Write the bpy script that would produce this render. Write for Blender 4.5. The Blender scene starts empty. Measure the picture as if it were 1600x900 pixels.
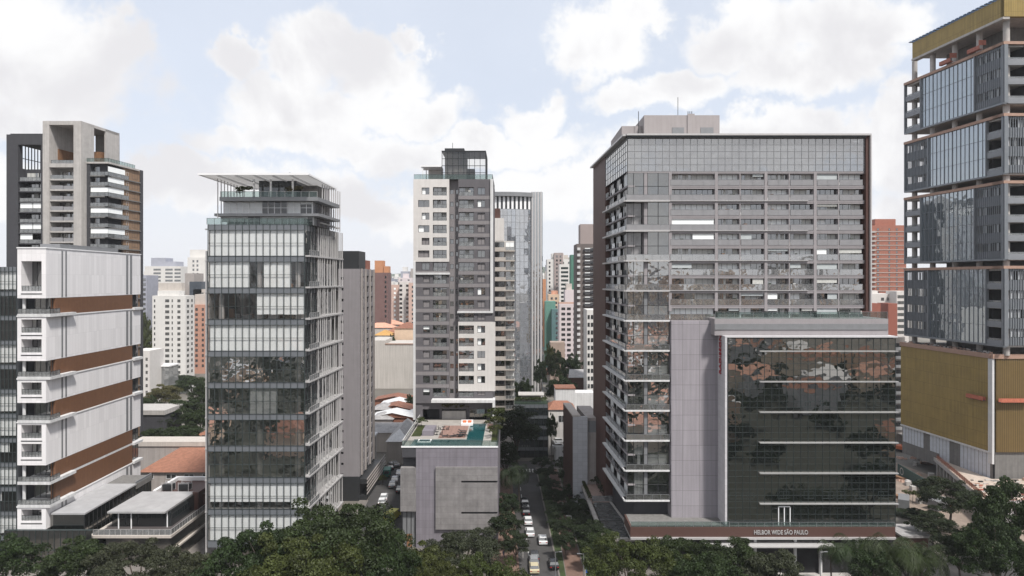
import bpy, math, random
import numpy as np
from mathutils import Matrix, Vector

sc = bpy.context.scene
COL = sc.collection
R = random.Random(7)
FPX, CX, HY, CAMZ = 1067.0, 800.0, 437.0, 55.0

# ------------------------------------------------------------------ camera, sky, sun, exposure
cam = bpy.data.cameras.new('camera')
cam.sensor_width = 36.0
cam.lens = 36.0 * FPX / 1600.0
cam.shift_y = (HY - 450.0) / 1600.0
cam.clip_start = 0.5
cam.clip_end = 20000
cam_ob = bpy.data.objects.new('camera', cam)
cam_ob.location = (0, 0, CAMZ)
cam_ob.rotation_euler = (math.radians(90), 0, 0)
COL.objects.link(cam_ob)
sc.camera = cam_ob

SUN_EL, SUN_AZ = math.radians(56), math.radians(146)      # azimuth clockwise from +Y
SUN_STRENGTH, SUN_ANGLE = 3.3, 6.0
SKY_STRENGTH = 0.078
EXPOSURE = 0.68

def sky_world():
    w = bpy.data.worlds.new('World')
    sc.world = w
    w.use_nodes = True
    nt = w.node_tree
    N = nt.nodes; L = nt.links
    N.clear()
    out = N.new('ShaderNodeOutputWorld')
    bg = N.new('ShaderNodeBackground')
    bg.inputs['Strength'].default_value = SKY_STRENGTH
    L.new(bg.outputs[0], out.inputs[0])
    sky = N.new('ShaderNodeTexSky')
    sky.sky_type = 'NISHITA'
    sky.sun_disc = False
    sky.sun_elevation = SUN_EL
    sky.sun_rotation = SUN_AZ
    sky.altitude = 700
    sky.air_density = 1.0
    sky.dust_density = 2.0
    tc = N.new('ShaderNodeTexCoord')
    vec = tc.outputs['Generated']

    def math_(op, a, b=None, c=None, clamp=False):
        n = N.new('ShaderNodeMath'); n.operation = op; n.use_clamp = clamp
        for i, x in enumerate((a, b, c)):
            if x is None: continue
            if isinstance(x, (int, float)): n.inputs[i].default_value = x
            else: L.new(x, n.inputs[i])
        return n.outputs[0]

    def noise(v, scale, detail, rough, dist=0.0):
        n = N.new('ShaderNodeTexNoise')
        n.inputs['Scale'].default_value = scale
        n.inputs['Detail'].default_value = detail
        n.inputs['Roughness'].default_value = rough
        n.inputs['Distortion'].default_value = dist
        L.new(v, n.inputs['Vector'])
        return n
    # puffy edges: warp the direction with noise first
    nw = noise(vec, 6.0, 9, 0.60)
    sub = N.new('ShaderNodeVectorMath'); sub.operation = 'SUBTRACT'
    L.new(nw.outputs['Color'], sub.inputs[0]); sub.inputs[1].default_value = (0.5, 0.5, 0.5)
    sca = N.new('ShaderNodeVectorMath'); sca.operation = 'SCALE'
    L.new(sub.outputs[0], sca.inputs[0]); sca.inputs['Scale'].default_value = 0.22
    wv = N.new('ShaderNodeVectorMath'); wv.operation = 'ADD'
    L.new(vec, wv.inputs[0]); L.new(sca.outputs[0], wv.inputs[1])
    blobs = [(60, 95, 165, 95), (20, 190, 90, 45), (170, 50, 62, 50), (372, 76, 44, 28), (500, 75, 75, 55), (590, 90, 85, 60), (470, 165, 105, 60),
             (655, 44, 32, 18), (640, 160, 90, 40), (825, 165, 55, 36), (760, 225, 160, 34), (930, 75, 62, 50), (965, 20, 50, 30),
             (1040, 150, 100, 36), (1170, 55, 125, 55), (1320, 45, 95, 58), (1250, 130, 105, 48), (1415, 200, 50, 62),
             (480, 225, 170, 38), (280, 285, 190, 42), (60, 300, 150, 40), (880, 300, 200, 46), (1440, 330, 110, 70), (600, 310, 160, 40), (1200, 240, 260, 40)]
    best = None
    for px, py, rx, ry in blobs:
        u, v = (px - CX) / FPX, (HY - py) / FPX
        d = Vector((u, 1, v)); ln = d.length; d.normalize()
        mp = N.new('ShaderNodeVectorMath'); mp.operation = 'SUBTRACT'
        L.new(wv.outputs[0], mp.inputs[0]); mp.inputs[1].default_value = d
        mu = N.new('ShaderNodeVectorMath'); mu.operation = 'MULTIPLY'
        L.new(mp.outputs[0], mu.inputs[0])
        sx, sz = FPX * ln / rx, FPX * ln / ry
        mu.inputs[1].default_value = (sx, sx * 0.8, sz)
        le = N.new('ShaderNodeVectorMath'); le.operation = 'LENGTH'
        L.new(mu.outputs[0], le.inputs[0])
        val = math_('SUBTRACT', 1.0, le.outputs['Value'])
        best = val if best is None else math_('MAXIMUM', best, val)
    # clouds elsewhere (seen only in the glass): plain broken cumulus
    nb = noise(vec, 2.2, 9, 0.55, 0.2)
    back = math_('SUBTRACT', math_('MULTIPLY', nb.outputs['Fac'], 5.0), 2.5)
    sep = N.new('ShaderNodeSeparateXYZ'); L.new(vec, sep.inputs[0])
    yside = math_('MULTIPLY', math_('SUBTRACT', 0.35, sep.outputs['Y']), 4.0, clamp=True)
    back = math_('SUBTRACT', math_('MULTIPLY', math_('ADD', back, 3.0), yside), 3.0)
    best = math_('MAXIMUM', best, back)
    fine = noise(vec, 16.0, 9, 0.62)
    dens = math_('ADD', best, math_('MULTIPLY', math_('SUBTRACT', fine.outputs['Fac'], 0.5), 1.3))
    mr = N.new('ShaderNodeMapRange'); mr.interpolation_type = 'SMOOTHSTEP'
    L.new(dens, mr.inputs['Value']); mr.inputs['From Min'].default_value = -0.24; mr.inputs['From Max'].default_value = 0.24
    mask = mr.outputs[0]
    # inside of the clouds: soft grey undersides
    ns = noise(vec, 5.0, 7, 0.55, 0.4)
    sh = N.new('ShaderNodeMapRange'); sh.interpolation_type = 'SMOOTHSTEP'
    L.new(math_('ADD', ns.outputs['Fac'], math_('MULTIPLY', dens, -0.12)), sh.inputs['Value'])
    sh.inputs['From Min'].default_value = 0.30; sh.inputs['From Max'].default_value = 0.52
    cc = N.new('ShaderNodeMix'); cc.data_type = 'RGBA'
    L.new(sh.outputs[0], cc.inputs['Factor'])
    cc.inputs['A'].default_value = (6.7, 6.65, 6.85, 1)
    cc.inputs['B'].default_value = (8.1, 8.1, 8.15, 1)
    # pale milky blue between the clouds: the physical sky seen through thin high haze
    pale = N.new('ShaderNodeMix'); pale.data_type = 'RGBA'
    thin = noise(vec, 3.0, 6, 0.6, 0.3)
    L.new(math_('ADD', math_('MULTIPLY', thin.outputs['Fac'], 0.25), 0.66), pale.inputs['Factor'])
    L.new(sky.outputs[0], pale.inputs['A'])
    pale.inputs['B'].default_value = (6.9, 7.35, 8.2, 1)
    # everything melts to white near the horizon
    hz = N.new('ShaderNodeMapRange'); hz.interpolation_type = 'SMOOTHSTEP'
    L.new(sep.outputs['Z'], hz.inputs['Value'])
    hz.inputs['From Min'].default_value = 0.0; hz.inputs['From Max'].default_value = 0.24
    hz.inputs['To Min'].default_value = 0.8; hz.inputs['To Max'].default_value = 0.0
    p2 = N.new('ShaderNodeMix'); p2.data_type = 'RGBA'
    L.new(hz.outputs[0], p2.inputs['Factor']); L.new(pale.outputs['Result'], p2.inputs['A'])
    p2.inputs['B'].default_value = (7.3, 7.35, 7.65, 1)
    mx = N.new('ShaderNodeMix'); mx.data_type = 'RGBA'
    L.new(mask, mx.inputs['Factor']); L.new(p2.outputs['Result'], mx.inputs['A']); L.new(cc.outputs['Result'], mx.inputs['B'])
    L.new(mx.outputs['Result'], bg.inputs['Color'])

sky_world()
sl = bpy.data.lights.new('sun', 'SUN')
sl.energy = SUN_STRENGTH
sl.angle = math.radians(SUN_ANGLE)
sl.color = (1.0, 0.96, 0.9)
so = bpy.data.objects.new('sun', sl)
so.location = (0, 0, 300)
_d = Vector((math.sin(SUN_AZ) * math.cos(SUN_EL), math.cos(SUN_AZ) * math.cos(SUN_EL), math.sin(SUN_EL)))
so.rotation_euler = _d.to_track_quat('Z', 'Y').to_euler()
COL.objects.link(so)
vs = sc.view_settings
sc.display_settings.display_device = 'sRGB'
vs.view_transform = 'Standard'; vs.look = 'None'; vs.exposure = EXPOSURE; vs.gamma = 1.0; vs.use_curve_mapping = False
sc.cycles.transparent_max_bounces = 16
sc.cycles.volume_bounces = 0
sc.cycles.max_bounces = 6

# ------------------------------------------------------------------ pixel to place
def PX(px, Y): return (px - CX) * Y / FPX
def PZ(py, Y): return CAMZ + (HY - py) * Y / FPX
def P(px, py, Y): return (PX(px, Y), Y, PZ(py, Y))
def G(px, py, z=0.0):
    Y = (CAMZ - z) * FPX / (py - HY)
    return (PX(px, Y), Y, z)

# ------------------------------------------------------------------ materials
def lin(c): return tuple((x / 255.0) ** 2.2 for x in c)
MATS = {}
def mat(name, col=(0.5, 0.5, 0.5), rough=0.75, var=0.12, scale=0.6, metal=0.0, spec=0.4, bump=0.0, joints=None,
        streak=0.0, kind=None, jcol=None, alpha=None, leafy=False, seams=None):
    """one procedural surface: base colour, blotches, vertical weathering, panel joints"""
    if name in MATS: return MATS[name]
    m = bpy.data.materials.new(name); MATS[name] = m
    m.use_nodes = True
    nt = m.node_tree; N = nt.nodes; L = nt.links
    N.clear()
    out = N.new('ShaderNodeOutputMaterial')
    b = N.new('ShaderNodeBsdfPrincipled')
    b.inputs['Roughness'].default_value = rough
    b.inputs['Metallic'].default_value = metal
    b.inputs['Specular IOR Level'].default_value = spec
    L.new(b.outputs[0], out.inputs[0])
    tc = N.new('ShaderNodeTexCoord')
    n1 = N.new('ShaderNodeTexNoise'); n1.inputs['Scale'].default_value = scale; n1.inputs['Detail'].default_value = 6
    n1.inputs['Roughness'].default_value = 0.65
    L.new(tc.outputs['Object'], n1.inputs['Vector'])
    cr = N.new('ShaderNodeMapRange')
    cr.inputs['From Min'].default_value = 0.3; cr.inputs['From Max'].default_value = 0.7
    cr.inputs['To Min'].default_value = 1 - var; cr.inputs['To Max'].default_value = 1 + var
    L.new(n1.outputs['Fac'], cr.inputs['Value'])
    fac = cr.outputs[0]
    if streak:
        mp = N.new('ShaderNodeMapping'); mp.inputs['Scale'].default_value = (2.2, 2.2, 0.07)
        L.new(tc.outputs['Object'], mp.inputs['Vector'])
        n2 = N.new('ShaderNodeTexNoise'); n2.inputs['Scale'].default_value = 1.0; n2.inputs['Detail'].default_value = 5
        L.new(mp.outputs[0], n2.inputs['Vector'])
        c2 = N.new('ShaderNodeMapRange'); c2.inputs['From Min'].default_value = 0.35; c2.inputs['From Max'].default_value = 0.65
        c2.inputs['To Min'].default_value = 1 - streak; c2.inputs['To Max'].default_value = 1.0
        L.new(n2.outputs['Fac'], c2.inputs['Value'])
        mm = N.new('ShaderNodeMath'); mm.operation = 'MULTIPLY'
        L.new(fac, mm.inputs[0]); L.new(c2.outputs[0], mm.inputs[1]); fac = mm.outputs[0]
    rgb = N.new('ShaderNodeVectorMath'); rgb.operation = 'SCALE'
    rgb.inputs[0].default_value = col[:3]
    L.new(fac, rgb.inputs['Scale'])
    colout = rgb.outputs[0]
    if joints:
        w, h, off, size = joints
        sp = N.new('ShaderNodeSeparateXYZ'); L.new(tc.outputs['Object'], sp.inputs[0])
        ad = N.new('ShaderNodeMath'); L.new(sp.outputs['X'], ad.inputs[0])
        if seams == 'flat':
            ad.inputs[1].default_value = 0
        else:
            L.new(sp.outputs['Y'], ad.inputs[1])
        cb = N.new('ShaderNodeCombineXYZ'); L.new(ad.outputs[0], cb.inputs[0]); L.new(sp.outputs['Y' if seams == 'flat' else 'Z'], cb.inputs[1])
        br = N.new('ShaderNodeTexBrick'); br.offset = off; br.squash = 1.0
        br.inputs['Scale'].default_value = 1.0
        br.inputs['Brick Width'].default_value = w; br.inputs['Row Height'].default_value = h
        br.inputs['Mortar Size'].default_value = size; br.inputs['Mortar Smooth'].default_value = 0.1
        br.inputs['Color1'].default_value = (0.93, 0.93, 0.93, 1); br.inputs['Color2'].default_value = (1.05, 1.05, 1.05, 1)
        j = jcol if jcol is not None else 0.6
        br.inputs['Mortar'].default_value = (j, j, j, 1)
        L.new(cb.outputs[0], br.inputs['Vector'])
        vm = N.new('ShaderNodeVectorMath'); vm.operation = 'MULTIPLY'
        L.new(colout, vm.inputs[0]); L.new(br.outputs['Color'], vm.inputs[1]); colout = vm.outputs[0]
    if leafy:
        oi = N.new('ShaderNodeObjectInfo')
        hs = N.new('ShaderNodeHueSaturation')
        mh = N.new('ShaderNodeMapRange'); mh.inputs['To Min'].default_value = 0.485; mh.inputs['To Max'].default_value = 0.515
        L.new(oi.outputs['Random'], mh.inputs['Value']); L.new(mh.outputs[0], hs.inputs['Hue'])
        L.new(colout, hs.inputs['Color']); colout = hs.outputs[0]
    L.new(colout, b.inputs['Base Color'])
    if bump:
        bp = N.new('ShaderNodeBump'); bp.inputs['Strength'].default_value = bump; bp.inputs['Distance'].default_value = 0.05
        nb = N.new('ShaderNodeTexNoise'); nb.inputs['Scale'].default_value = 6.0; nb.inputs['Detail'].default_value = 4
        L.new(tc.outputs['Object'], nb.inputs['Vector']); L.new(nb.outputs['Fac'], bp.inputs['Height'])
        L.new(bp.outputs[0], b.inputs['Normal'])
    if leafy:
        tr = N.new('ShaderNodeBsdfTranslucent'); L.new(colout, tr.inputs['Color'])
        mxs = N.new('ShaderNodeMixShader'); mxs.inputs[0].default_value = 0.25
        L.new(b.outputs[0], mxs.inputs[1]); L.new(tr.outputs[0], mxs.inputs[2]); L.new(mxs.outputs[0], out.inputs[0])
    return m

def glassmat(name, base, ior=2.2, tint=(1, 1, 1), rough=0.015, wav=0.02, see=0.0, vary=0.3, wscale=0.35):
    """coated glass: strong mirror reflection over a dark (or see-through) body, slightly wavy"""
    if name in MATS: return MATS[name]
    m = bpy.data.materials.new(name); MATS[name] = m
    m.use_nodes = True
    nt = m.node_tree; N = nt.nodes; L = nt.links
    N.clear()
    out = N.new('ShaderNodeOutputMaterial')
    tc = N.new('ShaderNodeTexCoord')
    nb = N.new('ShaderNodeTexNoise'); nb.inputs['Scale'].default_value = wscale; nb.inputs['Detail'].default_value = 2
    L.new(tc.outputs['Object'], nb.inputs['Vector'])
    bp = N.new('ShaderNodeBump'); bp.inputs['Strength'].default_value = 1.0; bp.inputs['Distance'].default_value = wav
    L.new(nb.outputs['Fac'], bp.inputs['Height'])
    gl = N.new('ShaderNodeBsdfGlossy'); gl.inputs['Roughness'].default_value = rough
    gl.inputs['Color'].default_value = (*tint, 1)
    L.new(bp.outputs[0], gl.inputs['Normal'])
    df = N.new('ShaderNodeBsdfDiffuse')
    n2 = N.new('ShaderNodeTexNoise'); n2.inputs['Scale'].default_value = 0.8; n2.inputs['Detail'].default_value = 3
    L.new(tc.outputs['Object'], n2.inputs['Vector'])
    mr = N.new('ShaderNodeMapRange'); mr.inputs['From Min'].default_value = 0.3; mr.inputs['From Max'].default_value = 0.7
    mr.inputs['To Min'].default_value = 1 - vary; mr.inputs['To Max'].default_value = 1 + vary
    L.new(n2.outputs['Fac'], mr.inputs['Value'])
    sc_ = N.new('ShaderNodeVectorMath'); sc_.operation = 'SCALE'; sc_.inputs[0].default_value = base
    L.new(mr.outputs[0], sc_.inputs['Scale']); L.new(sc_.outputs[0], df.inputs['Color'])
    body = df.outputs[0]
    if see > 0:
        tp = N.new('ShaderNodeBsdfTransparent'); tp.inputs['Color'].default_value = (0.90 * tint[0], 0.90 * tint[1], 0.90 * tint[2], 1)
        ms = N.new('ShaderNodeMixShader'); ms.inputs[0].default_value = see
        L.new(df.outputs[0], ms.inputs[1]); L.new(tp.outputs[0], ms.inputs[2]); body = ms.outputs[0]
    fr = N.new('ShaderNodeFresnel'); fr.inputs['IOR'].default_value = ior
    # real panes are read from either face: use the front-face Fresnel on both
    lw = N.new('ShaderNodeLayerWeight'); lw.inputs['Blend'].default_value = 0.5
    f0 = ((ior - 1) / (ior + 1)) ** 2
    pw = N.new('ShaderNodeMath'); pw.operation = 'POWER'; L.new(lw.outputs['Facing'], pw.inputs[0]); pw.inputs[1].default_value = 5
    ma = N.new('ShaderNodeMath'); ma.operation = 'MULTIPLY_ADD'; L.new(pw.outputs[0], ma.inputs[0])
    ma.inputs[1].default_value = 1 - f0; ma.inputs[2].default_value = f0
    N.remove(fr)
    mx = N.new('ShaderNodeMixShader'); L.new(ma.outputs[0], mx.inputs[0]); L.new(body, mx.inputs[1]); L.new(gl.outputs[0], mx.inputs[2])
    L.new(mx.outputs[0], out.inputs[0])
    return m

# ------------------------------------------------------------------ mesh collecting
class MB:
    def __init__(s): s.v = []; s.f = []; s.m = []
    def quad(s, a, b, c, d, m=0):
        i = len(s.v); s.v += [a, b, c, d]; s.f.append((i, i + 1, i + 2, i + 3)); s.m.append(m)
    def tri(s, a, b, c, m=0):
        i = len(s.v); s.v += [a, b, c]; s.f.append((i, i + 1, i + 2)); s.m.append(m)
    def hexa(s, p, m=0):           # p: 8 corners, bottom 0-3 then top 4-7
        i = len(s.v); s.v += list(p)
        for q in ((0, 3, 2, 1), (4, 5, 6, 7), (0, 1, 5, 4), (1, 2, 6, 5), (2, 3, 7, 6), (3, 0, 4, 7)):
            s.f.append(tuple(i + k for k in q)); s.m.append(m)
    def box(s, x0, x1, y0, y1, z0, z1, m=0):
        s.hexa([(x0, y0, z0), (x1, y0, z0), (x1, y1, z0), (x0, y1, z0), (x0, y0, z1), (x1, y0, z1), (x1, y1, z1), (x0, y1, z1)], m)
    def fbox(s, F, u0, u1, n0, n1, z0, z1, m=0):   # box on a facade frame
        s.hexa([F(u0, n0, z0), F(u1, n0, z0), F(u1, n1, z0), F(u0, n1, z0), F(u0, n0, z1), F(u1, n0, z1), F(u1, n1, z1), F(u0, n1, z1)], m)
    def tube(s, p, q, r0, r1=None, n=8, m=0, cap=True):
        r1 = r0 if r1 is None else r1
        p = Vector(p); q = Vector(q); d = (q - p)
        if d.length < 1e-6: return
        d.normalize(); a = d.orthogonal().normalized(); b = d.cross(a)
        i = len(s.v)
        for c, r in ((p, r0), (q, r1)):
            for k in range(n):
                t = 2 * math.pi * k / n
                s.v.append(tuple(c + a * math.cos(t) * r + b * math.sin(t) * r))
        for k in range(n):
            s.f.append((i + k, i + (k + 1) % n, i + n + (k + 1) % n, i + n + k)); s.m.append(m)
        if cap:
            s.f.append(tuple(i + n + k for k in range(n))); s.m.append(m)
            s.f.append(tuple(i + k for k in reversed(range(n)))); s.m.append(m)
    def mesh(s, name, mats):
        me = bpy.data.meshes.new(name)
        me.from_pydata([tuple(x) for x in s.v], [], s.f)
        mats = mats if isinstance(mats, (list, tuple)) else [mats]
        for mm in mats: me.materials.append(mm)
        me.polygons.foreach_set('material_index', s.m)
        me.update()
        return me
    def build(s, name, mats, parent=None, loc=None, smooth=False):
        if not s.f: return None
        me = s.mesh(name, mats)
        if smooth: me.polygons.foreach_set('use_smooth', [True] * len(me.polygons))
        return link(name, me, parent, loc)

def link(name, me, parent=None, loc=None, rz=0.0, scale=None):
    o = bpy.data.objects.new(name, me)
    COL.objects.link(o)
    if parent is not None: o.parent = parent
    if loc is not None: o.location = loc
    if rz: o.rotation_euler = (0, 0, rz)
    if scale is not None: o.scale = scale if hasattr(scale, '__len__') else (scale,) * 3
    return o
def tag(o, label=None, cat=None, group=None, kind=None):
    if label: o['label'] = label
    if cat: o['category'] = cat
    if group: o['group'] = group
    if kind: o['kind'] = kind
    return o
def thing(name, label, cat, loc=(0, 0, 0), rz=0.0, group=None):
    return tag(link(name, None, None, loc, rz), label, cat, group)
def kids(o): return [c for c in bpy.data.objects if c.parent == o]
def copy_thing(o, loc, rz=None, label=None, group=None, scale=None, cache={}):
    c = o.copy(); COL.objects.link(c); c.location = loc
    if rz is not None: c.rotation_euler = (0, 0, rz)
    if scale is not None: c.scale = (scale,) * 3 if not hasattr(scale, '__len__') else scale
    if label: c['label'] = label
    if group: c['group'] = group
    if o.name not in cache: cache[o.name] = [(k, kids(k)) for k in kids(o)]
    for ch, gs in cache[o.name]:
        d = ch.copy(); COL.objects.link(d); d.parent = c
        for g in gs:
            e = g.copy(); COL.objects.link(e); e.parent = d
    return c

# ------------------------------------------------------------------ palette
glass_dark = glassmat('dark_glass', (0.018, 0.022, 0.024), ior=1.9)
glass_win = glassmat('window_glass', (0.03, 0.033, 0.034), ior=3.0, wav=0.01)
glass_sky = glassmat('mirror_glass', (0.08, 0.10, 0.115), ior=4.4, tint=(0.92, 0.97, 1.0), wav=0.03)
glass_teal = glassmat('teal_dark_glass', (0.007, 0.009, 0.009), ior=3.0, tint=(0.98, 0.95, 0.90), wav=0.04, wscale=0.25)
glass_see = glassmat('clear_glass', (0.05, 0.06, 0.06), ior=1.75, see=0.92, wav=0.03, wscale=0.5)
glass_half = glassmat('half_mirror_glass', (0.03, 0.035, 0.035), ior=4.2, see=0.6, wav=0.05, wscale=0.4)
glass_rail = glassmat('rail_glass', (0.22, 0.23, 0.235), ior=1.8, see=0.45, wav=0.0)
glass_railg = glassmat('green_rail_glass', (0.10, 0.13, 0.13), ior=1.35, see=0.8, tint=(0.93, 1, 0.98), wav=0.0)
rail_mirror = glassmat('reflective_rail_glass', (0.12, 0.12, 0.12), ior=3.8, see=0.3, wav=0.03, wscale=.4)
frost = glassmat('frosted_grey_glass', (0.25, 0.245, 0.255), ior=1.7, see=0.12, rough=0.12, wav=0.0, vary=0.08)
blindm = mat('white_blind_fabric', (0.82, 0.84, 0.84), 0.8, 0.05, 0.9)
blind_b = mat('grey_blind_fabric', (0.42, 0.45, 0.46), 0.8, 0.08, 0.9)
curtain = mat('pale_curtain', (0.5, 0.5, 0.48), 0.9, 0.15, 3.0)
white = mat('white_paint', (0.60, 0.60, 0.605), 0.6, 0.08, 0.5, streak=0.16)
white_clean = mat('clean_white_metal', (0.74, 0.74, 0.75), 0.45, 0.03, 0.5)
white_panel = mat('white_ribbed_cladding', (0.73, 0.715, 0.725), 0.6, 0.015, 0.5, streak=0.0, joints=(0.9, 4.0, 0.0, 0.018), jcol=0.78)
brown_slat = mat('brown_slatted_cladding', (0.17, 0.078, 0.038), 0.6, 0.10, 1.2, joints=(0.28, 60.0, 0.0, 0.05), jcol=0.45)
brown_wall = mat('dark_brown_cladding', (0.075, 0.035, 0.028), 0.6, 0.12, 0.8, joints=(0.6, 3.0, 0.0, 0.02), jcol=0.7)
conc = mat('light_concrete', (0.42, 0.40, 0.385), 0.85, 0.10, 0.8, streak=0.18, bump=0.2)
conc_d = mat('dark_concrete', (0.17, 0.165, 0.16), 0.85, 0.14, 0.8, streak=0.2, bump=0.2)
conc_board = mat('board_marked_concrete', (0.20, 0.19, 0.19), 0.85, 0.22, 0.5, streak=0.12, bump=0.3, joints=(5.0, 1.25, 0.5, 0.03), jcol=0.72)
lilac = mat('lilac_grey_tile', (0.195, 0.18, 0.205), 0.7, 0.08, 0.35, streak=0.16, joints=(1.4, 1.4, 0.0, 0.03), jcol=0.78)
lilac_l = mat('pale_lilac_panel', (0.30, 0.28, 0.305), 0.7, 0.04, 0.4, joints=(3.2, 2.9, 0.0, 0.04), jcol=0.62, streak=0.16)
pinkgrey = mat('pinkish_grey_render', (0.28, 0.26, 0.27), 0.8, 0.06, 0.8, streak=0.06)
metal_d = mat('dark_metal', (0.035, 0.037, 0.04), 0.45, 0.1, 1.0, metal=0.3)
metal_t = mat('teal_dark_metal', (0.04, 0.052, 0.053), 0.45, 0.1, 1.0, metal=0.2)
metal_g = mat('grey_metal', (0.20, 0.205, 0.215), 0.45, 0.08, 1.0, metal=0.2)
metal_l = mat('light_metal', (0.45, 0.44, 0.44), 0.45, 0.06, 1.0, metal=0.2)
spandrel = mat('grey_spandrel_panel', (0.13, 0.14, 0.155), 0.3, 0.08, 0.9, spec=0.6)
dark_render = mat('charcoal_render', (0.05, 0.05, 0.057), 0.8, 0.10, 0.8, streak=0.1)
grey_render = mat('warm_grey_render', (0.155, 0.14, 0.15), 0.85, 0.06, 0.7, streak=0.08)
grey_render2 = mat('mid_grey_render', (0.215, 0.20, 0.205), 0.85, 0.06, 0.7, streak=0.08)
purple_grey = mat('purple_grey_render', (0.11, 0.104, 0.113), 0.85, 0.06, 0.7, streak=0.08)
cream = mat('cream_render', (0.58, 0.555, 0.535), 0.8, 0.05, 0.6, streak=0.08)
beige = mat('beige_render', (0.46, 0.42, 0.385), 0.85, 0.07, 0.6, streak=0.12)
beige_d = mat('dark_beige_render', (0.33, 0.30, 0.285), 0.85, 0.08, 0.6, streak=0.15)
wood = mat('warm_wood', (0.22, 0.115, 0.06), 0.6, 0.2, 1.5, joints=(0.25, 50.0, 0.0, 0.03), jcol=0.6)
gold = mat('golden_slatted_cladding', (0.30, 0.215, 0.07), 0.5, 0.12, 0.25, metal=0.2, streak=0.12, joints=(0.45, 3.2, 0.0, 0.05), jcol=0.68)
terra = mat('terracotta_edge', (0.34, 0.22, 0.17), 0.75, 0.08, 1.0)
orange_tile = mat('orange_clay_roof_tiles', (0.25, 0.115, 0.075), 0.85, 0.25, 1.2, bump=0.4)
brown_tile = mat('brown_clay_roof_tiles', (0.20, 0.09, 0.06), 0.85, 0.3, 1.0, bump=0.4)
pink_tile = mat('faded_clay_roof_tiles', (0.52, 0.28, 0.20), 0.85, 0.2, 1.0)
metal_roof = mat('weathered_sheet_roof', (0.30, 0.29, 0.29), 0.6, 0.25, 0.5, streak=0.2)
brick = mat('red_brick', (0.29, 0.115, 0.08), 0.85, 0.12, 0.8)
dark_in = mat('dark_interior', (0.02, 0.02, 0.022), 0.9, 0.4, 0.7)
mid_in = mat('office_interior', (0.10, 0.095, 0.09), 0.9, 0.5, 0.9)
asphalt = mat('asphalt', (0.052, 0.05, 0.05), 0.9, 0.22, 0.35, bump=0.2)
pave = mat('paving', (0.16, 0.145, 0.135), 0.9, 0.15, 0.6, joints=(1.0, 1.0, 0.0, 0.03), jcol=0.7, seams='flat')
kerbm = mat('kerb_stone', (0.28, 0.27, 0.26), 0.9, 0.1, 1.0)
paint = mat('road_paint', (0.6, 0.6, 0.58), 0.8, 0.25, 3.0)
red_pave = mat('red_brick_paving', (0.15, 0.095, 0.075), 0.9, 0.2, 1.0)
soil = mat('dry_soil', (0.22, 0.175, 0.145), 0.95, 0.25, 0.3)
grassm = mat('lawn', (0.032, 0.048, 0.016), 0.95, 0.35, 0.4)
bark = mat('bark', (0.075, 0.06, 0.05), 0.95, 0.3, 2.0)
leaf_a = mat('deep_green_leaves', (0.024, 0.039, 0.011), 0.6, 0.55, 0.3, spec=0.3, leafy=True)
leaf_b = mat('fresh_green_leaves', (0.046, 0.058, 0.014), 0.6, 0.5, 0.3, spec=0.3, leafy=True)
leaf_c = mat('grey_green_leaves', (0.038, 0.044, 0.023), 0.6, 0.5, 0.3, spec=0.3, leafy=True)
leaf_d = mat('dark_green_leaves', (0.020, 0.032, 0.012), 0.6, 0.35, 0.5, spec=0.3, leafy=True)  # darkest of the leaf greens
leaf_y = mat('olive_leaves', (0.085, 0.08, 0.03), 0.6, 0.3, 0.5, spec=0.3, leafy=True)
# ------------------------------------------------------------------ building helper
WIN_CACHE = {}
def win_mesh(w, h, style):
    """a window with frame, panes, mullions; x centred, z from 0, outward -y"""
    key = (round(w, 2), round(h, 2), style)
    if key in WIN_CACHE: return WIN_CACHE[key]
    b = MB(); w2 = w / 2; t = 0.07
    st, fr = style.split(':') if ':' in style else (style, 'd')
    frm = {'d': metal_d, 'l': metal_l, 'w': white_clean, 't': metal_t, 'g': metal_g}[fr]
    b.box(-w2, w2, 0.0, 0.08, 0, t); b.box(-w2, w2, 0.0, 0.08, h - t, h)
    b.box(-w2, -w2 + t, 0.0, 0.08, t, h - t); b.box(w2 - t, w2, 0.0, 0.08, t, h - t)
    n = max(1, int(round(w / 1.1)))
    for i in range(1, n):
        x = -w2 + w * i / n
        b.box(x - t / 2, x + t / 2, 0.0, 0.07, t, h - t)
    b.quad((-w2, .05, 0), (w2, .05, 0), (w2, .05, h), (-w2, .05, h), 1)
    if st == 'blind':      # blind drawn over part of it, seen just in front of the dark pane plane
        b.box(-w2 + t, w2 - t, 0.035, 0.045, h * 0.08, h - t, 2)
    elif st == 'half':
        k = 0 if n == 1 else 1
        b.box(-w2 + t, (-w2 + w * .5) if n > 1 else w2 - t, 0.035, 0.045, h * (0.5 if n == 1 else 0.06), h - t, 2)
    elif st == 'side':
        b.box(w2 - w * .42, w2 - t, 0.035, 0.045, h * 0.06, h - t, 3)
    elif st == 'shut':
        b.box(-w2 + t, w2 - t, 0.02, 0.045, t, h - t, 4)
    elif st == 'curt':
        x = -w2 + t
        rr = random.Random(int(w * 100 + h * 37))
        while x < w2 - t:
            x1 = min(w2 - t, x + 0.35 + rr.random() * .5)
            if rr.random() < .55: b.box(x, x1, 0.035, 0.045, t, h - t, 3)
            x = x1
    me = b.mesh('window', [frm, glass_win, blindm, curtain, grey_render2])
    WIN_CACHE[key] = me
    return me

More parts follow.
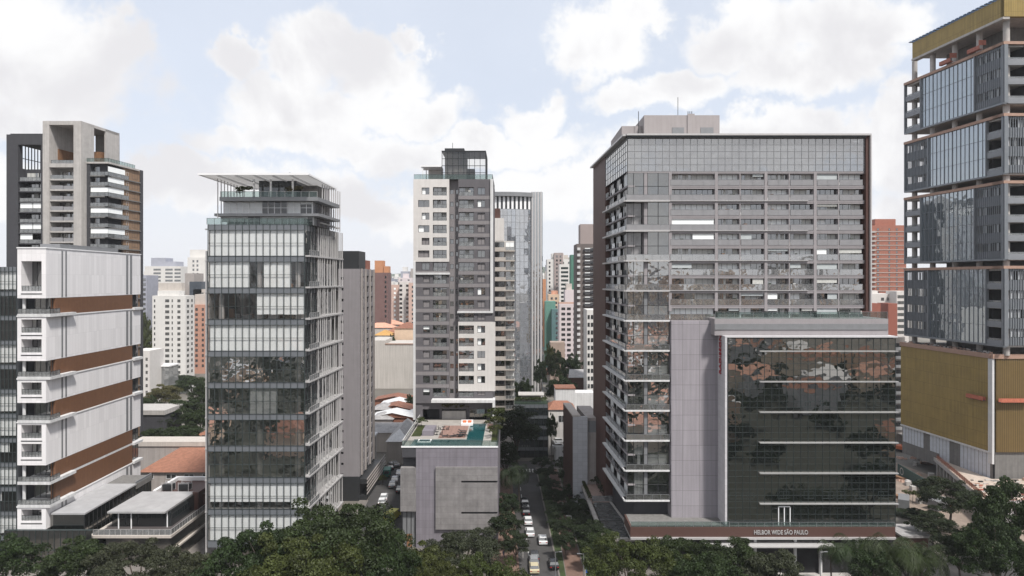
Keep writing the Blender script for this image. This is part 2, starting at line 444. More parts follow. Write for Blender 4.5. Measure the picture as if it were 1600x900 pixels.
class Bld:
    def __init__(s, name, label, cat, x, y, W, D, k=0.0, group=None, z=0.0):
        s.root = thing(name, label, cat, (x, y, z), 0, group)
        s.X, s.Y, s.W, s.D, s.k, s.z0 = x, y, W, D, k, z
        s.q = []                     # queued repeats
        s.ang = math.atan(k)
    def F(s, side):
        W, D, k = s.W, s.D, s.k
        if side == 'f': return lambda u, n, z: (u + k * -n, -n, z)
        if side == 'r': return lambda u, n, z: (W + k * u + n, u, z)
        if side == 'l': return lambda u, n, z: (k * u - n, u, z)
        return lambda u, n, z: (u + k * (D + n), D + n, z)
    def rot(s, side):
        a = -s.ang
        return {'f': 0.0, 'r': math.pi / 2 + a, 'l': -math.pi / 2 + a, 'b': math.pi}[side]
    def u(s, px):                     # px on the front plane -> u
        return PX(px, s.Y) - s.X
    def v(s, px, side='r'):           # px on the side plane -> depth along it
        t = (px - CX) / FPX
        x0 = s.X + (s.W if side == 'r' else 0)
        return (x0 - t * s.Y) / (t - s.k)
    def z(s, py): return PZ(py, s.Y) - s.z0
    def wall(s, b, side, z0, z1, holes=(), m=0, t=0.3, u0=None, u1=None, n=0.0, mr=None):
        """a wall sheet with real openings and reveals"""
        F = s.F(side)
        a0 = 0 if u0 is None else u0
        a1 = (s.W if side in 'fb' else s.D) if u1 is None else u1
        mr = m if mr is None else mr
        us = sorted({a0, a1, *[h[0] for h in holes], *[h[1] for h in holes]})
        zs = sorted({z0, z1, *[h[2] for h in holes], *[h[3] for h in holes]})
        us = [x for x in us if a0 <= x <= a1]; zs = [x for x in zs if z0 <= x <= z1]
        for j in range(len(zs) - 1):
            za, zb = zs[j], zs[j + 1]; zc = (za + zb) / 2
            hs = [h for h in holes if h[2] < zc < h[3]]
            run = None
            for i in range(len(us) - 1):
                uc = (us[i] + us[i + 1]) / 2
                hit = any(h[0] < uc < h[1] for h in hs)
                if not hit and run is None: run = us[i]
                if hit and run is not None:
                    b.quad(F(run, n, za), F(us[i], n, za), F(us[i], n, zb), F(run, n, zb), m); run = None
            if run is not None: b.quad(F(run, n, za), F(us[-1], n, za), F(us[-1], n, zb), F(run, n, zb), m)
        for h in holes:
            A = [F(h[0], n, h[2]), F(h[1], n, h[2]), F(h[1], n, h[3]), F(h[0], n, h[3])]
            B = [F(h[0], n - t, h[2]), F(h[1], n - t, h[2]), F(h[1], n - t, h[3]), F(h[0], n - t, h[3])]
            for i in range(4):
                j = (i + 1) % 4; b.quad(A[i], A[j], B[j], B[i], mr)
    def shell(s, b, z0, z1, m=0, skip='', roof=True, mroof=None):
        for side in 'frlb':
            if side not in skip: s.wall(b, side, z0, z1, (), m)
        if roof:
            c = [s.F('f')(0, 0, z1), s.F('f')(s.W, 0, z1), s.F('b')(s.W, 0, z1), s.F('b')(0, 0, z1)]
            b.quad(*c, m if mroof is None else mroof)
    def win(s, side, u0, u1, z0, z1, style='dark', n=-0.22, name='window', wt=1.0):
        F = s.F(side); w = u1 - u0
        if side in 'rl': w *= math.hypot(1, s.k)
        me = win_mesh(w, z1 - z0, style)
        p = F((u0 + u1) / 2, n, z0)
        s.q.append((name, me, p, s.rot(side), (u1 - u0) * (z1 - z0) * wt))
    def rep(s, name, me, p, rz=0.0, wt=1.0): s.q.append((name, me, p, rz, wt))
    def part(s, name, b, mats, parent=None): return b.build(name, mats, parent or s.root)
    def done(s, cap=100):
        by = {}
        for it in s.q: by.setdefault(it[0], []).append(it)
        for name, items in by.items():
            items.sort(key=lambda a: -a[4])
            for nm, me, p, rz, wt in items[:cap]: link(name, me, s.root, p, rz)
            rest = items[cap:]
            if rest:
                v = []; f = []; mi = []; mats = []
                for nm, me, p, rz, wt in rest:
                    M = Matrix.Translation(p) @ Matrix.Rotation(rz, 4, 'Z')
                    base = len(v); v += [tuple(M @ x.co) for x in me.vertices]
                    mp = []
                    for mm in me.materials:
                        if mm not in mats: mats.append(mm)
                        mp.append(mats.index(mm))
                    for pl in me.polygons:
                        f.append(tuple(base + i for i in pl.vertices)); mi.append(mp[pl.material_index])
                me = bpy.data.meshes.new(name); me.from_pydata(v, [], f)
                for mm in mats: me.materials.append(mm)
                me.polygons.foreach_set('material_index', mi)
                tag(link(name, me, s.root), kind='stuff')

def panes(b, F, u0, u1, z0, z1, nu, nz, m=0, tilt=0.006, n=0.0, rr=R):
    """separate panes, each very slightly out of plane, so reflections break from pane to pane"""
    for i in range(nu):
        for j in range(nz):
            a, c = u0 + (u1 - u0) * i / nu, u0 + (u1 - u0) * (i + 1) / nu
            e, g = z0 + (z1 - z0) * j / nz, z0 + (z1 - z0) * (j + 1) / nz
            tu, tv = rr.uniform(-tilt, tilt), rr.uniform(-tilt, tilt)
            b.quad(F(a, n - tu - tv, e), F(c, n + tu - tv, e), F(c, n + tu + tv, g), F(a, n - tu + tv, g), m)
def grid(b, F, us, zs, u0, u1, z0, z1, w=0.06, n0=0.0, n1=0.08, m=0, h=None):
    h = h or w
    for u in us: b.fbox(F, u - w / 2, u + w / 2, n0, n1, z0, z1, m)
    for z in zs: b.fbox(F, u0, u1, n0, n1 - 0.012, z - h / 2, z + h / 2, m)
def lsp(a, b, n): return [a + (b - a) * i / n for i in range(n + 1)]

def rail(b, F, u0, u1, z, h=1.05, n=0.0, step=1.2, mg=0, mp=1, gap=0.0):
    b.fbox(F, u0, u1, n - 0.012, n + 0.012, z + gap, z + h - 0.05, mg)
    b.fbox(F, u0, u1, n - 0.035, n + 0.035, z + h - 0.05, z + h, mp)
    k = max(1, int(round((u1 - u0) / step)))
    for u in lsp(u0 + .03, u1 - .03, k): b.fbox(F, u - 0.025, u + 0.025, n - 0.03, n + 0.03, z, z + h - 0.05, mp)

# ------------------------------------------------------------------ trees
def quads_mesh(name, V, mats):
    n = len(V) // 4
    me = bpy.data.meshes.new(name)
    me.vertices.add(len(V)); me.vertices.foreach_set('co', V.reshape(-1))
    me.loops.add(len(V)); me.loops.foreach_set('vertex_index', np.arange(len(V), dtype=np.int32))
    me.polygons.add(n); me.polygons.foreach_set('loop_start', np.arange(0, len(V), 4, dtype=np.int32))
    me.update(calc_edges=True)
    for m in mats: me.materials.append(m)
    return me
def leaves(rng, cen, rad, per, size):
    """leaf quads over the surface of each clump"""
    C = np.repeat(cen, per, axis=0); Rr = np.repeat(rad, per, axis=0)
    n = len(C)
    d = rng.normal(size=(n, 3)); d /= np.linalg.norm(d, axis=1)[:, None]
    d[:, 2] = np.where(d[:, 2] < -0.35, -d[:, 2], d[:, 2])
    p = C + d * Rr * (0.62 + 0.45 * rng.random((n, 1)))
    nrm = d + 0.75 * rng.normal(size=(n, 3)); nrm /= np.linalg.norm(nrm, axis=1)[:, None]
    a = np.cross(nrm, rng.normal(size=(n, 3))); a /= np.linalg.norm(a, axis=1)[:, None]
    b = np.cross(nrm, a)
    s = size * (0.55 + 0.9 * rng.random((n, 1)))
    V = np.stack([p - a * s, p - b * s * .55, p + a * s, p + b * s * .55], axis=1).reshape(-1, 3)
    return V.astype(np.float32)
def crown_clumps(rng, n, rx, rz, flat, cr):
    """clump centres through the crown's outer volume; flat squashes it to an umbrella"""
    out = []
    while len(out) < n:
        d = rng.normal(size=3); d /= np.linalg.norm(d)
        if d[2] < -0.25: continue
        lob = 1 + 0.20 * math.sin(3 * math.atan2(d[1], d[0]) + 1.3) + 0.12 * rng.normal()
        r = (0.55 + 0.45 * rng.random() ** .5) * lob
        p = np.array([d[0] * rx * r, d[1] * rx * r, d[2] * rz * r * (1 if d[2] > 0 else flat)])
        out.append(p)
    cen = np.array(out)
    rad = cr * (0.6 + 0.8 * rng.random((n, 1))) * np.array([[1, 1, 0.72]])
    return cen, rad
TREE = {}
def tree_mesh(key, H, rx, rz, n, cr, per, size, leafm, seed, trunk_r=0.3):
    rng = np.random.default_rng(seed)
    cen, rad = crown_clumps(rng, n, rx, rz, 0.6, cr)
    zc = H - rz - cr * .5
    cen[:, 2] += zc
    me = quads_mesh('crown', leaves(rng, cen, rad, per, size), [leafm])
    b = MB()
    fork = max(1.5, zc - rz * 0.8)
    segs = [(0, 0, 0), (0.12 * trunk_r * 4, 0, fork * .5), (0, 0.15, fork)]
    b.tube(segs[0], segs[1], trunk_r, trunk_r * .8, 9); b.tube(segs[1], segs[2], trunk_r * .8, trunk_r * .65, 9)
    idx = rng.choice(n, size=min(n, 14), replace=False)
    for i in idx:
        c = cen[i]; mid = (c[0] * .45, c[1] * .45, fork + (c[2] - fork) * .6)
        b.tube(segs[2], mid, trunk_r * .42, trunk_r * .24, 6); b.tube(mid, tuple(c), trunk_r * .24, trunk_r * .08, 5)
    tm = b.mesh('trunk', [bark])
    TREE[key] = (tm, me)
    return TREE[key]
def tree(key, loc, label, scale=1.0, rz=None, group=None, leafm=None, name='tree', cat='tree', sz=None):
    tm, cm = TREE[key]
    r = thing(name, label, cat, loc, R.random() * 6.28 if rz is None else rz, group)
    r.scale = (scale, scale, scale * (sz or 1.0))
    link('trunk', tm, r)
    if leafm is not None:
        k2 = (key, leafm.name)
        if k2 not in TREE:
            c2 = cm.copy(); c2.materials.clear(); c2.materials.append(leafm); TREE[k2] = c2
        cm = TREE[k2]
    link('crown', cm, r)
    return r
def palm_mesh(key, H, L, nf, seed, lm=None, crown_tilt=1.0):
    rng = random.Random(seed)
    b = MB(); pts = [(0.25 * math.sin(t * 2.2), 0.1 * t, H * t) for t in (0, .25, .5, .75, 1)]
    for i in range(4): b.tube(pts[i], pts[i + 1], 0.20 - .02 * i, 0.18 - .02 * i, 8)
    tm = b.mesh('trunk', [bark])
    V = []
    top = Vector(pts[-1])
    for k in range(nf):
        az = k * 2.399 + rng.uniform(-.2, .2); el = math.radians(rng.uniform(-5, 75)) * crown_tilt
        d = Vector((math.cos(az), math.sin(az), 0)); p = top.copy(); ang = el
        ns = 10; prev = p
        for i in range(ns):
            step = L / ns
            q = prev + (d * math.cos(ang) + Vector((0, 0, math.sin(ang)))) * step
            ang -= (0.16 + 0.05 * i * .6) + rng.uniform(-.02, .02)
            side = d.cross(Vector((0, 0, 1))).normalized()
            w = L * 0.20 * math.sin(math.pi * (i + .8) / (ns + .6))
            dr = Vector((0, 0, -w * rng.uniform(.5, 1.1)))
            for s in (-1, 1):
                for j in range(3):
                    a = prev.lerp(q, j / 3); c = prev.lerp(q, (j + .48) / 3)
                    t = (q - prev).normalized() * w * .5
                    e_ = a + side * s * w * rng.uniform(.8, 1.15) + dr + t * rng.uniform(.4, 1.4); V += [a, c, e_ + (c - a) * .4, e_]
            prev = q
    cm = quads_mesh('fronds', np.array([tuple(v) for v in V], dtype=np.float32), [lm or leaf_a])
    TREE[key] = (tm, cm)
def palm(key, loc, label, scale=1.0, group=None, leafm=None):
    tm, cm = TREE[key]
    r = thing('palm_tree', label, 'palm tree', loc, R.random() * 6, group); r.scale = (scale,) * 3
    link('trunk', tm, r)
    if leafm is not None:
        k2 = (key, leafm.name)
        if k2 not in TREE:
            c2 = cm.copy(); c2.materials.clear(); c2.materials.append(leafm); TREE[k2] = c2
        cm = TREE[k2]
    link('fronds', cm, r)
    return r

tree_mesh('wide', 16, 8.5, 4.6, 135, 1.3, 300, 0.17, leaf_a, 3, 0.42)
tree_mesh('wide2', 15, 7.5, 4.8, 120, 1.2, 290, 0.17, leaf_a, 11, 0.38)
tree_mesh('dome', 11, 6.5, 3.6, 150, .85, 230, 0.13, leaf_b, 5, 0.3)
tree_mesh('round', 12, 4.6, 4.3, 75, 1.1, 260, 0.17, leaf_a, 6, 0.28)
tree_mesh('tall', 19, 4.6, 6.8, 95, 1.3, 150, 0.25, leaf_d, 8, 0.34)
tree_mesh('street', 8, 3.0, 2.8, 42, 0.95, 120, 0.22, leaf_d, 9, 0.16)
tree_mesh('airy', 12, 6.6, 3.2, 60, 1.05, 130, 0.2, leaf_d, 12, 0.26)
tree_mesh('far', 11, 4.8, 4.0, 34, 1.6, 70, 0.42, leaf_a, 13, 0.25)
tree_mesh('shrub', 2.2, 1.1, 0.8, 12, 0.45, 60, 0.12, leaf_a, 14, 0.04)
palm_mesh('palm', 9, 4.2, 26, 2)
palm_mesh('palm_big', 8, 5.6, 34, 4)
def clutter(B, F, u0, u1, n0, n1, z, rr):
    """balcony furniture and pots, loosely placed"""
    b = MB(); w = u1 - u0
    for i in range(rr.randint(1, 4)):
        x = u0 + rr.random() * (w - .6); h = rr.choice([.45, .7, .9, 1.3]); s = rr.uniform(.25, .7)
        b.fbox(F, x, x + s, n0, n0 + (n1 - n0) * rr.uniform(.4, .9), z, z + h, rr.randrange(4))
    B.rep('balcony_furniture', b.mesh('balcony_furniture', [wood, metal_d, curtain, leaf_a]), (0, 0, 0), 0, .5)

# ================================================================== ground, roads
def sheet(name, pts, z, m, label=None, kind='structure'):
    b = MB(); n = len(pts)
    b.v = [(x, y, z) for x, y in pts]; b.f = [tuple(range(n))]; b.m = [0]
    return tag(b.build(name, m), kind=kind)
def slab(name, pts, z0, z1, m, kind='structure', me=None, parent=None):
    b = MB(); n = len(pts)
    b.v = [(x, y, z0) for x, y in pts] + [(x, y, z1) for x, y in pts]
    b.f = [tuple(range(n, 2 * n))] + [(i, (i + 1) % n, n + (i + 1) % n, n + i) for i in range(n)]
    b.m = [0] + [1 if me else 0] * n
    o = b.build(name, [m] + ([me] if me else []), parent)
    return tag(o, kind=kind) if parent is None else o

ground_m = mat('city_ground', (0.13, 0.12, 0.105), 0.95, 0.4, 0.02)
sheet('ground', [(-6000, -3000), (6000, -3000), (6000, 9000), (-6000, 9000)], 0, ground_m)
# central street runs almost straight away from the camera
def sx(Y): return 5.0 - 0.024 * (Y - 128)
sheet('street', [(sx(100) - 3.6, 100), (sx(100) + 3.6, 100), (sx(206) + 3.6, 206), (sx(206) - 3.6, 206)], 0.004, asphalt)
sheet('cross_street', [(-9, 200), (40, 200), (40, 207), (-9, 207)], 0.008, asphalt)
sheet('avenue', [(-260, 98), (300, 98), (300, 114), (-260, 114)], 0.008, asphalt)
slab('pavement', [(sx(114) - 9.5, 115), (sx(114) - 3.6, 115), (sx(199) - 3.6, 199), (sx(199) - 6.8, 199)], 0, 0.14, red_pave, me=kerbm)
slab('pavement', [(sx(114) + 3.6, 115), (16.6, 115), (16.6, 199), (sx(199) + 3.6, 199)], 0, 0.14, pave, me=kerbm)
sheet('footpath', [(10.0, 115), (13.6, 115), (13.0, 198), (10.6, 198)], 0.144, red_pave)
sheet('verge', [(sx(116) + 3.9, 116), (9.9, 116), (10.3, 198), (sx(198) + 3.9, 198)], 0.146, grassm)
sheet('verge', [(13.8, 116), (16.5, 116), (16.5, 198), (13.4, 198)], 0.146, grassm)
b = MB()
for Y in range(118, 198, 6): b.quad((sx(Y) - 1.55, Y, .012), (sx(Y) - 1.43, Y, .012), (sx(Y + 3) - 1.43, Y + 3, .012), (sx(Y + 3) - 1.55, Y + 3, .012))
for i in range(7):
    x = sx(197) - 3.0 + i * .9; b.quad((x, 195, .012), (x + .45, 195, .012), (x + .45, 198.5, .012), (x, 198.5, .012))
tag(b.build('road_marking', paint), kind='structure')
# left side street beside the podium
sheet('side_street', [(-33.5, 114), (-23.6, 114), (-25.0, 203), (-37.5, 203)], 0.006, asphalt)
slab('pavement', [(-36.5, 115), (-33.5, 115), (-35.8, 170), (-38.0, 170)], 0, .14, pave, me=kerbm)
sheet('forecourt', [(-96, 114), (-38, 114), (-38, 152), (-96, 152)], 0.01, pave)
sheet('forecourt', [(17, 114), (92, 114), (92, 131), (17, 131)], 0.012, pave)
sheet('park', [(-260, -260), (300, -260), (300, 97), (-260, 97)], 0.02, mat('park_floor', (.022, .024, .015), .95, .4, .1))
# right hand road and building site ground
sheet('side_road', [(84, 116), (103, 116), (104, 150), (117, 194), (106, 194), (92, 150)], 0.014, asphalt)
sheet('site_ground', [(91, 140), (200, 140), (200, 175), (120, 175), (112, 230), (93, 200)], 0.02, soil)

# ================================================================== A: white tower of stacked boxes, brown bands
def white_tower():
    Y0 = 130.0
    A = Bld('office_tower', 'white office tower of stacked boxes with brown slatted bands between', 'building',
            PX(27, Y0), Y0, PX(72, Y0) - PX(27, Y0), 35.0, -0.03)
    F, Rr = A.F('f'), A.F('r'); W, D = A.W, A.D
    zz = A.z
    boxes = [(388, 466, [(408, 455)]), (495, 564, [(499, 520), (530, 551)]), (593, 629.5, [(597.5, 617)]),
             (661, 727, [(664, 685), (693.5, 714.5)]), (793, 827, [(796, 814)])]
    gaps = [(466, 495, 1), (564, 593, 1), (629.5, 661, 1), (727, 757, 1), (757, 793, 1)]
    inner = MB()
    for t, bt, ops in boxes:
        z1, z0 = zz(t), zz(bt)
        b = MB()
        holes = [(0.75, W - 0.85, zz(q), zz(p)) for p, q in ops]
        A.wall(b, 'f', z0, z1, holes, 0, t=3.2)
        A.wall(b, 'r', z0, z1, (), 0); A.wall(b, 'l', z0, z1, (), 0); A.wall(b, 'b', z0, z1, (), 0)
        for z in (z0, z1): b.quad(F(0, 0, z), F(W, 0, z), A.F('b')(W, 0, z), A.F('b')(0, 0, z), 0)
        bx = A.part('white_box', b, white_panel)
        t2 = MB()
        for h in holes:
            b2 = MB(); rail(b2, F, h[0], h[1], h[2], 1.05, n=-.15, step=.6, mg=0, mp=1)
            A.part('balcony_rail', b2, [glass_rail, metal_d], bx)
            A.win('f', h[0], h[1], h[2], h[3], R.choice(['curt:d', 'dark:d', 'side:d']), n=-3.15)
            t2.fbox(F, h[0] - .05, h[1] + .1, -.02, .03, h[2] - .62, h[2] - .42)
        A.part('dark_groove', t2, metal_d, bx)
        t3 = MB()            # louvre strips on the long side
        for px in (96, 102, 197, 203):
            v = A.v(px); t3.fbox(Rr, v, v + (.45 if px < 150 else .9), 0.0, 0.05, z0 + .15, z1 - .25)
        A.part('louvre_strip', t3, metal_g, bx)
        t4 = MB(); t4.fbox(Rr, -.1, D + .1, -.1, .12, z1, z1 + .22); t4.fbox(F, -.1, W + .1, -.1, .12, z1, z1 + .22)
        A.part('coping', t4, white_clean, bx)
    for t, bt, _ in gaps:
        z1, z0 = zz(t), zz(bt)
        inner.fbox(F, 0.5, W - .4, -30, -4.2, z0, z1, 0)
        b = MB()             # brown slatted band on the side, glazed ends
        v0, v1 = A.v(87), A.v(207)
        b.fbox(Rr, v0, v1, -1.0, -0.03, z0 + .01 + (.5 if t == 727 else .25), z1 - .01); b.fbox(Rr, .5, D, -1.1, -0.05, z0 + .01, z0 + (.49 if t == 727 else .24), 1)
        A.part('brown_band', b, [brown_slat, white])
        b = MB(); b.fbox(F, 0.1, W + .9, -8, .15, z0 - .02, z0 + .55, 0); A.part('balcony_slab', b, white)
        b = MB(); rail(b, F, 0.15, W + .85, z0 + .55, 1.0, n=.1, step=.8)
        rail(b, Rr, -.1, v0, z0 + .55, 1.0, n=.85, step=1.0)
        A.part('balcony_rail', b, [glass_rail, metal_d])
        A.win('f', .6, W - .5, z0 + .56, z1 - .02, 'dark:d', n=-4.1)
        A.win('r', .8 + 3.4, v0 - .05, z0 + .56, z1 - .02, 'dark:d', n=-.5)
        A.win('r', v1 + .1, D - .1, z0 + .56, z1 - .02, 'dark:d', n=-.5)
        b = MB(); b.tube(F(.7, -.9, z0 + .5), F(.7, -.9, z1), .28, n=10); A.part('column', b, white)
        b = MB(); b.fbox(Rr, v1, D + .2, -1, .5, z0 - .1, z0 + .45); A.part('balcony_slab', b, white)
    A.part('core', inner, beige_d)
    z = zz(752)
    # roof plant and rails
    b = MB(); b.fbox(F, 1.0, W - .5, -26, -5, zz(388) + .2, zz(379)); A.part('roof_plant', b, metal_g)
    # glazed base and the low lobby wing along the side
    b = MB(); panes(b, F, -2.0, W + 9.0, 0.0, zz(827) - .05, 14, 2, 0, n=0.6)
    grid(b, F, lsp(-2, W + 9, 14), lsp(0, zz(827), 2), -2, W + 9, 0, zz(827), m=1, n0=.6, n1=.7)
    b.fbox(F, -2.0, W + 9, -.02, .58, zz(827) - .04, zz(827) + .02, 1)
    A.part('glazed_base', b, [glass_teal, metal_t])
    b = MB()
    zr = 10.2; w = 6.8
    b.fbox(Rr, 1.0, 20, .1, w, zr - .3, zr, 0); b.fbox(Rr, 20.2, 27, .1, w, zr - 1.2, zr - .1, 1)
    A.part('wing_roof', b, [mat('grey_white_sheet', (.33, .33, .34), .6, .12, .5), conc_d])
    b = MB(); S = lambda u, n, z_: Rr(u, n + w - .2, z_)
    panes(b, S, 1.2, 26.8, 0, zr - .3, 18, 3, 0)
    grid(b, S, lsp(1.2, 26.8, 18), lsp(0, zr - .3, 3), 1.2, 26.8, 0, zr - .3, m=1)
    b.fbox(S, 20.1, 27, -.15, .1, zr - .1, zr + .4, 2)
    G_ = lambda u, n, z_: Rr(1.0 - n, u, z_)
    panes(b, G_, .2, w - .2, 0, zr - .3, 5, 3, 0)
    A.part('wing_glazing', b, [glass_teal, metal_d, metal_g])
    A.done()
white_tower()

# A0: glazed neighbour at the left edge
def curtain_tower(B, side, u0, u1, z0, z1, floor, nu, glass, band=0.9, blinds=None, mul=metal_t, nz=2, bandm=None, depth=0.25, name='storey_glazing'):
    F = B.F(side); n = int(round((z1 - z0) / floor))
    for k in range(n):
        a = z1 - (k + 1) * floor; c = a + floor - band
        b = MB(); panes(b, F, u0, u1, a, c, nu, nz, 0)
        g = B.part(name, b, [glass(k) if callable(glass) else glass])
        s = MB(); panes(s, F, u0, u1, c + .01, a + floor - .01, nu, 1, 0, tilt=.003)
        B.part('spandrel_band', s, bandm or spandrel)
        if blinds:
            w = (u1 - u0) / nu
            for i0, i1, lo in blinds(k):
                bb = MB(); 
                for i in range(i0, i1): bb.fbox(F, u0 + i * w + .03, u0 + (i + 1) * w - .03, -depth - .03, -depth, a + (c - a) * lo + R.choice([0, 0, 0, .05]), c - .02)
                B.part('roller_blind', bb, blindm)
    m = MB()
    us = lsp(u0, u1, nu)
    grid(m, F, us, [], u0, u1, z0, z1, w=.08, n0=.01, n1=.12)
    for k in range(n):
        a = z1 - (k + 1) * floor
        for z in [a + .02, a + floor - band] + ([a + (floor - band) * j / nz for j in range(1, nz)]):
            m.fbox(F, u0, u1, .01, .09, z - .035, z + .035)
    B.part('mullion_grid', m, mul)

def left_glass():
    Y0 = 133.0
    B = Bld('office_block', 'dark glazed office block at the left edge beside the white box tower', 'building', PX(-60, Y0), Y0, PX(26, Y0) - PX(-60, Y0), 24, -0.03)
    z1 = B.z(417)
    b = MB(); B.shell(b, 0, z1, 0, skip='f', mroof=1); A_ = B.part('wall', b, [spandrel, metal_roof])
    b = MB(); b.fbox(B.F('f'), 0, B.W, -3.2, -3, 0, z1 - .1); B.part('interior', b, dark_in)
    rr = random.Random(4)
    def bl(k):
        if k in (0, 3, 5, 6, 8, 10): return [(0, 14, 0.1)]
        return [(rr.randint(0, 5), rr.randint(7, 12), .5)] if k % 2 else []
    curtain_tower(B, 'f', 0, B.W, 0.4, z1, (z1 - .4) / 12, 14, glass_see, blinds=bl, nz=2)
    B.done()
left_glass()

# ================================================================== H: dark and beige apartment tower behind
def beige_tower():
    Y0 = 196.0
    H = Bld('apartment_tower', 'charcoal and beige apartment tower with tall open rooftop frames', 'building', PX(10, Y0), Y0, PX(130, Y0) - PX(10, Y0), 15.8, 0.085)
    F, S = H.F('f'), H.F('r')
    z = H.z; u = H.u
    fl = 2.99
    ua, ub, uc, ud = 0.0, u(70), u(80), u(118)
    # dark left half
    zt = z(210)
    b = MB()
    b.fbox(F, 0, u(28), -15, 0, 0, z(262)); b.fbox(F, 0, u(28), -1.5, 0, z(262), zt); b.fbox(F, 0, u(28), -15, -13.5, z(262), zt); b.fbox(F, 0, u(28), -13.5, -1.5, z(222), zt); b.fbox(F, ub - 1.1, ub - .01, -15, 0, 0, zt); b.fbox(F, u(28), ub - 1.1, -15, 0, z(226), zt)
    b.fbox(F, u(28), ub - 1.1, -15, -3, 0, z(262)); b.fbox(F, 6.5, ub - 1.1, -8.2, -8, z(262), z(226), 1)
    H.part('dark_frame', b, [dark_render, wood])
    b = MB()
    for x in lsp(1.6, 13.4, 10): b.fbox(F, .3, .5, -x - .09, -x + .09, z(262), z(222))
    b.fbox(F, .3, .5, -13.5, -1.5, z(243), z(242)); H.part('open_grid', b, metal_d)
    b = MB(); 
    for i in range(14): b.box(0.4 + i * .75, .9 + i * .75, 1, 9, zt, zt + .45)
    H.part('roof_equipment', b, metal_d)
    rr = random.Random(5)
    n = 22
    for k in range(n):
        zb = z(266) - fl * (k + 1)
        b = MB(); b.fbox(F, u(28), ub - 1.1, -3, -.1, zb - .3, zb); H.part('floor_slab', b, dark_render)
        b = MB(); rail(b, F, u(30), ub - 1.2, zb, 1.05, n=-.2, step=1.3, mg=0, mp=1); H.part('balcony_rail', b, [glass_rail, metal_d])
        if rr.random() < .35:
            b = MB(); b.fbox(F, u(30), u(49), -.45, -.4, zb + 1.1, zb + fl - .3)
            if rr.random() < .6: b.fbox(F, u(50), ub - 1.3, -.45, -.4, zb + 1.1, zb + fl - .3)
            H.part('roller_blind', b, blindm)
        H.win('f', u(30), u(49), zb, zb + fl - .3, rr.choice(['dark:d', 'side:d', 'curt:d', 'dark:d']), n=-2.8)
        H.win('f', u(50), ub - 1.3, zb, zb + fl - .3, rr.choice(['dark:d', 'side:d', 'curt:d']), n=-2.8)
    # beige frame, front legs, crown and the side
    zt = z(190)
    b = MB()
    b.fbox(F, ub, uc, -H.D, .8, 0, zt); b.fbox(F, ud, H.W, -4.5, .8, 0, zt); b.fbox(F, uc, ud, -1.6, .8, z(196), zt)
    b.fbox(F, uc, H.W, -H.D, -1.6, zt - .8, zt - .01)
    b.fbox(F, uc, ud, -H.D, -3.2, 0, z(256)); 
    b.fbox(S, 4.5, H.D, -6, .02, 0, z(256) - 3)
    b.fbox(S, 9.5, H.D, -.4, .0, z(256) - 3, zt - .01); b.fbox(F, uc + 2, H.W, -H.D, -H.D + .4, z(256), zt - .02)
    H.part('beige_frame', b, conc)
    b = MB(); b.fbox(F, uc + .02, H.W - 1, -11.5, -9, z(256), z(228)); b.fbox(F, uc + .01, uc + .2, -13, -2.5, z(256), z(230)); H.part('penthouse', b, wood)
    b = MB(); b.fbox(F, uc, ud, -3, .75, z(262), z(256)); rail(b, F, uc + .1, ud - .1, z(256), 1.1, n=.2, step=1.2, mg=1, mp=2); H.part('terrace', b, [conc, glass_rail, metal_d])
    for k in range(n):
        zb = z(264) - fl * (k + 1)
        b = MB(); b.fbox(F, uc + .01, ud - .01, -3.2, .5, zb - .35, zb + .08, 0); H.part('balcony_slab', b, conc)
        b = MB(); b.fbox(F, uc + .1, u(100), .4, .46, zb + .08, zb + 1.2); b.fbox(F, u(100) + .1, ud - .1, .3, .36, zb + .08, zb + 1.1); H.part('balcony_rail', b, [frost if k > 0 else glass_rail])
        H.win('f', uc + .3, u(98), zb + .08, zb + fl - .4, rr.choice(['side:d', 'curt:d', 'dark:d', 'shut:d']), n=-3.0)
        H.win('f', u(100), ud - .3, zb + .08, zb + fl - .4, rr.choice(['side:d', 'curt:d', 'dark:d', 'half:d']), n=-3.0)
    H.done()
    # right hand wing with wrap-around glazed balconies
    Y1 = 197.5
    V = Bld('apartment_wing', 'glazed balcony tower wing with tan side panels beside the beige frame', 'building', PX(131, Y1), Y1, PX(169, Y1) - PX(131, Y1), 14.7, 0.085)
    F, S = V.F('f'), V.F('r'); z = V.z; zt = z(253)
    b = MB(); b.fbox(F, 0, u(141) - u(131), -14, .1, 0, zt); H_ = V.part('dark_pier', b, dark_render)
    b = MB(); b.fbox(F, 1.9, V.W - .8, -14, -1.2, 0, zt); b.fbox(S, .8, 7, -3, -.8, 0, zt - .4, 0); b.fbox(S, 7, V.D, -3, -.15, 0, zt - .4, 1); b.fbox(S, V.D - .01, V.D + 1.2, -8, .2, 0, zt, 0)
    V.part('wall', b, [dark_render, mat('tan_panel', (0.21, 0.135, 0.085), .8, .15, .8)])
    b = MB(); b.fbox(F, 0, V.W + .3, -14, .3, zt - .5, zt); rail(b, F, .5, V.W + .1, zt, 1.1, n=.1, step=1.2, mg=1, mp=2); rail(b, S, 0, 12, zt, 1.1, n=.1, step=1.2, mg=1, mp=2)
    V.part('terrace', b, [conc, glass_railg, metal_d])
    n = 24
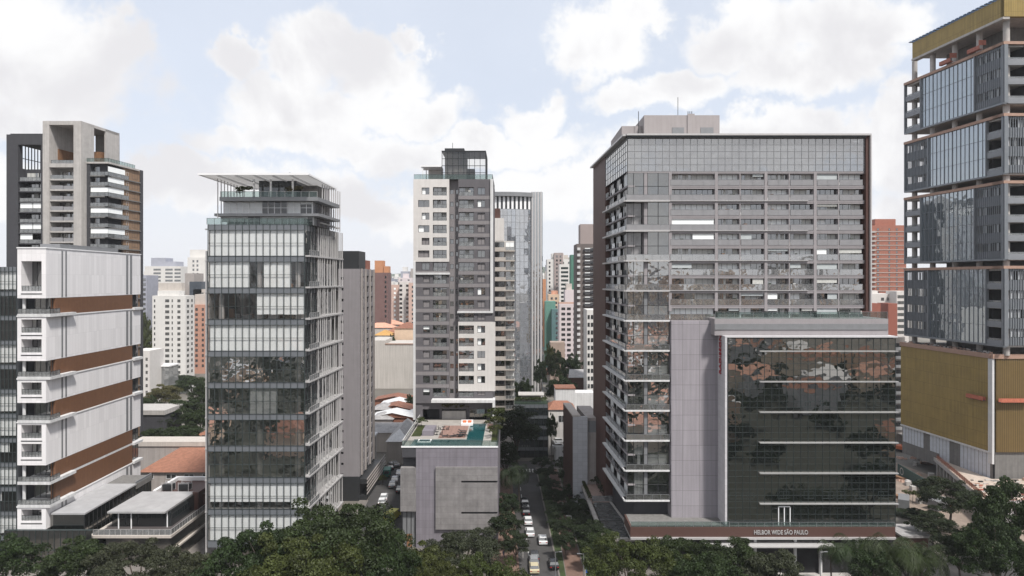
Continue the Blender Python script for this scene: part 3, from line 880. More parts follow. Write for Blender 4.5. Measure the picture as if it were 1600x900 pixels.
    for k in range(n):
        zb = zt - .9 - fl * (k + 1)
        b = MB(); b.fbox(F, 1.85, V.W + .2, -1.1, .2, zb - .32, zb); b.fbox(S, -.2, V.D, -.8, .2, zb - .32, zb); V.part('floor_slab', b, conc_d)
        b = MB(); rail(b, F, 1.9, V.W + .1, zb, 1.1, n=.1, step=1.1); rail(b, S, -.1, V.D * .62, zb, 1.1, n=.1, step=1.1); V.part('balcony_rail', b, [glass_rail, metal_d])
        V.win('f', 1.95, V.W - .85, zb, zb + fl - .32, 'dark:d', n=-1.1)
        if k in (0, 2) or (k % 4 in (0, 1, 2) and rr.random() < .75):
            b = MB(); 
            if rr.random() < .5: b.fbox(F, 2, V.W, -.06, 0, zb + 1.15, zb + fl - .35)
            b.fbox(S, 0, V.D * rr.uniform(.4, .6), -.06, 0, zb + 1.15, zb + fl - .35); V.part('roller_blind', b, blindm)
        V.win('r', 8.3, 9.3, zb + 1.0, zb + 2.3, 'dark:w', n=-.14)
        V.win('r', V.D * .75, V.D * .93, zb + .6, zb + 2.4, 'dark:d', n=-.14)
    V.done()
beige_tower()

# ================================================================== B: glazed tower with white fins and a slatted roof canopy
def fin_tower():
    Y0 = 130.0
    B = Bld('glass_office_tower', 'glazed office tower with white blinds, side fins and a slatted white roof canopy', 'building', PX(325, Y0), Y0, PX(476, Y0) - PX(325, Y0), 21.9, 0.042)
    F, S = B.F('f'), B.F('r'); W, D = B.W, B.D; z = B.z
    top = z(350.6); fh = 6.02; band = 1.1; n = 10
    rr = random.Random(3)
    # structure: slabs, columns, core
    b = MB()
    for k in range(n + 1):
        zs = top - k * fh
        b.fbox(F, .1, W - .1, -D + .1, -.3, zs - 1.0, zs - .05)
    B.part('floor_slabs', b, conc_d)
    b = MB(); b.fbox(F, 4.5, W - 4.5, -D + 4, -9, 0, top - .1); B.part('core', b, mid_in)
    b = MB(); b.fbox(F, .1, W - .1, -D, -D + .2, 0, top); b.fbox(B.F('l'), 0, D, -.3, -.1, 4, top); B.part('back_wall', b, conc_d)
    for ux in (.9 * W, .5 * W, .1 * W):
        for vy in (1.6, 11, 20):
            b = MB(); b.tube(F(ux, -vy, 0), F(ux, -vy, top - .5), .5, n=12); B.part('column', b, conc)
    BL = {0: [(0, 14, 0)], 1: [(0, 6, 0), (8, 12, 0)], 2: [(7, 14, .18)], 3: [(0, 14, 0.0)], 4: [], 5: [(6, 10, 0)], 6: [], 7: [], 8: [(0, 6, .26), (6, 12, .26), (12, 14, 0)], 9: [(0, 14, 0)]}
    curtain_tower(B, 'f', 0, W, top - n * fh, top, fh, 14, lambda k: glass_half if k in (4, 5, 6, 7) else glass_see, band=band, blinds=lambda k: BL[k], nz=2)
    # furniture seen dimly inside: desks and partitions
    for k in (1, 2, 4, 5, 8):
        a = top - (k + 1) * fh
        b = MB()
        for i in range(16):
            x, y = rr.uniform(.8, W - 2), rr.uniform(1.2, 7); h = rr.choice([.75, .75, 1.1, 1.8])
            b.fbox(F, x, x + rr.uniform(.6, 1.8), -y - .7, -y, a, a + h, rr.choice([0, 0, 1, 2]))
        B.part('furniture', b, [conc, wood, metal_d])
    # right facade: glazed strip then fins
    v7 = B.v(493)
    for k in range(n):
        a = top - (k + 1) * fh
        b = MB(); panes(b, S, 0, v7, a, a + fh - band, 4, 2, 0); panes(b, S, v7, D, a, a + fh - band, 10, 2, 0, n=-.8); B.part('side_glazing', b, glass_half)
        b = MB(); panes(b, S, 0, v7, a + fh - band, a + fh, 4, 1); B.part('spandrel_band', b, spandrel)
        b = MB(); b.fbox(S, .4, D + .6, -.8, .9, a - .12, a + .18); B.part('ledge', b, metal_l)
        b = MB(); rail(b, S, .5, v7, a + .18, 1.0, n=.8); B.part('balcony_rail', b, [glass_rail, metal_l])
        b = MB()
        x = v7 - .6
        while x < D + .5:
            b.fbox(S, x, x + .14, .62, .80, a + .18, a + fh - .12); x += rr.choice([1.1, 1.2, 1.4, 1.9, 2.8])
        B.part('vertical_fins', b, metal_l)
        if rr.random() < .6:
            v0 = rr.uniform(v7, D - 8); b = MB(); b.fbox(S, v0, v0 + rr.uniform(3, 7), -1.15, -1.1, a + .1, a + fh - 1); B.part('roller_blind', b, blind_b)
        m = MB(); grid(m, S, lsp(0, v7, 4), [a + (fh - band) / 2], 0, v7, a, a + fh, w=.07, n0=.01, n1=.1); B.part('mullion_grid', m, metal_t)
    # left hand white pole column
    b = MB(); b.fbox(F, -.9, -.55, -1.2, -.8, 0, z(392), 0)
    for k in range(0, n): b.fbox(F, -.95, .05, -1.3, -.7, top - k * fh - 1.0, top - k * fh - .75, 0)
    B.part('service_pipe', b, metal_l)
    # soffit and columns under the block
    zb = top - n * fh
    b = MB(); b.fbox(F, 0, W, -D, .02, zb - 1.3, zb - .02); B.part('base_beam', b, spandrel)
    b = MB(); panes(b, F, 3.5, W, 0, zb - 1.3, 11, 1, 0, n=-3.5); B.part('lobby_glazing', b, glass_teal)
    b = MB(); b.tube(F(1.7, -1, 0), F(1.7, -1, zb - 1.2), .55, n=14); B.part('column', b, white)
    # terraces on top
    z1, z2, z3, z4 = z(348.6), z(336.7), z(332.5), z(312.8)
    zt = top
    b = MB(); rail(b, F, -.2, W + .1, zt, 1.2, n=.1, step=1.4); rail(b, S, -.1, 7, zt, 1.2, n=.1, step=1.4); B.part('terrace_rail', b, [glass_railg, metal_d])
    ul, ur = B.u(340), B.u(482)
    def storey(u0, u1, za, zc, nb, blinds, vd, name):
        b = MB(); panes(b, F, u0, u1, za, zc, nb, 2, 0, n=-2.5); b.fbox(F, u0, u1, -12, -5, za, zc, 1)
        FR = lambda u, n, zz_: F(u1 + n, -u, zz_)
        panes(b, FR, 2.5, 14, za, zc, 8, 2, 2)
        B.part(name, b, [glass_see, mid_in, glass_half])
        w = (u1 - u0) / nb
        for i0, i1, lo in blinds:
            b = MB(); b.fbox(F, u0 + i0 * w + .02, u0 + i1 * w - .02, -2.8, -2.75, za + (zc - za) * lo, zc); B.part('roller_blind', b, blindm)
        for y0_ in (2.8, 7.2):
            b = MB(); b.fbox(FR, y0_, y0_ + 3.6, -.35, -.3, za + .1, zc); B.part('roller_blind', b, blindm)
        m = MB(); grid(m, F, lsp(u0, u1, nb), [(za + zc) / 2], u0, u1, za, zc, n0=-2.49, n1=-2.4, w=.08); B.part('mullion_grid', m, white_clean)
    storey(ul - .5, ur + .2, zt, z2, 14, [(0, 4, .4), (6, 13, .2)], 0, 'terrace_storey_glazing')
    b = MB(); b.fbox(F, B.u(330), B.u(495) , -15, -1.2, z2, z3); B.part('terrace_slab', b, metal_g)
    storey(ul, ur, z3, z4, 14, [(0, 6, 0), (10, 12, 0), (12, 14, .8)], 0, 'terrace_storey_glazing')
    b = MB(); b.fbox(F, B.u(339), B.u(494), -15, -1.0, z4, z4 + .75); B.part('terrace_slab', b, metal_g)
    b = MB(); rail(b, F, B.u(340), B.u(493), z4 + .75, 1.1, n=-1.1, step=1.5); B.part('terrace_rail', b, [glass_railg, metal_l])
    zc = z(271)
    b = MB(); b.fbox(F, B.u(386), B.u(447), -12, -5.5, z4 + .7, zc - .6, 0); b.fbox(F, B.u(448), B.u(474), -14, -8, z4 + .75, zc - 1.2, 1); B.part('penthouse', b, [glass_dark, mid_in])
    for px in (413, 386, 448):
        b = MB(); b.fbox(F, B.u(px) - .15, B.u(px) + .15, -3.3, -3, z4 + .7, zc); B.part('canopy_post', b, white_clean)
    # plants on the terraces
    # slatted canopy: frame, beams, slats (built in world units from its own corners)
    x0, x1, y0, y1 = PX(309, 127) - B.X, PX(482, 127) - B.X, -3.0, 17.5
    zc2 = PZ(270.5, 127)
    b = MB()
    b.box(x0, x1, y0, y0 + .35, zc2 - .35, zc2); b.box(x0, x1, y1 - .35, y1, zc2 - .35, zc2)
    b.box(x0, x0 + .3, y0 + .35, y1 - .35, zc2 - .35, zc2); b.box(x1 - .3, x1, y0 + .35, y1 - .35, zc2 - .35, zc2)
    for x in lsp(x0, x1, 6)[1:-1]: b.box(x - .12, x + .12, y0 + .35, y1 - .35, zc2 - .45, zc2 - .05)
    B.part('canopy_frame', b, white_clean)
    b = MB(); y = y0 + .6
    while y < y1 - .5:
        b.box(x0 + .3, x1 - .3, y, y + .26, zc2 - .22, zc2 - .06); y += .42
    B.part('canopy_slats', b, white_clean)
    # hanging fins left and right of the terraces
    b = MB()
    for i in range(9):
        y = 1 + i * 1.6; b.box(x0 + 1.9 - .03 * i, x0 + 2.0 - .03 * i, y, y + .25, z(340), zc2 - .4)
    B.part('hanging_fins', b, metal_l); b = MB()
    for v in lsp(8, 20, 8): b.box(W + B.k * v + .7, W + B.k * v + .9, v, v + .14, top, zc2 - .5)
    b.box(W + .65, W + 1.5, 6, 21, z(345), z(345) + .25); b.box(W + .65, W + 1.5, 6, 21, z(331), z(331) + .25)
    B.part('side_fins', b, metal_l)
    b = MB(); b.box(W - 2.5, W + .4, 13, 16.5, top, zc2 - .6); B.part('stair_core', b, mat('lilac_panel_dark', (0.30, 0.28, 0.31), .6, .1, 1))
    b = MB(); b.tube((x0 + 14.2, 6, zc2), (x0 + 14.2, 6, zc2 + 1.6), .05, n=6); B.part('roof_mast', b, metal_d)
    B.done()
    # potted plants standing on the upper terrace
    for i, (px, lab) in enumerate([(380, 'small green shrub on the roof terrace under the slatted canopy, near its left end'), (457, 'yellowish green shrub on the roof terrace under the slatted canopy, near its right end')]):
        tree('shrub', (PX(px, 134), 134.5, z4 + .75), lab, 1.3, leafm=leaf_y if i else leaf_b, name='terrace_shrub', cat='shrub')
fin_tower()

# ================================================================== I: tall plain grey slab building
def slab_tower():
    Y0 = 170.0
    B = Bld('apartment_tower', 'plain grey slab tower with one column of tiny windows and a black rooftop box', 'building', -55, Y0, PX(562, Y0) + 55, 18.0, 0.0)
    F, S = B.F('f'), B.F('r'); z = B.z; W, D = B.W, B.D
    zt = z(420); fh = 2.72
    hf = []; hs = []
    u0 = B.u(534.5); n = 19
    c1, c2, c3, c4, c5, c6 = 4.2, 5.2, 8.0, 11.0, 12.5, 16.0
    for k in range(n):
        zz = z(435) - fh * k
        hf.append((u0 - .3, u0 + .35, zz - .3, zz + .35))
        zb = zz - .7
        hs += [(c1, c2, zb, zb + 1.3), (c3, c4, zb - .2, zb + 1.4), (c5, c6, zb - .2, zb + 1.4)]
    b = MB(); B.wall(b, 'f', 6, zt, hf, 0); B.wall(b, 'r', 6, zt, hs, 0); B.wall(b, 'l', 0, zt); B.wall(b, 'b', 0, zt)
    b.quad((0, 0, zt), (W, 0, zt), (W, D, zt), (0, D, zt))
    B.part('wall', b, mat('cool_grey_render', (0.235, 0.22, 0.23), .85, .05, .5, streak=.12))
    for h in hf: B.win('f', *h, 'dark:d', wt=4)
    for h in hs: B.win('r', *h, 'dark:d')
    b = MB()
    for v in (1.6, 2.0, 6.2, 11.7, 16.6): b.fbox(S, v, v + .45, 0.0, .35, 6, zt + .1)
    B.part('pilasters', b, beige_d)
    b = MB(); b.fbox(F, W - 8, W - .3, -8, -.5, zt, z(392)); B.part('rooftop_box', b, metal_d)
    b = MB(); b.fbox(S, 9, 15, -6, -.5, zt, zt + 2.4); B.part('stair_head', b, brick)
    b = MB(); b.fbox(F, 0, W, -D, .3, 0, 5.98); b.fbox(S, -.2, D, -2, 1.8, 4.2, 5.4); b.fbox(S, 0, D, -1, 1.7, 0, 1.2); B.part('dark_base', b, metal_d)
    b = MB()
    for i in range(5): b.fbox(S, -.2 , D + 6, 1.8, 2.0, 1.6 + i * .9, 1.85 + i * .9)
    B.part('louvre_fence', b, beige_d)
    B.done()
slab_tower()

# ================================================================== C: centre residential tower with pool podium
def centre_tower():
    Y0 = 167.0
    B = Bld('apartment_tower', 'slim grey apartment tower with stepped white frames and a glass rooftop box', 'building', PX(646, Y0), Y0, PX(770, Y0) - PX(646, Y0), 20.0, 0.0)
    F = B.F('f'); u, z = B.u, B.z; W, D = B.W, B.D
    zt = z(280); zdeck = 20.8; fh = 3.072
    rows = [z(298.6) - fh * k for k in range(17)]
    zlow = z(630)
    holes = []
    rr = random.Random(9)
    for k, zc in enumerate(rows):
        zb, zu = zc - 1.0, zc + .95
        # left small window
        sw = (659, 671) if k % 2 == 0 else (653.5, 671)
        if k >= 7: sw = (661, 671.5)
        holes.append((u(sw[0]), u(sw[1]), zb + .15, zu - .1, 'small', k))
        holes.append((u(676.5), u(698), zb - .1, zu, 'bal', k))
        holes.append((u(716.8), u(740.5), zb - .1, zu, 'bal', k))
        holes.append((u(746), u(758), zb + .15, zu - .1, 'small', k))
    rec = [(702.5, 708), (711.5, 715)]
    b = MB()
    ua, ub = u(702), u(716)
    hl = [h[:4] for h in holes if h[1] < ua]; hr = [h[:4] for h in holes if h[0] > ub]
    B.wall(b, 'f', zlow, zt, hl, 0, t=.9, u0=0, u1=ua); B.wall(b, 'f', zlow, zt, hr, 0, t=.9, u0=ub, u1=W)
    rh = []
    for zc in rows:
        for p, q in rec: rh.append((u(p), u(q), zc - .55, zc + .6))
    B.wall(b, 'f', zlow, zt, rh, 1, t=.25, u0=ua, u1=ub, n=-1.4)
    for uu in (ua, ub): b.quad(F(uu, 0, zlow), F(uu, -1.4, zlow), F(uu, -1.4, zt), F(uu, 0, zt), 1)
    B.wall(b, 'r', 0, zt, (), 0); B.wall(b, 'l', 0, zt, (), 0); B.wall(b, 'b', 0, zt, (), 0)
    b.quad((0, 0, zt), (W, 0, zt), (W, D, zt), (0, D, zt), 1)
    b.quad((0, 0, zlow), (W, 0, zlow), (W, D, zlow), (0, D, zlow), 1)
    B.part('wall', b, [purple_grey, grey_render2])
    # lighter bands between the rows
    b = MB()
    for zc in rows[:-1]:
        b.fbox(F, .02, ua - .02, .002, .03, zc - 2.0, zc - 1.15); b.fbox(F, ub + .02, W - .02, .002, .03, zc - 2.0, zc - 1.15)
    B.part('pale_band', b, grey_render2)
    # white frames, a few cm proud
    b = MB()
    FR = lambda uu, n, zz: F(uu, n + .12, zz)
    h1 = [h[:4] for h in holes if h[5] <= 5 and h[1] < ua]
    B2 = type('o', (), {})
    def frame(u0, u1, z0, z1, hs):
        us = sorted({u0, u1, *[h[0] for h in hs], *[h[1] for h in hs]}); zs = sorted({z0, z1, *[h[2] for h in hs], *[h[3] for h in hs]})
        for j in range(len(zs) - 1):
            zc = (zs[j] + zs[j + 1]) / 2; run = None
            for i in range(len(us) - 1):
                uc = (us[i] + us[i + 1]) / 2; hit = any(h[0] < uc < h[1] and h[2] < zc < h[3] for h in hs)
                if not hit and run is None: run = us[i]
                if hit and run is not None: b.fbox(F, run, us[i], .032, .14, zs[j], zs[j + 1]); run = None
            if run is not None: b.fbox(F, run, us[-1], .032, .14, zs[j], zs[j + 1])
    frame(0, ua, z(409), zt, h1)
    B.part('white_frame', b, cream); b = MB()
    frame(ub, u(774), z(611), z(503), [h[:4] for h in holes if 11 <= h[5] <= 15 and h[0] > ub])
    B.part('white_frame', b, cream)
    b = MB()
    b.fbox(F, 0, .55, .032, .5, zdeck, z(409) - .01); b.fbox(F, .56, ua + .2, .032, .4, z(429), z(426))
    b.fbox(F, ub - .2, W - .61, .032, .4, z(489), z(486)); b.fbox(F, W - .6, W + .1, .032, .4, z(489), zt)
    b.fbox(F, u(676), W, .15, 3.0, z(626), z(622)); b.fbox(F, W + .01, W + .6, -1, 3.0, zdeck, z(622))
    B.part('white_edge_strip', b, white)
    for h in holes:
        st = h[4]
        if st == 'small': B.win('f', *h[:4], rr.choice(['shut:d', 'dark:d', 'half:d', 'half:d', 'shut:d']), n=-.25)
        else:
            B.win('f', *h[:4], rr.choice(['dark:d', 'curt:d', 'side:d', 'curt:d']), n=-.85)
            b = MB(); rail(b, F, h[0] + .05, h[1] - .05, h[2], 1.0, n=-.1, step=1.1); B.rep('balcony_rail', b.mesh('balcony_rail', [glass_rail, metal_d]), (0, 0, 0))
            if rr.random() < .6: clutter(B, F, h[0] + .2, h[1] - .2, -.75, -.3, h[2] + .02, rr)
    for h in rh: B.win('f', *h, 'dark:d', n=-1.6, wt=.3)
    # roof: rails, glass box, pavilion
    b = MB(); rail(b, F, .1, W - .1, zt, 1.2, n=-.1, step=1.5); rail(b, B.F('r'), .1, D, zt, 1.2, n=-.1, step=1.5); B.part('roof_rail', b, [glass_railg, metal_d])
    g0, g1, zg = u(690), u(758.5), z(236)
    b = MB(); panes(b, F, g0, g1, zt + .05, zg, 8, 4, 0, n=-1.0)
    FRr = lambda a, n, zz: F(g1 + n, -a, zz)
    panes(b, FRr, 1, 11, zt + .05, zg, 5, 4, 0)
    B.part('glass_box', b, glass_see)
    b = MB(); grid(b, F, lsp(g0, g1, 8), lsp(zt, zg, 4), g0, g1, zt, zg, w=.12, n0=-1, n1=-.85); grid(b, FRr, lsp(1, 11, 5), lsp(zt, zg, 4), 1, 11, zt, zg, w=.12, n0=0.01, n1=.12)
    b.fbox(F, g0 - .1, g1 + .1, -11, -.8, zg, zg + .25); B.part('glass_box_frame', b, metal_d)
    b = MB(); b.fbox(F, g0 + .5, g0 + 5.8, -9, -3, zt, zg - .1); b.fbox(F, g0 + 5.8, g1 - 3, -9, -6, zt, zt + 3.5); B.part('lift_core', b, conc_d)
    b = MB(); b.fbox(F, u(693), u(724), -9, -3, zg + .25, z(228)); B.part('water_tank', b, metal_d)
    b = MB(); b.fbox(F, u(657), g0 - .15, -6, -.5, z(260), z(258)); b.tube(F(u(660), -.8, zt), F(u(660), -.8, z(260)), .12); b.tube(F(u(663), -3.8, zt), F(u(663), -3.8, z(260)), .12); B.part('roof_canopy', b, white_clean)
    b = MB(); b.fbox(F, u(665), g0 - .2, -6, -5.5, zt, z(260)); B.part('canopy_wall', b, cream)
    b = MB(); b.tube(F(u(705), -4, z(228)), F(u(705), -4, z(218)), .06, n=6); B.part('antenna', b, metal_d)
    # ground-level lounge behind the pool deck
    zl = zlow
    b = MB()
    b.fbox(F, .02, u(660), -6, -.3, zdeck, zl); b.fbox(F, u(760), W - .02, -6, -.3, zdeck, zl); b.fbox(F, u(660), u(760), -6.4, -6, zdeck, zl)
    b.fbox(F, u(660), u(760), -6, -.5, z(640), zl); b.fbox(F, u(686), u(690), -6, -1, zdeck, z(640)); b.fbox(F, u(728), u(733), -6, -1, zdeck, z(640))
    B.part('lounge_wall', b, purple_grey)
    b = MB(); panes(b, F, u(733), u(757), zdeck, z(641), 3, 2, n=-1.5); grid(b, F, lsp(u(733), u(757), 3), [zdeck + 2.6], u(733), u(757), zdeck, z(641), n0=-1.5, n1=-1.42, m=1, w=.1); B.part('glass_door', b, [glass_teal, metal_g])
    b = MB(); b.fbox(F, u(690.5), u(727.5), -2.2, -.4, zdeck, zdeck + 2.0); B.part('planter', b, conc)
    b = MB(); b.fbox(F, u(667), u(685.5), -5.9, -1.5, zdeck, z(642)); B.part('dark_lounge', b, dark_in)
    B.done()
    for i, px in enumerate(lsp(693, 725, 6)):
        tree('shrub', (PX(px, 168), 168.3, zdeck + 1.9), 'olive leafy plant in the long concrete planter behind the pool deck', 1.0 + .2 * (i % 2), leafm=leaf_y, name='planter_shrub', cat='shrub', group='plants in the long planter behind the pool deck')
centre_tower()

def pool_podium():
    Y0 = 140.0; zt = PZ(697, Y0)
    B = Bld('podium_block', 'lilac grey podium block with a board-marked concrete screen below the pool', 'building', PX(628, Y0), Y0, PX(778, Y0) - PX(628, Y0), 27.0, 0.0)
    F, S = B.F('f'), B.F('r'); W, D = B.W, B.D; u, z = B.u, B.z
    b = MB(); B.wall(b, 'f', 0, 18.58, u0=u(650)); B.wall(b, 'r', 0, zt - .31); B.wall(b, 'l', 0, zt - .31, u0=1.5); B.wall(b, 'b', 0, zt - .31)
    b.quad(F(0, -1.5, 0), F(u(650), -1.5, 0), F(u(650), -1.5, 18.58), F(0, -1.5, 18.58), 1); b.quad(F(u(650), -1.5, 0), F(u(650), 0, 0), F(u(650), 0, 18.58), F(u(650), -1.5, 18.58), 0)
    b.quad((0, 0, 18.57), (W, 0, 18.57), (W, D, 18.57), (0, D, 18.57), 0)
    B.part('wall', b, [lilac, dark_render])
    b = MB(); s0, s1, sa, sb = u(681), u(777.6), z(826), z(729)
    # concrete screen with two real slots
    hs = [(u(721), s1, z(753.5), z(750)), (u(721), s1, z(802), z(798.5))]
    zs = [sa, hs[1][2], hs[1][3], hs[0][2], hs[0][3], sb]
    for i in range(5):
        b.fbox(F, s0, (u(721) if i in (1, 3) else s1), .02, .55, zs[i], zs[i + 1])
    B.part('concrete_screen', b, conc_board)
    b = MB(); 
    for h in hs: b.fbox(F, h[0], h[1] - .05, .003, .08, h[2] + .01, h[3] - .01)
    B.part('slot', b, dark_in)
    b = MB(); b.fbox(F, -.3, u(650) - .02, -1.4, .1, z(799), z(731)); B.part('concrete_panel', b, conc_board)
    b = MB(); b.fbox(F, -.1, u(650) - .1, -1.45, -.8, 0, z(799) - .05, 0); 
    for x in lsp(0, u(650) - .2, 3): b.fbox(F, x - .06, x + .06, -.8, -.7, 0, z(799) - .05, 1)
    b.fbox(F, .9, 2.0, -.7, -.6, 0, 2.6, 2)
    B.part('gate', b, [metal_g, metal_d, wood])
    # deck built up from pieces so the water really lies lower
    zd = 20.8
    x = lambda px, Y: PX(px, Y) - B.X
    b = MB()
    # water channel along the front: y 0.4..3.6 full width; arm at right: x 18..22 up to y 20
    L = W; yf = 6.6; xa, xb = 12.8, 16.4
    b.box(u(650), L, 0.0, .35, 18.6, zt - .3, 2); b.box(0, u(650) - .01, 0.0, .35, 18.6, zt - .3, 3)
    b.box(.3, xa, yf, D, 18.6, zd, 1); b.box(xb, L - .1, yf, D, 18.6, zd, 1); b.box(xa, xb, 22.5, D, 18.6, zd, 1)
    b.box(.3, 1.6, .36, yf, 18.6, zd, 1); b.box(xb, L - .1, .36, yf, 18.6, zd, 1)
    B.part('deck', b, [white, mat('pale_stone_deck', (0.31, 0.29, 0.27), .8, .14, .6, joints=(1.2, 1.2, 0, .02), jcol=.85, seams='flat'), lilac, dark_render])
    b = MB(); b.box(6.6, xa - .35, yf + .7, 20.0, zd, zd + .02); b.box(xb + .4, L - 1.6, 17, 22, zd, zd + .02); B.part('brown_deck', b, mat('brown_deck_boards', (0.24, 0.15, 0.125), .8, .12, 1.2, joints=(.3, 30, 0, .02), jcol=.8, seams='flat'))
    water = mat('pool_water', (0.004, 0.062, 0.068), .05, .1, .6, spec=.7, bump=.15)
    b = MB(); b.box(1.6, xb, .36, yf, 18.65, zd - .12); b.box(xa, xb, yf, 22.5, 18.65, zd - .121); B.part('pool_water', b, water)
    b = MB(); b.box(2.6, 5.4, 4.0, 6.2, zd - .13, zd + .05); b.box(2.85, 5.15, 4.25, 5.95, zd + .045, zd + .06, 1); B.part('spa_tub', b, [white_clean, water])
    b = MB(); b.box(.6, 2.6, 9, 20, zd, zd + .12); b.box(L - 1.5, L - .2, 4, 24, zd, zd + .12); B.part('lawn_strip', b, leaf_b)
    b = MB(); b.box(2.9, 5.4, 9.5, 15.5, zd, zd + 1.1); B.part('grey_box_seat', b, lilac)
    b = MB(); b.fbox(F, -.15, L + .05, -.3, .12, zt - .3, zt); B.part('white_coping', b, white_clean)
    b = MB(); rail(b, F, 0, L, zt - .02, 1.15, n=-.05, step=1.6); rail(b, S, .1, D - 3, zt - .1, 1.2, n=-.05, step=1.6); B.part('glass_rail', b, [glass_railg, metal_t])
    b = MB(); rail(b, B.F('l'), .1, D, zd, 1.2, n=-.05, step=1.6, mg=0, mp=1); B.part('side_rail', b, [glass_rail, white_clean])
    B.done()
    X, Y = B.X, B.Y
    def lounger(px, py, rz, lab):
        t = thing('sun_lounger', lab, 'sun lounger', (X + px, Y + py, zd + .02), rz, 'loungers on the brown pool deck')
        b = MB(); b.box(-.33, .33, -.9, .4, .28, .36); b.build('seat', metal_d, t)
        b = MB(); b.hexa([(-.33, .4, .30), (.33, .4, .30), (.33, .9, .62), (-.33, .9, .62), (-.33, .4, .36), (.33, .4, .36), (.33, .9, .70), (-.33, .9, .70)]); b.build('backrest', metal_d, t)
        for sx_ in (-1, 1):
            for sy in (-.8, .3): 
                b = MB(); b.box(sx_ * .3 - .03, sx_ * .3 + .03, sy - .03, sy + .03, 0, .28); b.build('leg', metal_d, t)
    for i, (px, py) in enumerate([(11.5, 13), (11.5, 11), (12, 9), (10.6, 9), (7.8, 8.3), (9.4, 8.2), (11.4, 8.5)]):
        lounger(px, py, 1.5 + i * .13, ['black sun lounger on the brown deck nearest the planter wall', 'black sun lounger second from the planter on the brown deck', 'black sun lounger by the pool arm in the middle of the brown deck', 'black sun lounger left of the middle pair on the brown deck', 'black lounger at the front left of the brown pool deck', 'black lounger at the front middle of the brown pool deck', 'black lounger at the front right of the brown pool deck'][i])
    def chair_set(px, py, lab):
        t = thing('garden_table', lab, 'table', (X + px, Y + py, zd), 0)
        b = MB(); b.box(-.4, .4, -.4, .4, .66, .72); b.build('tabletop', metal_d, t)
        b = MB(); b.box(-.05, .05, -.05, .05, 0, .66); b.box(-.3, .3, -.3, .3, 0, .03); b.build('leg', metal_d, t)
        for s in (-1, 1):
            c = thing('garden_chair', 'dark chair %s of the %s' % ('left' if s < 0 else 'right', lab), 'chair', (X + px + s * .95, Y + py, zd), 0)
            b = MB(); b.box(-.3, .3, -.3, .3, .38, .46); b.build('seat', metal_d, c)
            b = MB(); b.box(s * .3 - .04, s * .3 + .04, -.3, .3, .46, .95); b.build('backrest', metal_d, c)
            for q in ((-.25, -.25), (.25, -.25), (.25, .25), (-.25, .25)):
                b = MB(); b.box(q[0] - .03, q[0] + .03, q[1] - .03, q[1] + .03, 0, .38); b.build('leg', metal_d, c)
    chair_set(6.0, 10.5, 'small dark table on the pale deck nearer the pool')
    chair_set(7.0, 15.5, 'small dark table on the pale deck nearer the lounge door')
    t = thing('daybed', 'white cushioned daybed with two orange pillows before the planter wall', 'daybed', (X + 12.0, Y + 20.6, zd), 0)
    b = MB(); b.box(-1.4, 1.4, -.7, .7, 0, .5); b.build('base', white_clean, t)
    b = MB(); b.box(-1.4, 1.4, .7, .95, 0, 1.1); b.build('backrest', white_clean, t)
    for s in (-.6, .6):
        b = MB(); b.hexa([(s - .4, .3, .5), (s + .4, .3, .5), (s + .4, .5, .5), (s - .4, .5, .5), (s - .4, .5, 1.0), (s + .4, .5, 1.0), (s + .4, .68, 1.0), (s - .4, .68, 1.0)]); b.build('pillow', mat('orange_cushion', (.5, .14, .06), .9, .2, 4), t)
    for i, yy in enumerate((8, 14, 20)):
        tree('shrub', (X + L - .8, Y + yy, zd + .1), ['green bush at the front of the right hand planting strip by the pool', 'green bush midway along the right hand strip by the pool', 'tall green bush by the white post at the back of the pool deck'][i], 1.3 + .4 * i, leafm=leaf_b, name='deck_bush', cat='bush')
    tree('shrub', (X + 1.5, Y + 19, zd + .1), 'green bush on the left lawn strip beside the pool deck', 1.0, leafm=leaf_b, name='deck_bush', cat='bush')
pool_podium()

# C2: beige building of stacked balconies
def beige_balconies():
    Y0 = 207.0
    B = Bld('apartment_tower', 'beige apartment tower with long balconies just right behind the slim grey tower', 'building', -14.0, Y0, PX(804, Y0) + 14, 14, 0)
    F = B.F('f'); z, u = B.z, B.u; zt = z(376); fh = 3.0
    b = MB(); b.fbox(F, 0, B.W - .1, -14, -1.6, 0, zt); b.fbox(F, 0, u(787), -14, -1.5, zt, z(340)); b.fbox(F, 0, u(781), -13, -3, z(340), z(324), 1); b.fbox(F, 0, u(771), -1.6, .3, 0, zt); B.part('wall', b, [cream, brown_wall])
    rr = random.Random(12)
    for k in range(17):
        zb = zt - fh * (k + 1)
        b = MB(); b.fbox(F, 0, B.W + .1, -1.6, .5, zb - .3, zb + .1); b.fbox(F, 0, u(790) - .02, .2, .42, zb + .11, zb + .95); B.part('balcony_slab', b, beige)
        b = MB(); rail(b, F, u(790), B.W, zb + .1, 1.0, n=.4, step=1.0); B.part('balcony_rail', b, [glass_rail, metal_l])
        B.win('f', u(772), u(788), zb + .1, zb + fh - .35, 'dark:d', n=-1.5)
        B.win('f', u(790), u(803.3), zb + .1, zb + fh - .35, rr.choice(['dark:l', 'blind:l', 'side:l']), n=-1.5)
    B.done()
beige_balconies()

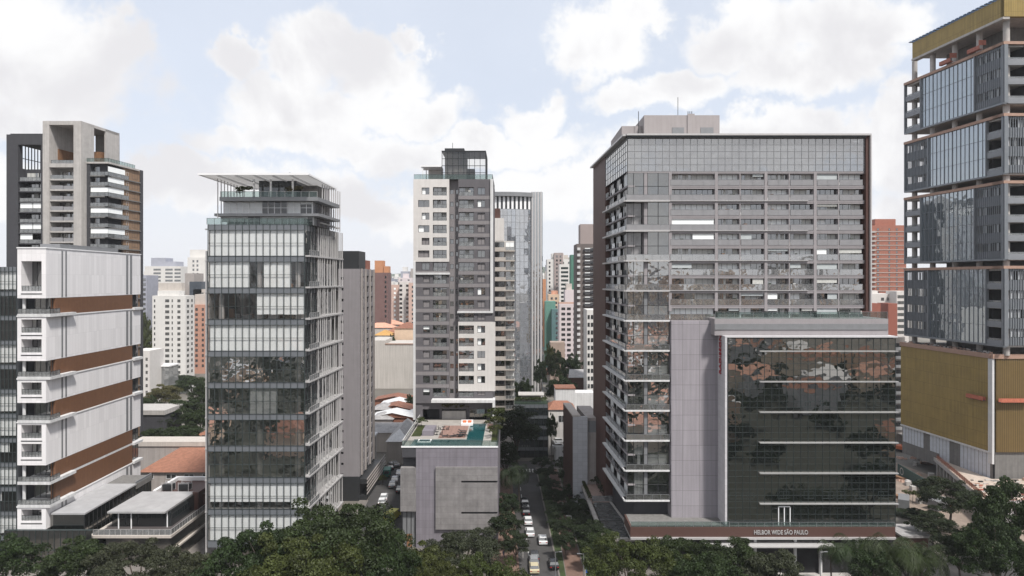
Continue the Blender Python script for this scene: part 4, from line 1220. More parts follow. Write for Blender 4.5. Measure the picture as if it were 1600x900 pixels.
# C3: silver mirror tower with striped crown
def silver_tower():
    Y0 = 300.0
    x0, x1 = PX(740, Y0), PX(848, Y0)
    B = Bld('mirror_tower', 'silver mirror-glass tower with a curved overhanging roof and vertical fins', 'building', x0, Y0, x1 - x0, 22, 0)
    z, u = B.z, B.u; W = B.W; zt = z(308)
    uc = u(832); r_sag = 3.2; n = 14
    def cur(t): return (t * uc, -math.sin(math.pi * t) * r_sag)
    b = MB(); nz = 30
    for i in range(n):
        p, q = cur(i / n), cur((i + 1) / n)
        for j in range(nz):
            za, zb = (zt - 5.5) * j / nz, (zt - 5.5) * (j + 1) / nz
            t = R.uniform(-.012, .012)
            b.quad((p[0], p[1] + t, za), (q[0], q[1] - t, za), (q[0], q[1] - t, zb), (p[0], p[1] + t, zb))
    B.part('mirror_facade', b, glassmat('silver_mirror', (.16, .17, .19), 4.2, wav=.05, wscale=.15))
    b = MB()
    for i in range(n + 1):
        p = cur(i / n); b.box(p[0] - .07, p[0] + .07, p[1] - .09, p[1] + .1, 0, zt - 5.5)
    for j in range(nz + 1):
        for i in range(n):
            p, q = cur(i / n), cur((i + 1) / n); zz = (zt - 5.5) * j / nz
            b.hexa([(p[0], p[1] - .06, zz - .06), (q[0], q[1] - .06, zz - .06), (q[0], q[1] + .04, zz - .06), (p[0], p[1] + .04, zz - .06), (p[0], p[1] - .06, zz + .06), (q[0], q[1] - .06, zz + .06), (q[0], q[1] + .04, zz + .06), (p[0], p[1] + .04, zz + .06)])
    B.part('mullion_grid', b, metal_g)
    b = MB()
    for i in range(28):
        p, q = cur(i / 28), cur((i + 1) / 28)
        b.quad((p[0], p[1] + .1, zt - 5.5), (q[0], q[1] + .1, zt - 5.5), (q[0], q[1] + .1, zt), (p[0], p[1] + .1, zt), i % 2)
    B.part('striped_crown', b, [white_clean, metal_d])
    b = MB()
    for i in range(n):
        p, q = cur(i / n), cur((i + 1) / n)
        b.hexa([(p[0], p[1] - 1.3, zt), (q[0], q[1] - 1.3, zt), (q[0], 18, zt), (p[0], 18, zt), (p[0], p[1] - 1.3, zt + 1.8), (q[0], q[1] - 1.3, zt + 1.8), (q[0], 18, zt + 1.8), (p[0], 18, zt + 1.8)])
    B.part('curved_roof', b, metal_g)
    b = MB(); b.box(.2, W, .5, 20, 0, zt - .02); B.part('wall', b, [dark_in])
    zt2 = z(300)
    b = MB()
    for i, px in enumerate((830.5, 835, 839.5, 844)):
        b.box(u(px), u(px) + .75, -1.0, .5, 0, zt2)
    b.box(u(830), W, .5, 20.1, zt - .01, zt2); B.part('vertical_fins', b, metal_l)
    b = MB(); panes(b, B.F('f'), u(830) , W, 0, zt2, 4, 40, n=.1); B.part('fin_glazing', b, glass_sky)
    B.done()
silver_tower()

# C4: low dark glass block with roof garden
def garden_block():
    Y0 = 211.0
    B = Bld('office_block', 'low dark glass office block with a green roof garden at the street end', 'building', PX(800, Y0), Y0, PX(856, Y0) - PX(800, Y0), 12, 0)
    F = B.F('f'); zt = B.z(632); W = B.W
    b = MB(); B.shell(b, 0, zt, 0, skip='f', mroof=1); b.fbox(F, 0, W, -1.1, -1.0, 0, zt); B.part('wall', b, [conc_d, grassm])
    curtain_tower(B, 'f', 0, W, 0, zt, zt / 5, 8, glass_dark, band=1.1, nz=1, bandm=spandrel)
    b = MB(); rail(b, F, 0, W, zt, 1.1, n=-.1); B.part('roof_rail', b, [glass_railg, metal_d])
    b = MB(); b.box(3, W - 2, 5, 5.4, zt, zt + 2.2); b.box(2, W - 1, 3, 9, zt + 2.2, zt + 2.45); B.part('roof_pergola', b, conc)
    B.done()
    for i in range(5):
        tree('shrub', (B.X + 1.6 + i * 2.0, Y0 + 1.5, zt), 'green bush in the roof garden of the low glass block', 1.0, leafm=leaf_b, name='roof_bush', cat='bush', group='bushes along the roof garden edge')
garden_block()
# ================================================================== D: wide residence and hotel block
def wide_block():
    Y0 = 132.0; k = -0.0515
    B = Bld('apartment_block', 'wide grey glazed apartment block with brown outer frame and a plain lilac wall panel', 'building', PX(980, Y0), Y0, PX(1357, Y0) - PX(980, Y0), 38.0, k)
    F, S = B.F('f'), B.F('l'); u, z = B.u, B.z; W, D = B.W, B.D
    zt, zg, za = z(210), z(216), z(267.7); fl = 2.885
    rr = random.Random(21)
    # main body behind the loggias
    b = MB(); b.fbox(F, 1.6, W - .6, -D + .5, -1.65, 0, zt - 1.2, 0)
    b.fbox(S, 22, D, -6, .1, 0, zt - .2, 1)                   # brown end wall on the left side
    B.part('body', b, [dark_render, brown_wall])
    # outer frame: top edge, right hand fin
    b = MB(); b.fbox(F, -.3, W + .1, -D, .9, zt - .35, zt, 0); b.fbox(S, -.3, D, -2, .9, zt - .36, zt - .01, 0)
    b.fbox(F, W - .12, W + .12, -3, .95, z(486), zt - .36, 0); b.fbox(F, W - .75, W - .14, -1.5, .5, z(486), zt - .36, 1)
    b.fbox(F, 0, W - .8, -1.2, .7, zg, zt - .36, 2)
    B.part('outer_frame', b, [metal_l, brown_wall, metal_d])
    # glazed attic
    b = MB(); panes(b, F, .1, W - .8, za, zg, 34, 3, 0, tilt=.002); panes(b, S, 0, 22, za, zg, 12, 3, 0, tilt=.002); B.part('attic_glazing', b, glassmat('attic_glass', (.12, .125, .135), 3.8, see=.2, wav=.02))
    b = MB(); grid(b, F, lsp(.1, W - .8, 34), lsp(za, zg, 5), .1, W - .8, za, zg, w=.07, n1=.07); grid(b, S, lsp(0, 22, 12), lsp(za, zg, 5), 0, 22, za, zg, w=.07, n1=.07); B.part('attic_mullions', b, metal_g)
    b = MB()
    for i in range(9): b.fbox(F, 20 + i * 2.9, 21.8 + i * 2.9, -1.58, -1.5, z(247), z(232))
    B.part('clerestory', b, mat('pale_bluish_panel', (.7, .72, .75), .4, .03, 1))  # pale bluish panels behind the attic glass
    # upper storeys, right hand bays
    bays = [(1047, 1117), (1121.5, 1155.5), (1157.5, 1194), (1199.5, 1232.5), (1234.5, 1271), (1276.5, 1309.5), (1311.5, 1348)]
    for kf in range(10):
        zb = za - fl * (kf + 1)
        b = MB(); b.fbox(F, u(1045), W - .8, -1.65, .02, zb - .16, zb + .14, 0); b.fbox(F, u(1045), W - .8, -1.65, -.02, zb + fl - .5, zb + fl - .17, 0)
        B.part('floor_slab', b, pinkgrey)
        for i, (p, q) in enumerate(bays):
            a, c = u(p), u(q)
            b = MB(); rail(b, F, a + .02, c - .02, zb + .14, 1.15, n=.06, step=2.2, mg=0, mp=1)
            B.rep('balcony_rail', b.mesh('balcony_rail', [frost if kf < 5 else rail_mirror, metal_g]), (0, 0, 0))
            st = rr.choices(['curt:g', 'dark:d', 'side:g', 'blind:g', 'half:g'], [5, 2, 3, 2.2, 2])[0]
            B.win('f', a, c, zb + .14, zb + fl - .48, st, n=-.85)
            if rr.random() < .7: clutter(B, F, a + .2, c - .2, -.8, -.3, zb + .15, rr)
            if rr.random() < .30:      # blind let down at the balcony front
                b = MB(); f0, f1 = rr.choice([(0, 1), (0, 1), (0, .5), (.5, 1)])
                zl = zb + rr.choice([1.2, 1.2, 1.5, 1.9]); b.fbox(F, a + (c - a) * f0 + .1, a + (c - a) * f1 - .1, -.3, -.22, zl, zb + fl - .5); B.part('roller_blind', b, rr.choice([blindm, blind_b, blind_b, curtain]))
    b = MB()
    for px in (1045, 1117, 1194.5, 1271.5): b.fbox(F, u(px), u(px + 4.6), -1.7, .05, z(486), za)
    for px in (1155.6, 1232.6, 1309.6): b.fbox(F, u(px), u(px) + .2, -1.7, .0, z(486), za)
    b.fbox(F, .1, W - .8, -1.7, .04, za - .3, za, 0)
    B.part('piers', b, pinkgrey)
    # left hand double-height studios, whole height
    n2 = 11; H2 = 5.77
    tops = [za - H2 * i for i in range(n2 + 1)]
    u1 = u(1045)
    for i in range(n2):
        t1, t0 = tops[i], tops[i + 1]
        b = MB(); b.fbox(F, -.5, u1 - .02, -1.6, .75, t0 - .16, t0 + .14); b.fbox(S, -.5, 22, -1.2, .75, t0 - .16, t0 + .14)
        if i < 4: b.fbox(F, u1, u(1262), .03, .25, t0 - .02, t0 + .1)
        B.part('white_ledge', b, metal_l if i < 4 else white)
        b = MB(); rail(b, F, -.3, u1 - .05, t0 + .14, 1.1, n=.6, step=1.7); B.part('balcony_rail', b, [frost if i < 2 else rail_mirror, metal_g])
        # left bay
        if i in (1, 2):
            b = MB(); panes(b, F, 0.05, u(1004), t0 + .14, t1 - .16, 3, 2, n=-1.2); b2 = glassmat('pale_glazing', (.20, .195, .20), 1.8)
            B.part('studio_glazing', b, b2)
        else:
            b = MB(); panes(b, F, 0.05, u(1006), t0 + .14, t1 - .16, 3, 2, n=-.1); B.part('studio_glazing', b, glass_half if i else glass_win)
        b = MB(); panes(b, F, u(1012), u1 - .02, t0 + .14, t1 - .16, 2, 2, n=-.1); B.part('studio_glazing', b, glass_win if i < 3 else glass_half)
        b = MB(); grid(b, F, [.1, u(1006), u(1012), (u(1012) + u1) / 2, u(990)], [(t0 + t1) / 2], .05, u1 - .05, t0 + .14, t1 - .16, w=.09, n0=-.09, n1=0); B.part('mullion_grid', b, metal_d)
        b = MB(); b.fbox(F, u(1006.2), u(1011.8), -1.6, -.02, t0 + .14, t1 - .16); B.part('pier', b, metal_g if i > 3 else pinkgrey)
        b = MB(); b.fbox(F, .1, u1 - .1, -1.64, -1.5, (t0 + t1) / 2 - .1, (t0 + t1) / 2 + .3); B.part('mezzanine_slab', b, conc_d)
        bl = rr.choice([(0, .5), (0, 1), (.5, 1), None, None])
        if i in (0, 3): bl = (.3, 1)
        if bl and i not in (1, 2):
            a, c = .2 + 5.0 * bl[0] * .5, .2 + 5.0 * bl[1] * .5 + .6
            b = MB(); 
            x = a
            while x < c - .3: b.fbox(F, x, x + .55, -.45, -.4, (t0 + t1) / 2 if rr.random() < .3 else t0 + .3, t1 - .2); x += .6
            B.part('roller_blind', b, blindm)
        if rr.random() < .45:
            b = MB(); b.fbox(F, u(1013), u1 - .2, -.45, -.4, t0 + .3, (t0 + t1) / 2); B.part('roller_blind', b, blindm)
        # side storeys
        b = MB()
        for h in range(2):
            zb = t0 + h * fl
            b.fbox(S, 0, 22, -1.5, -.02, zb - .14, zb + .16)
        B.part('floor_slab', b, pinkgrey)
        for h in range(2):
            zb = t0 + h * fl + .16
            for j in range(6):
                v0, v1 = 1.2 + j * 3.45, 1.2 + j * 3.45 + 3.1
                B.win('l', v0, v1, zb, zb + fl - .32, rr.choice(['dark:d', 'side:g', 'curt:g', 'dark:g', 'blind:g']), n=-.35 - (.5 if j % 2 else 0), wt=.6)
                if h == 0 or j % 2:
                    b = MB(); rail(b, S, v0, v1, zb, 1.05, n=.05, step=1.5); B.rep('balcony_rail', b.mesh('balcony_rail', [glass_rail, metal_g]), (0, 0, 0), 0, .5)
    # plain lilac wall panel and the wooden strip beneath it
    b = MB(); b.fbox(F, u(1047), u(1121), -3, .9, z(810), z(501)); B.part('plain_panel', b, lilac_l)
    b = MB(); b.fbox(F, u(1047), u(1121), -3, .85, z(823), z(810) - .01); B.part('wood_strip', b, mat('pale_wood', (.42, .28, .17), .7, .2, 1.5, joints=(.25, 9, 0, .02), jcol=.7))
    # roof volumes
    b = MB(); b.box(5.6, 21.5, 12, 25, zt, PZ(180, 144)); b.box(1.2, 5.5, 14, 30, zt, PZ(197, 146)); b.box(14.7, 16.2, 11.8, 12, zt, PZ(178, 144))
    B.part('roof_volume', b, mat('roof_grey_render', (.30, .275, .275), .85, .04, .6, streak=.06))
    b = MB(); b.box(11.5, 14, 11.9, 12, zt + .1, zt + 4); b.box(17.5, 20.2, 11.9, 12, zt + .1, zt + 4); B.part('plant_louvre', b, metal_g)
    b = MB(); b.tube((13.2, 14, zt + 5), (13.2, 14, PZ(152, 146)), .06, n=6)
    for x in (15.1, 15.5, 15.9, 4.6): b.tube((x, 13, zt + 3), (x, 13, PZ(174, 145)), .07, n=6)
    B.part('antennas', b, metal_d)
    B.done()
    X0 = B.X
    # ---- hotel block, nearer
    Yh = 127.0
    Hh = Bld('hotel_block', 'dark green reflective glass hotel block with white horizontal ledges', 'building', PX(1133, Yh), Yh, PX(1399, Yh) - PX(1133, Yh), 30, 0)
    F2 = Hh.F('f'); u, z = Hh.u, Hh.z; W2 = Hh.W; zt2 = z(526)
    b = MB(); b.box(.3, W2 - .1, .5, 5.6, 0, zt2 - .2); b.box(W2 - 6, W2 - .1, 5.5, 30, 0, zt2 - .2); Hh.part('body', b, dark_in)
    n = 23; nz = 30
    b = MB(); z0 = z(823)
    panes(b, F2, .55, W2, z0, zt2 - .35, n, nz, 0, tilt=.0016); Hh.part('glazing', b, glass_teal)
    b = MB(); panes(b, Hh.F('r'), 0, 30, z0, zt2 - .35, 20, 20, 0); Hh.part('side_glazing', b, glass_teal)
    b = MB(); grid(b, F2, lsp(.55, W2, n), lsp(z0, zt2 - .35, nz), .55, W2, z0, zt2 - .35, w=.06, n0=.012, n1=.09, h=.05); Hh.part('mullion_grid', b, metal_t)
    for i in range(6):
        zf = z(548.6) - 5.66 * i
        b = MB(); b.fbox(F2, u(1186), W2 + .35, .02, .6, zf - .09, zf + .09); Hh.part('white_ledge', b, mat('muted_ledge', (.27, .27, .27), .5, .1, 1))
    # openings with the room showing
    for px, py, w_, h_ in [(1258, 628, 9, 7), (1140, 770, 38, 10), (1215, 768, 18, 11), (1256, 768, 16, 11), (1285, 768, 18, 11), (1306, 768, 16, 11), (1335, 768, 18, 11), (1372, 768, 16, 11), (1282, 625, 10, 8), (1315, 626, 8, 8), (1368, 624, 9, 10), (1345, 720, 9, 9), (1374, 720, 9, 8), (1230, 720, 9, 7)]:
        Hh.win('f', u(px), u(px + w_), z(py + h_), z(py), 'curt:t' if h_ == 11 and R.random() < .5 else ('blind:t' if px == 1258 else 'dark:t'), n=.03)
    b = MB(); b.fbox(F2, -.1, W2 + .3, -4, .3, zt2 - .15, zt2 + .1); b.fbox(F2, -.1, .3, -5.2, .28, 7.4, zt2 - .17)
    Hh.part('white_edge', b, mat('pale_tiles', (.50, .49, .51), .6, .05, .5, joints=(1.2, 1.2, 0, .03), jcol=.8))
    # roof parapet and terrace rail
    b = MB(); b.box(-1.5, W2 - .5, 1.5, 30, zt2 + .1, PZ(498, 128.5)); b.box(-1.5, W2 - .6, 1.35, 1.5, zt2 + 1.2, zt2 + 2.3, 1); Hh.part('parapet', b, [pinkgrey, metal_g])
    b = MB(); rail(b, lambda a, n, zz: (a, 1.6 - n, zz), -1.4, W2 - .6, PZ(498, 128.5), 1.3, step=1.8); Hh.part('terrace_rail', b, [glass_railg, metal_g])
    b = MB(); w = MB()
    Hh.done()
    # entrance glass doors
    b = MB(); t = MB()
    a0, a1 = u(1216), u(1234)
    t.fbox(F2, a0, a1, .1, .2, z(792) , z(790.5)); 
    for x in (a0, (a0 + a1) / 2, a1): t.fbox(F2, x - .08, x + .08, .1, .2, z(822), z(792))
    Hh.part('door_frame', t, white_clean)
    # ---- brown terrace band with the lettering
    Yb = 126.2
    T = Bld('terrace_band', 'brown clad terrace front carrying the long building name above the entrance', 'terrace', PX(985, Yb), Yb, PX(1399, Yb) - PX(985, Yb), 6, 0)
    F3 = T.F('f'); u3, z3 = T.u, T.z
    b = MB(); b.fbox(F3, 0, T.W, -7, 0, z3(839), z3(823.5)); T.part('brown_band', b, mat('terrace_brown', (.085, .045, .037), .6, .06, .8))
    b = MB(); b.fbox(F3, 0, T.W, -7, .3, z3(842.5), z3(839) - .01); b.fbox(F3, u3(1100), u3(1300), -4, 1.6, z3(851), z3(849)); T.part('white_edge', b, metal_l)
    b = MB(); rail(b, F3, .1, u3(1140), z3(823.5), 1.0, n=-.1, step=1.6); rail(b, F3, u3(1140), T.W, z3(823.5), .9, n=-.1, step=1.6); T.part('glass_rail', b, [glass_railg, metal_g])
    b = MB(); b.fbox(F3, .3, T.W - .3, -6.9, -.3, z3(823.5) + .005, z3(823.5) + .05); T.part('terrace_floor', b, conc_d)
    # lobby below
    b = MB(); b.fbox(F3, .5, T.W - 1, -7, -5, 0, z3(842.5)); T.part('lobby_wall', b, dark_in)
    b = MB(); panes(b, F3, u3(1248), u3(1310), .3, z3(857), 7, 2, n=-3); grid(b, F3, lsp(u3(1248), u3(1310), 7), [.4, 2.9], u3(1248), u3(1310), .3, z3(857), n0=-3, n1=-2.9, m=1, w=.12); T.part('lobby_glazing', b, [glass_win, metal_l])
    b = MB()
    for px in (1243, 1283, 1180, 1340): b.fbox(F3, u3(px), u3(px) + .45, -1.0, -.5, 0, z3(842.6))
    T.part('column', b, white)
    b = MB(); b.box(u3(1200), u3(1330), -7, 4, .02, .3); T.part('entrance_step', b, conc)
    def text(body, size, m, parent, loc, rot, ext=.05, xs=1.0, name='lettering'):
        c = bpy.data.curves.new(name, 'FONT'); c.body = body; c.size = size; c.extrude = ext; c.align_x = 'CENTER'; c.align_y = 'CENTER'; c.offset = 0.012 * size
        o = bpy.data.objects.new(name, c); COL.objects.link(o)
        me = bpy.data.meshes.new_from_object(o.evaluated_get(bpy.context.evaluated_depsgraph_get()))
        bpy.data.objects.remove(o); me.materials.clear(); me.materials.append(m)
        r = link(name, me, parent, loc); r.rotation_euler = rot; r.scale = (xs, 1, 1)
        return r
    bpy.context.view_layer.update()
    lt = text('HELBOR WIDE SÃO PAULO', 1.12, metal_l, T.root, ((u3(1178) + u3(1262)) / 2, -.1, z3(831.8)), (math.pi / 2, 0, 0))
    bpy.context.view_layer.update()
    lt.scale = ((u3(1262) - u3(1178)) / max(lt.dimensions.x, .1), 1, 1)
    T.done()
    # red upright lettering on the white side wall of the hotel
    ll = text('RADISSON', 1.55, mat('red_letters', (.30, .02, .03), .5, .1, 1), Hh.root, (-.26, -.02 + 2.2, z(556)), (math.pi / 2, -math.pi / 2, 0), ext=.06)
    from mathutils import Euler
    ll.rotation_euler = (Matrix.Rotation(-math.pi / 2, 4, 'Z') @ Matrix.Rotation(math.pi / 2, 4, 'X') @ Matrix.Rotation(math.pi / 2, 4, 'Z')).to_euler()
    bpy.context.view_layer.update()
    # ---- glazed canopy over the side path, with the terrace behind
    zc = 5.3
    Cc = thing('entrance_canopy', 'long glass canopy with pale edge beams beside the wide block', 'canopy', (0, 0, 0))
    def q(px, Y): return PX(px, Y)
    xa0, xb0, Y_a, Y_b, Y_c = 17.3, 24.4, 131.0, 153.0, 168.0
    xa1, xb1 = 16.7, 22.6
    L = lambda t: xa0 + (xa1 - xa0) * t; Rr = lambda t: xb0 + (xb1 - xb0) * t
    b = MB()
    b.hexa([(xa0, Y_a, zc - .5), (xa0 + .9, Y_a, zc - .5), (xa1 + .7, Y_c, zc - .5), (xa1, Y_c, zc - .5), (xa0, Y_a, zc), (xa0 + .9, Y_a, zc), (xa1 + .7, Y_c, zc), (xa1, Y_c, zc)])
    b.box(xa0 + .92, xb0, Y_a, Y_a + .9, zc - .5, zc - .01)
    b.hexa([(xb0 - .5, Y_a + .92, zc - .5), (xb0, Y_a + .92, zc - .5), (xb1 - .3, Y_b, zc - .5), (xb1 - .8, Y_b, zc - .5), (xb0 - .5, Y_a + .92, zc), (xb0, Y_a + .92, zc), (xb1 - .3, Y_b, zc), (xb1 - .8, Y_b, zc)])
    b.build('edge_beam', conc, Cc)
    b = MB(); ng = 16
    for i in range(ng):
        y0, y1 = Y_a + .95 + i * 1.3, Y_a + .95 + (i + 1) * 1.3 - .08
        b.box(18.2, 22.9, y0, y1, zc - .12, zc - .08)
    b.build('glass_panels', glassmat('canopy_glass', (.13, .135, .135), 1.6, see=.15), Cc)
    b = MB()
    for i in range(ng): b.box(18.2, 23.0, Y_a + .93 + i * 1.3 - .06, Y_a + .93 + i * 1.3 + .02, zc - .3, zc - .02)
    b.build('glazing_bars', metal_d, Cc)
    b = MB(); b.box(17.4, 22.0, Y_b, Y_c, zc - .5, zc - .02); b.build('terrace_floor', mat('terrace_floor', (.36, .27, .24), .9, .1, 1), Cc)
    b = MB(); b.box(17.9, 22.6, Y_b + .02, Y_b + .08, zc, zc + 1.3); b.build('glass_rail', glass_rail, Cc)
    for yy in (133, 140, 147, 154, 161): 
        b = MB(); b.box(17.6, 17.95, yy, yy + .35, 0, zc - .5); b.build('column', metal_g, Cc)
    hd = leaves(np.random.default_rng(3), np.array([[17.6 - .02 * i, 153.5 + i * .7, zc + .7] for i in range(20)]), np.array([[.45, .5, .6]] * 20), 90, .12)
    tag(link('hedge', quads_mesh('hedge', hd, [leaf_b])), 'clipped green hedge along the canopy terrace edge', 'hedge')
    for i, (x, y) in enumerate([(21.3, 157), (21.0, 160), (20.6, 163.5)]):
        tree('shrub', (x, y, zc), ['round potted bush at the front of the canopy terrace', 'middle potted bush on the canopy terrace', 'potted bush at the back of the canopy terrace'][i], 1.3, name='terrace_shrub', cat='shrub', leafm=leaf_c)
wide_block()

# K: small building with white tiled front
def tiled_block():
    Y0 = 165.0
    B = Bld('low_building', 'narrow low building with white tiled front and dark brown side wall', 'building', PX(895, Y0), Y0, 7.2, 17.0, -0.06)
    F = B.F('f'); u, z = B.u, B.z; zt = z(651)
    b = MB(); b.fbox(F, 0, u(918), -.6, .01, 0, zt); B.part('tiled_front', b, mat('white_tiles', (.46, .47, .50), .5, .05, .6, joints=(1.2, 1.0, 0, .03), jcol=.75))
    b = MB(); b.fbox(B.F('l'), .05, B.D, -.5, .02, 0, zt - .02); B.part('brown_side', b, brown_wall)
    b = MB(); b.fbox(F, u(918) + .01, B.W, -B.D, -.9, 0, zt - .5); b.fbox(F, .55, u(918), -B.D, -.65, 0, zt - 2.5); B.part('wall', b, beige_d)
    b = MB(); b.fbox(B.F('l'), 0, B.D, -1.9, .08, zt - .01, zt + .3); b.fbox(F, 3.9, 6, -1.2, -.88, zt - 4, zt - 1.2, 1); B.part('coping', b, [beige, metal_g])
    B.done()
tiled_block()

# ================================================================== E: tower under construction with golden podium
def gold_tower():
    Y0 = 172.0; k = -0.108
    P_ = Bld('podium_building', 'golden slatted podium building under the tall glass tower at the right', 'building', PX(1551, Y0), Y0, 34.0, 33.5, k)
    F, S = P_.F('f'), P_.F('l'); z = P_.z; W, D = P_.W, P_.D
    zt, zb = z(553), z(706)
    b = MB(); P_.shell(b, 3, zt - .2, 0, skip='', mroof=0); P_.part('body', b, conc_d)
    b = MB(); b.fbox(S, .9, D, .02, .45, zb, zt - 1.2); P_.part('golden_cladding', b, gold)
    b = MB(); b.fbox(F, .6, W, .02, .45, zb, zt - 1.2); P_.part('golden_cladding', b, mat('golden_brown_cladding', (.17, .115, .045), .5, .08, .6, metal=.2, joints=(.55, 80, 0, .10), jcol=.5))
    b = MB(); b.fbox(S, 0, D + .2, .0, .7, zt - 1.15, zt, 0); b.fbox(F, -.5, W, .0, .7, zt - 1.15, zt - .01, 0); P_.part('terracotta_cornice', b, terra)
    b = MB(); b.fbox(S, -.5, .85, .0, .5, zb - 3, zt - 1.2, 0); b.fbox(S, -.2, D, .05, .6, zb - .45, zb - .02, 0); P_.part('white_corner_strip', b, white)
    b = MB()
    for i in range(26):
        v = .8 + i * 1.25
        if i in (8, 9, 10, 17, 18): continue
        b.fbox(S, v, v + 1.1, -.05, .02, 3.2 if i < 14 else 6.5, zb - .5)
        P_.part('wrapped_pane', b, mat('protected_panes', (.50, .53, .58), .5, .1, 1)); b = MB()
    P_.part('wrapped_glazing', b, mat('protected_panes', (.50, .53, .58), .5, .1, 1))
    b = MB(); b.fbox(S, -.5, D, -.2, -.06, 3, zb - .5, 0); P_.part('dark_recess', b, dark_in)
    for v, s, (w, h) in ((9.5, S, (5.5, 1.0)), (0, F, (7, 1.0))):
        b = MB(); 
        v0 = 1.2 if s is S else .8
        b.fbox(s, v0, v0 + w, .8, 1.6, z(628), z(628) + .12); b.fbox(s, v0, v0 + w, 1.55, 1.6, z(628), z(628) + 1.1, 1); b.fbox(s, v0, v0 + w, .8, .85, z(628), z(628) + 1.0, 1)
        c = b.build('suspended_platform', [metal_d, mat('safety_orange', (.42, .13, .08), .8, .2, 2)], None, (P_.X, P_.Y, 0))
        tag(c, 'hanging orange work platform on the long golden wall' if s is S else 'hanging orange work platform on the brownish front wall near the corner', 'platform')
    b = MB(); rr = random.Random(2)
    for i in range(140):
        v = rr.uniform(0, D); n = rr.uniform(-3, .3); s_ = rr.uniform(.1, .35)
        b.fbox(S, v, v + s_ * rr.uniform(1, 3), n - s_, n, zt, zt + s_, rr.choice([0, 1, 2]))
    P_.part('debris', b, [conc, terra, metal_d])
    P_.done()
    # the tower
    Y1 = 170.0
    T = Bld('glass_tower', 'tall stacked glass tower with terracotta floor edges and golden crown, unfinished', 'building', PX(1569, Y1), Y1, 32.0, 35.7, k)
    F, S = T.F('f'), T.F('l'); z = T.z; W, D = T.W, T.D
    blocks = [(z(70), z(160), 0), (z(182), z(270), 1), (z(287), z(404), 0), (z(420), z(540), 1)]
    rr = random.Random(8)
    mull = mat('blue_grey_metal', (.19, .205, .225), .4, .08, 1, metal=.3)
    # structure: core, columns
    b = MB(); b.fbox(F, 7, W, -D + 7, -7, 30, z(27)); T.part('core', b, conc_d)
    for (v, m_) in ((1.5, 0), (10, 0), (18.5, 0), (27, 0), (34.5, 0)):
        b = MB(); b.tube(S(v, -1.8, 36), S(v, -1.8, z(27)), .75, n=12); T.part('column', b, conc)
    for uu in (9, 17, 25):
        b = MB(); b.tube(F(uu, -1.8, 36), F(uu, -1.8, z(27)), .75, n=12); T.part('column', b, conc)
    for bi, (z1, z0, kind) in enumerate(blocks):
        nf = 3 if bi < 2 else 4; fh = (z1 - z0) / nf
        va, vb = (9.0, 29.0) if kind == 0 else (5.2, 26.0)
        # slabs inside
        b = MB()
        for j in range(nf + 1): b.fbox(F, .3, W, -D + .2, -.3, z0 + j * fh - .45, z0 + j * fh)
        T.part('floor_slabs', b, conc)
        b = MB(); b.fbox(S, -.4, D + .3, -3, .5, z1 + .02, z1 + .75, 0); b.fbox(F, -.5, W, -3, .5, z1 + .02, z1 + .74, 0); T.part('terracotta_edge', b, terra)
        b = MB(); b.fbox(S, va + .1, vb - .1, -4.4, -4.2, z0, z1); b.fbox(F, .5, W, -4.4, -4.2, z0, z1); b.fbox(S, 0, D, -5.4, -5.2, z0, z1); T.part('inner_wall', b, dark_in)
        nn = int((vb - va) / 1.45)
        b = MB(); panes(b, S, va, vb, z0, z1, nn, nf * 2, 0, tilt=.005); T.part('storey_glazing', b, glass_sky)
        b = MB(); grid(b, S, lsp(va, vb, nn), [z0 + fh * j for j in range(nf + 1)], va, vb, z0, z1, w=.08, n0=.01, n1=.12)
        for v in lsp(va, vb, nn)[::2]: b.fbox(S, v - .03, v + .03, .12, .18, z0, z1)
        T.part('mullion_grid', b, mull)
        def louvre(G_, a, c):
            b = MB(); x = a
            while x < c:
                b.fbox(G_, x, x + .14, .0, .16, z0, z1); x += .62
            for j in range(nf):
                b.fbox(G_, a, c, -.12, -.02, z0 + fh * j, z0 + fh * (j + .42)); b.fbox(G_, a, c, -.12, -.02, z0 + fh * (j + .88), z0 + fh * (j + 1) - .01)
            T.part('louvre_screen', b, mull)
            b = MB()
            for j in range(nf):
                x = a + .3
                while x < c - .4:
                    if rr.random() < .6: b.fbox(G_, x, x + .5, -.5, -.45, z0 + fh * (j + .44), z0 + fh * (j + .86))
                    x += .9
            T.part('inner_panel', b, mat('bright_inner_panel', (.5, .52, .55), .7, .1, 1))
        def balconies(G_, a, c):
            b = MB()
            for j in range(nf):
                b.fbox(G_, a, c, -3, .25, z0 + fh * j - .3, z0 + fh * j + .05); b.fbox(G_, a, c, .05, .26, z0 + fh * j + .05, z0 + fh * j + 1.15)
            T.part('spandrel_balcony', b, mat('blue_grey_panel', (.21, .22, .24), .5, .06, 1))
            for j in range(nf):
                b = MB(); rail(b, G_, a, c, z0 + fh * j + 1.15, .5, n=.1, step=1.6, mg=0, mp=1); T.part('balcony_rail', b, [glass_rail, mull])
        fr = MB()
        if kind == 0:
            louvre(S, 0.2, va); balconies(S, vb, D); balconies(F, .8, W)
        else:
            balconies(S, .5, va); louvre(S, vb, D); louvre(F, .8, W)
        for v in (0, va, vb, D): fr.fbox(S, v - .15, v + .15, -.3, .5, z0 - .2, z1)
        fr.fbox(S, -.4, D + .15, -.3, .46, z0 - .45, z0 - .01); fr.fbox(F, -.3, .6, -.5, .5, z0 - .2, z1)
        T.part('block_frame', fr, mull)
    zc0, zc1 = z(27), z(-3)
    b = MB(); b.fbox(S, -.6, D - 3.5, -.4, .5, zc0, zc1); b.fbox(F, -.5, W, -.4, .58, zc0, zc1); T.part('golden_crown', b, gold)
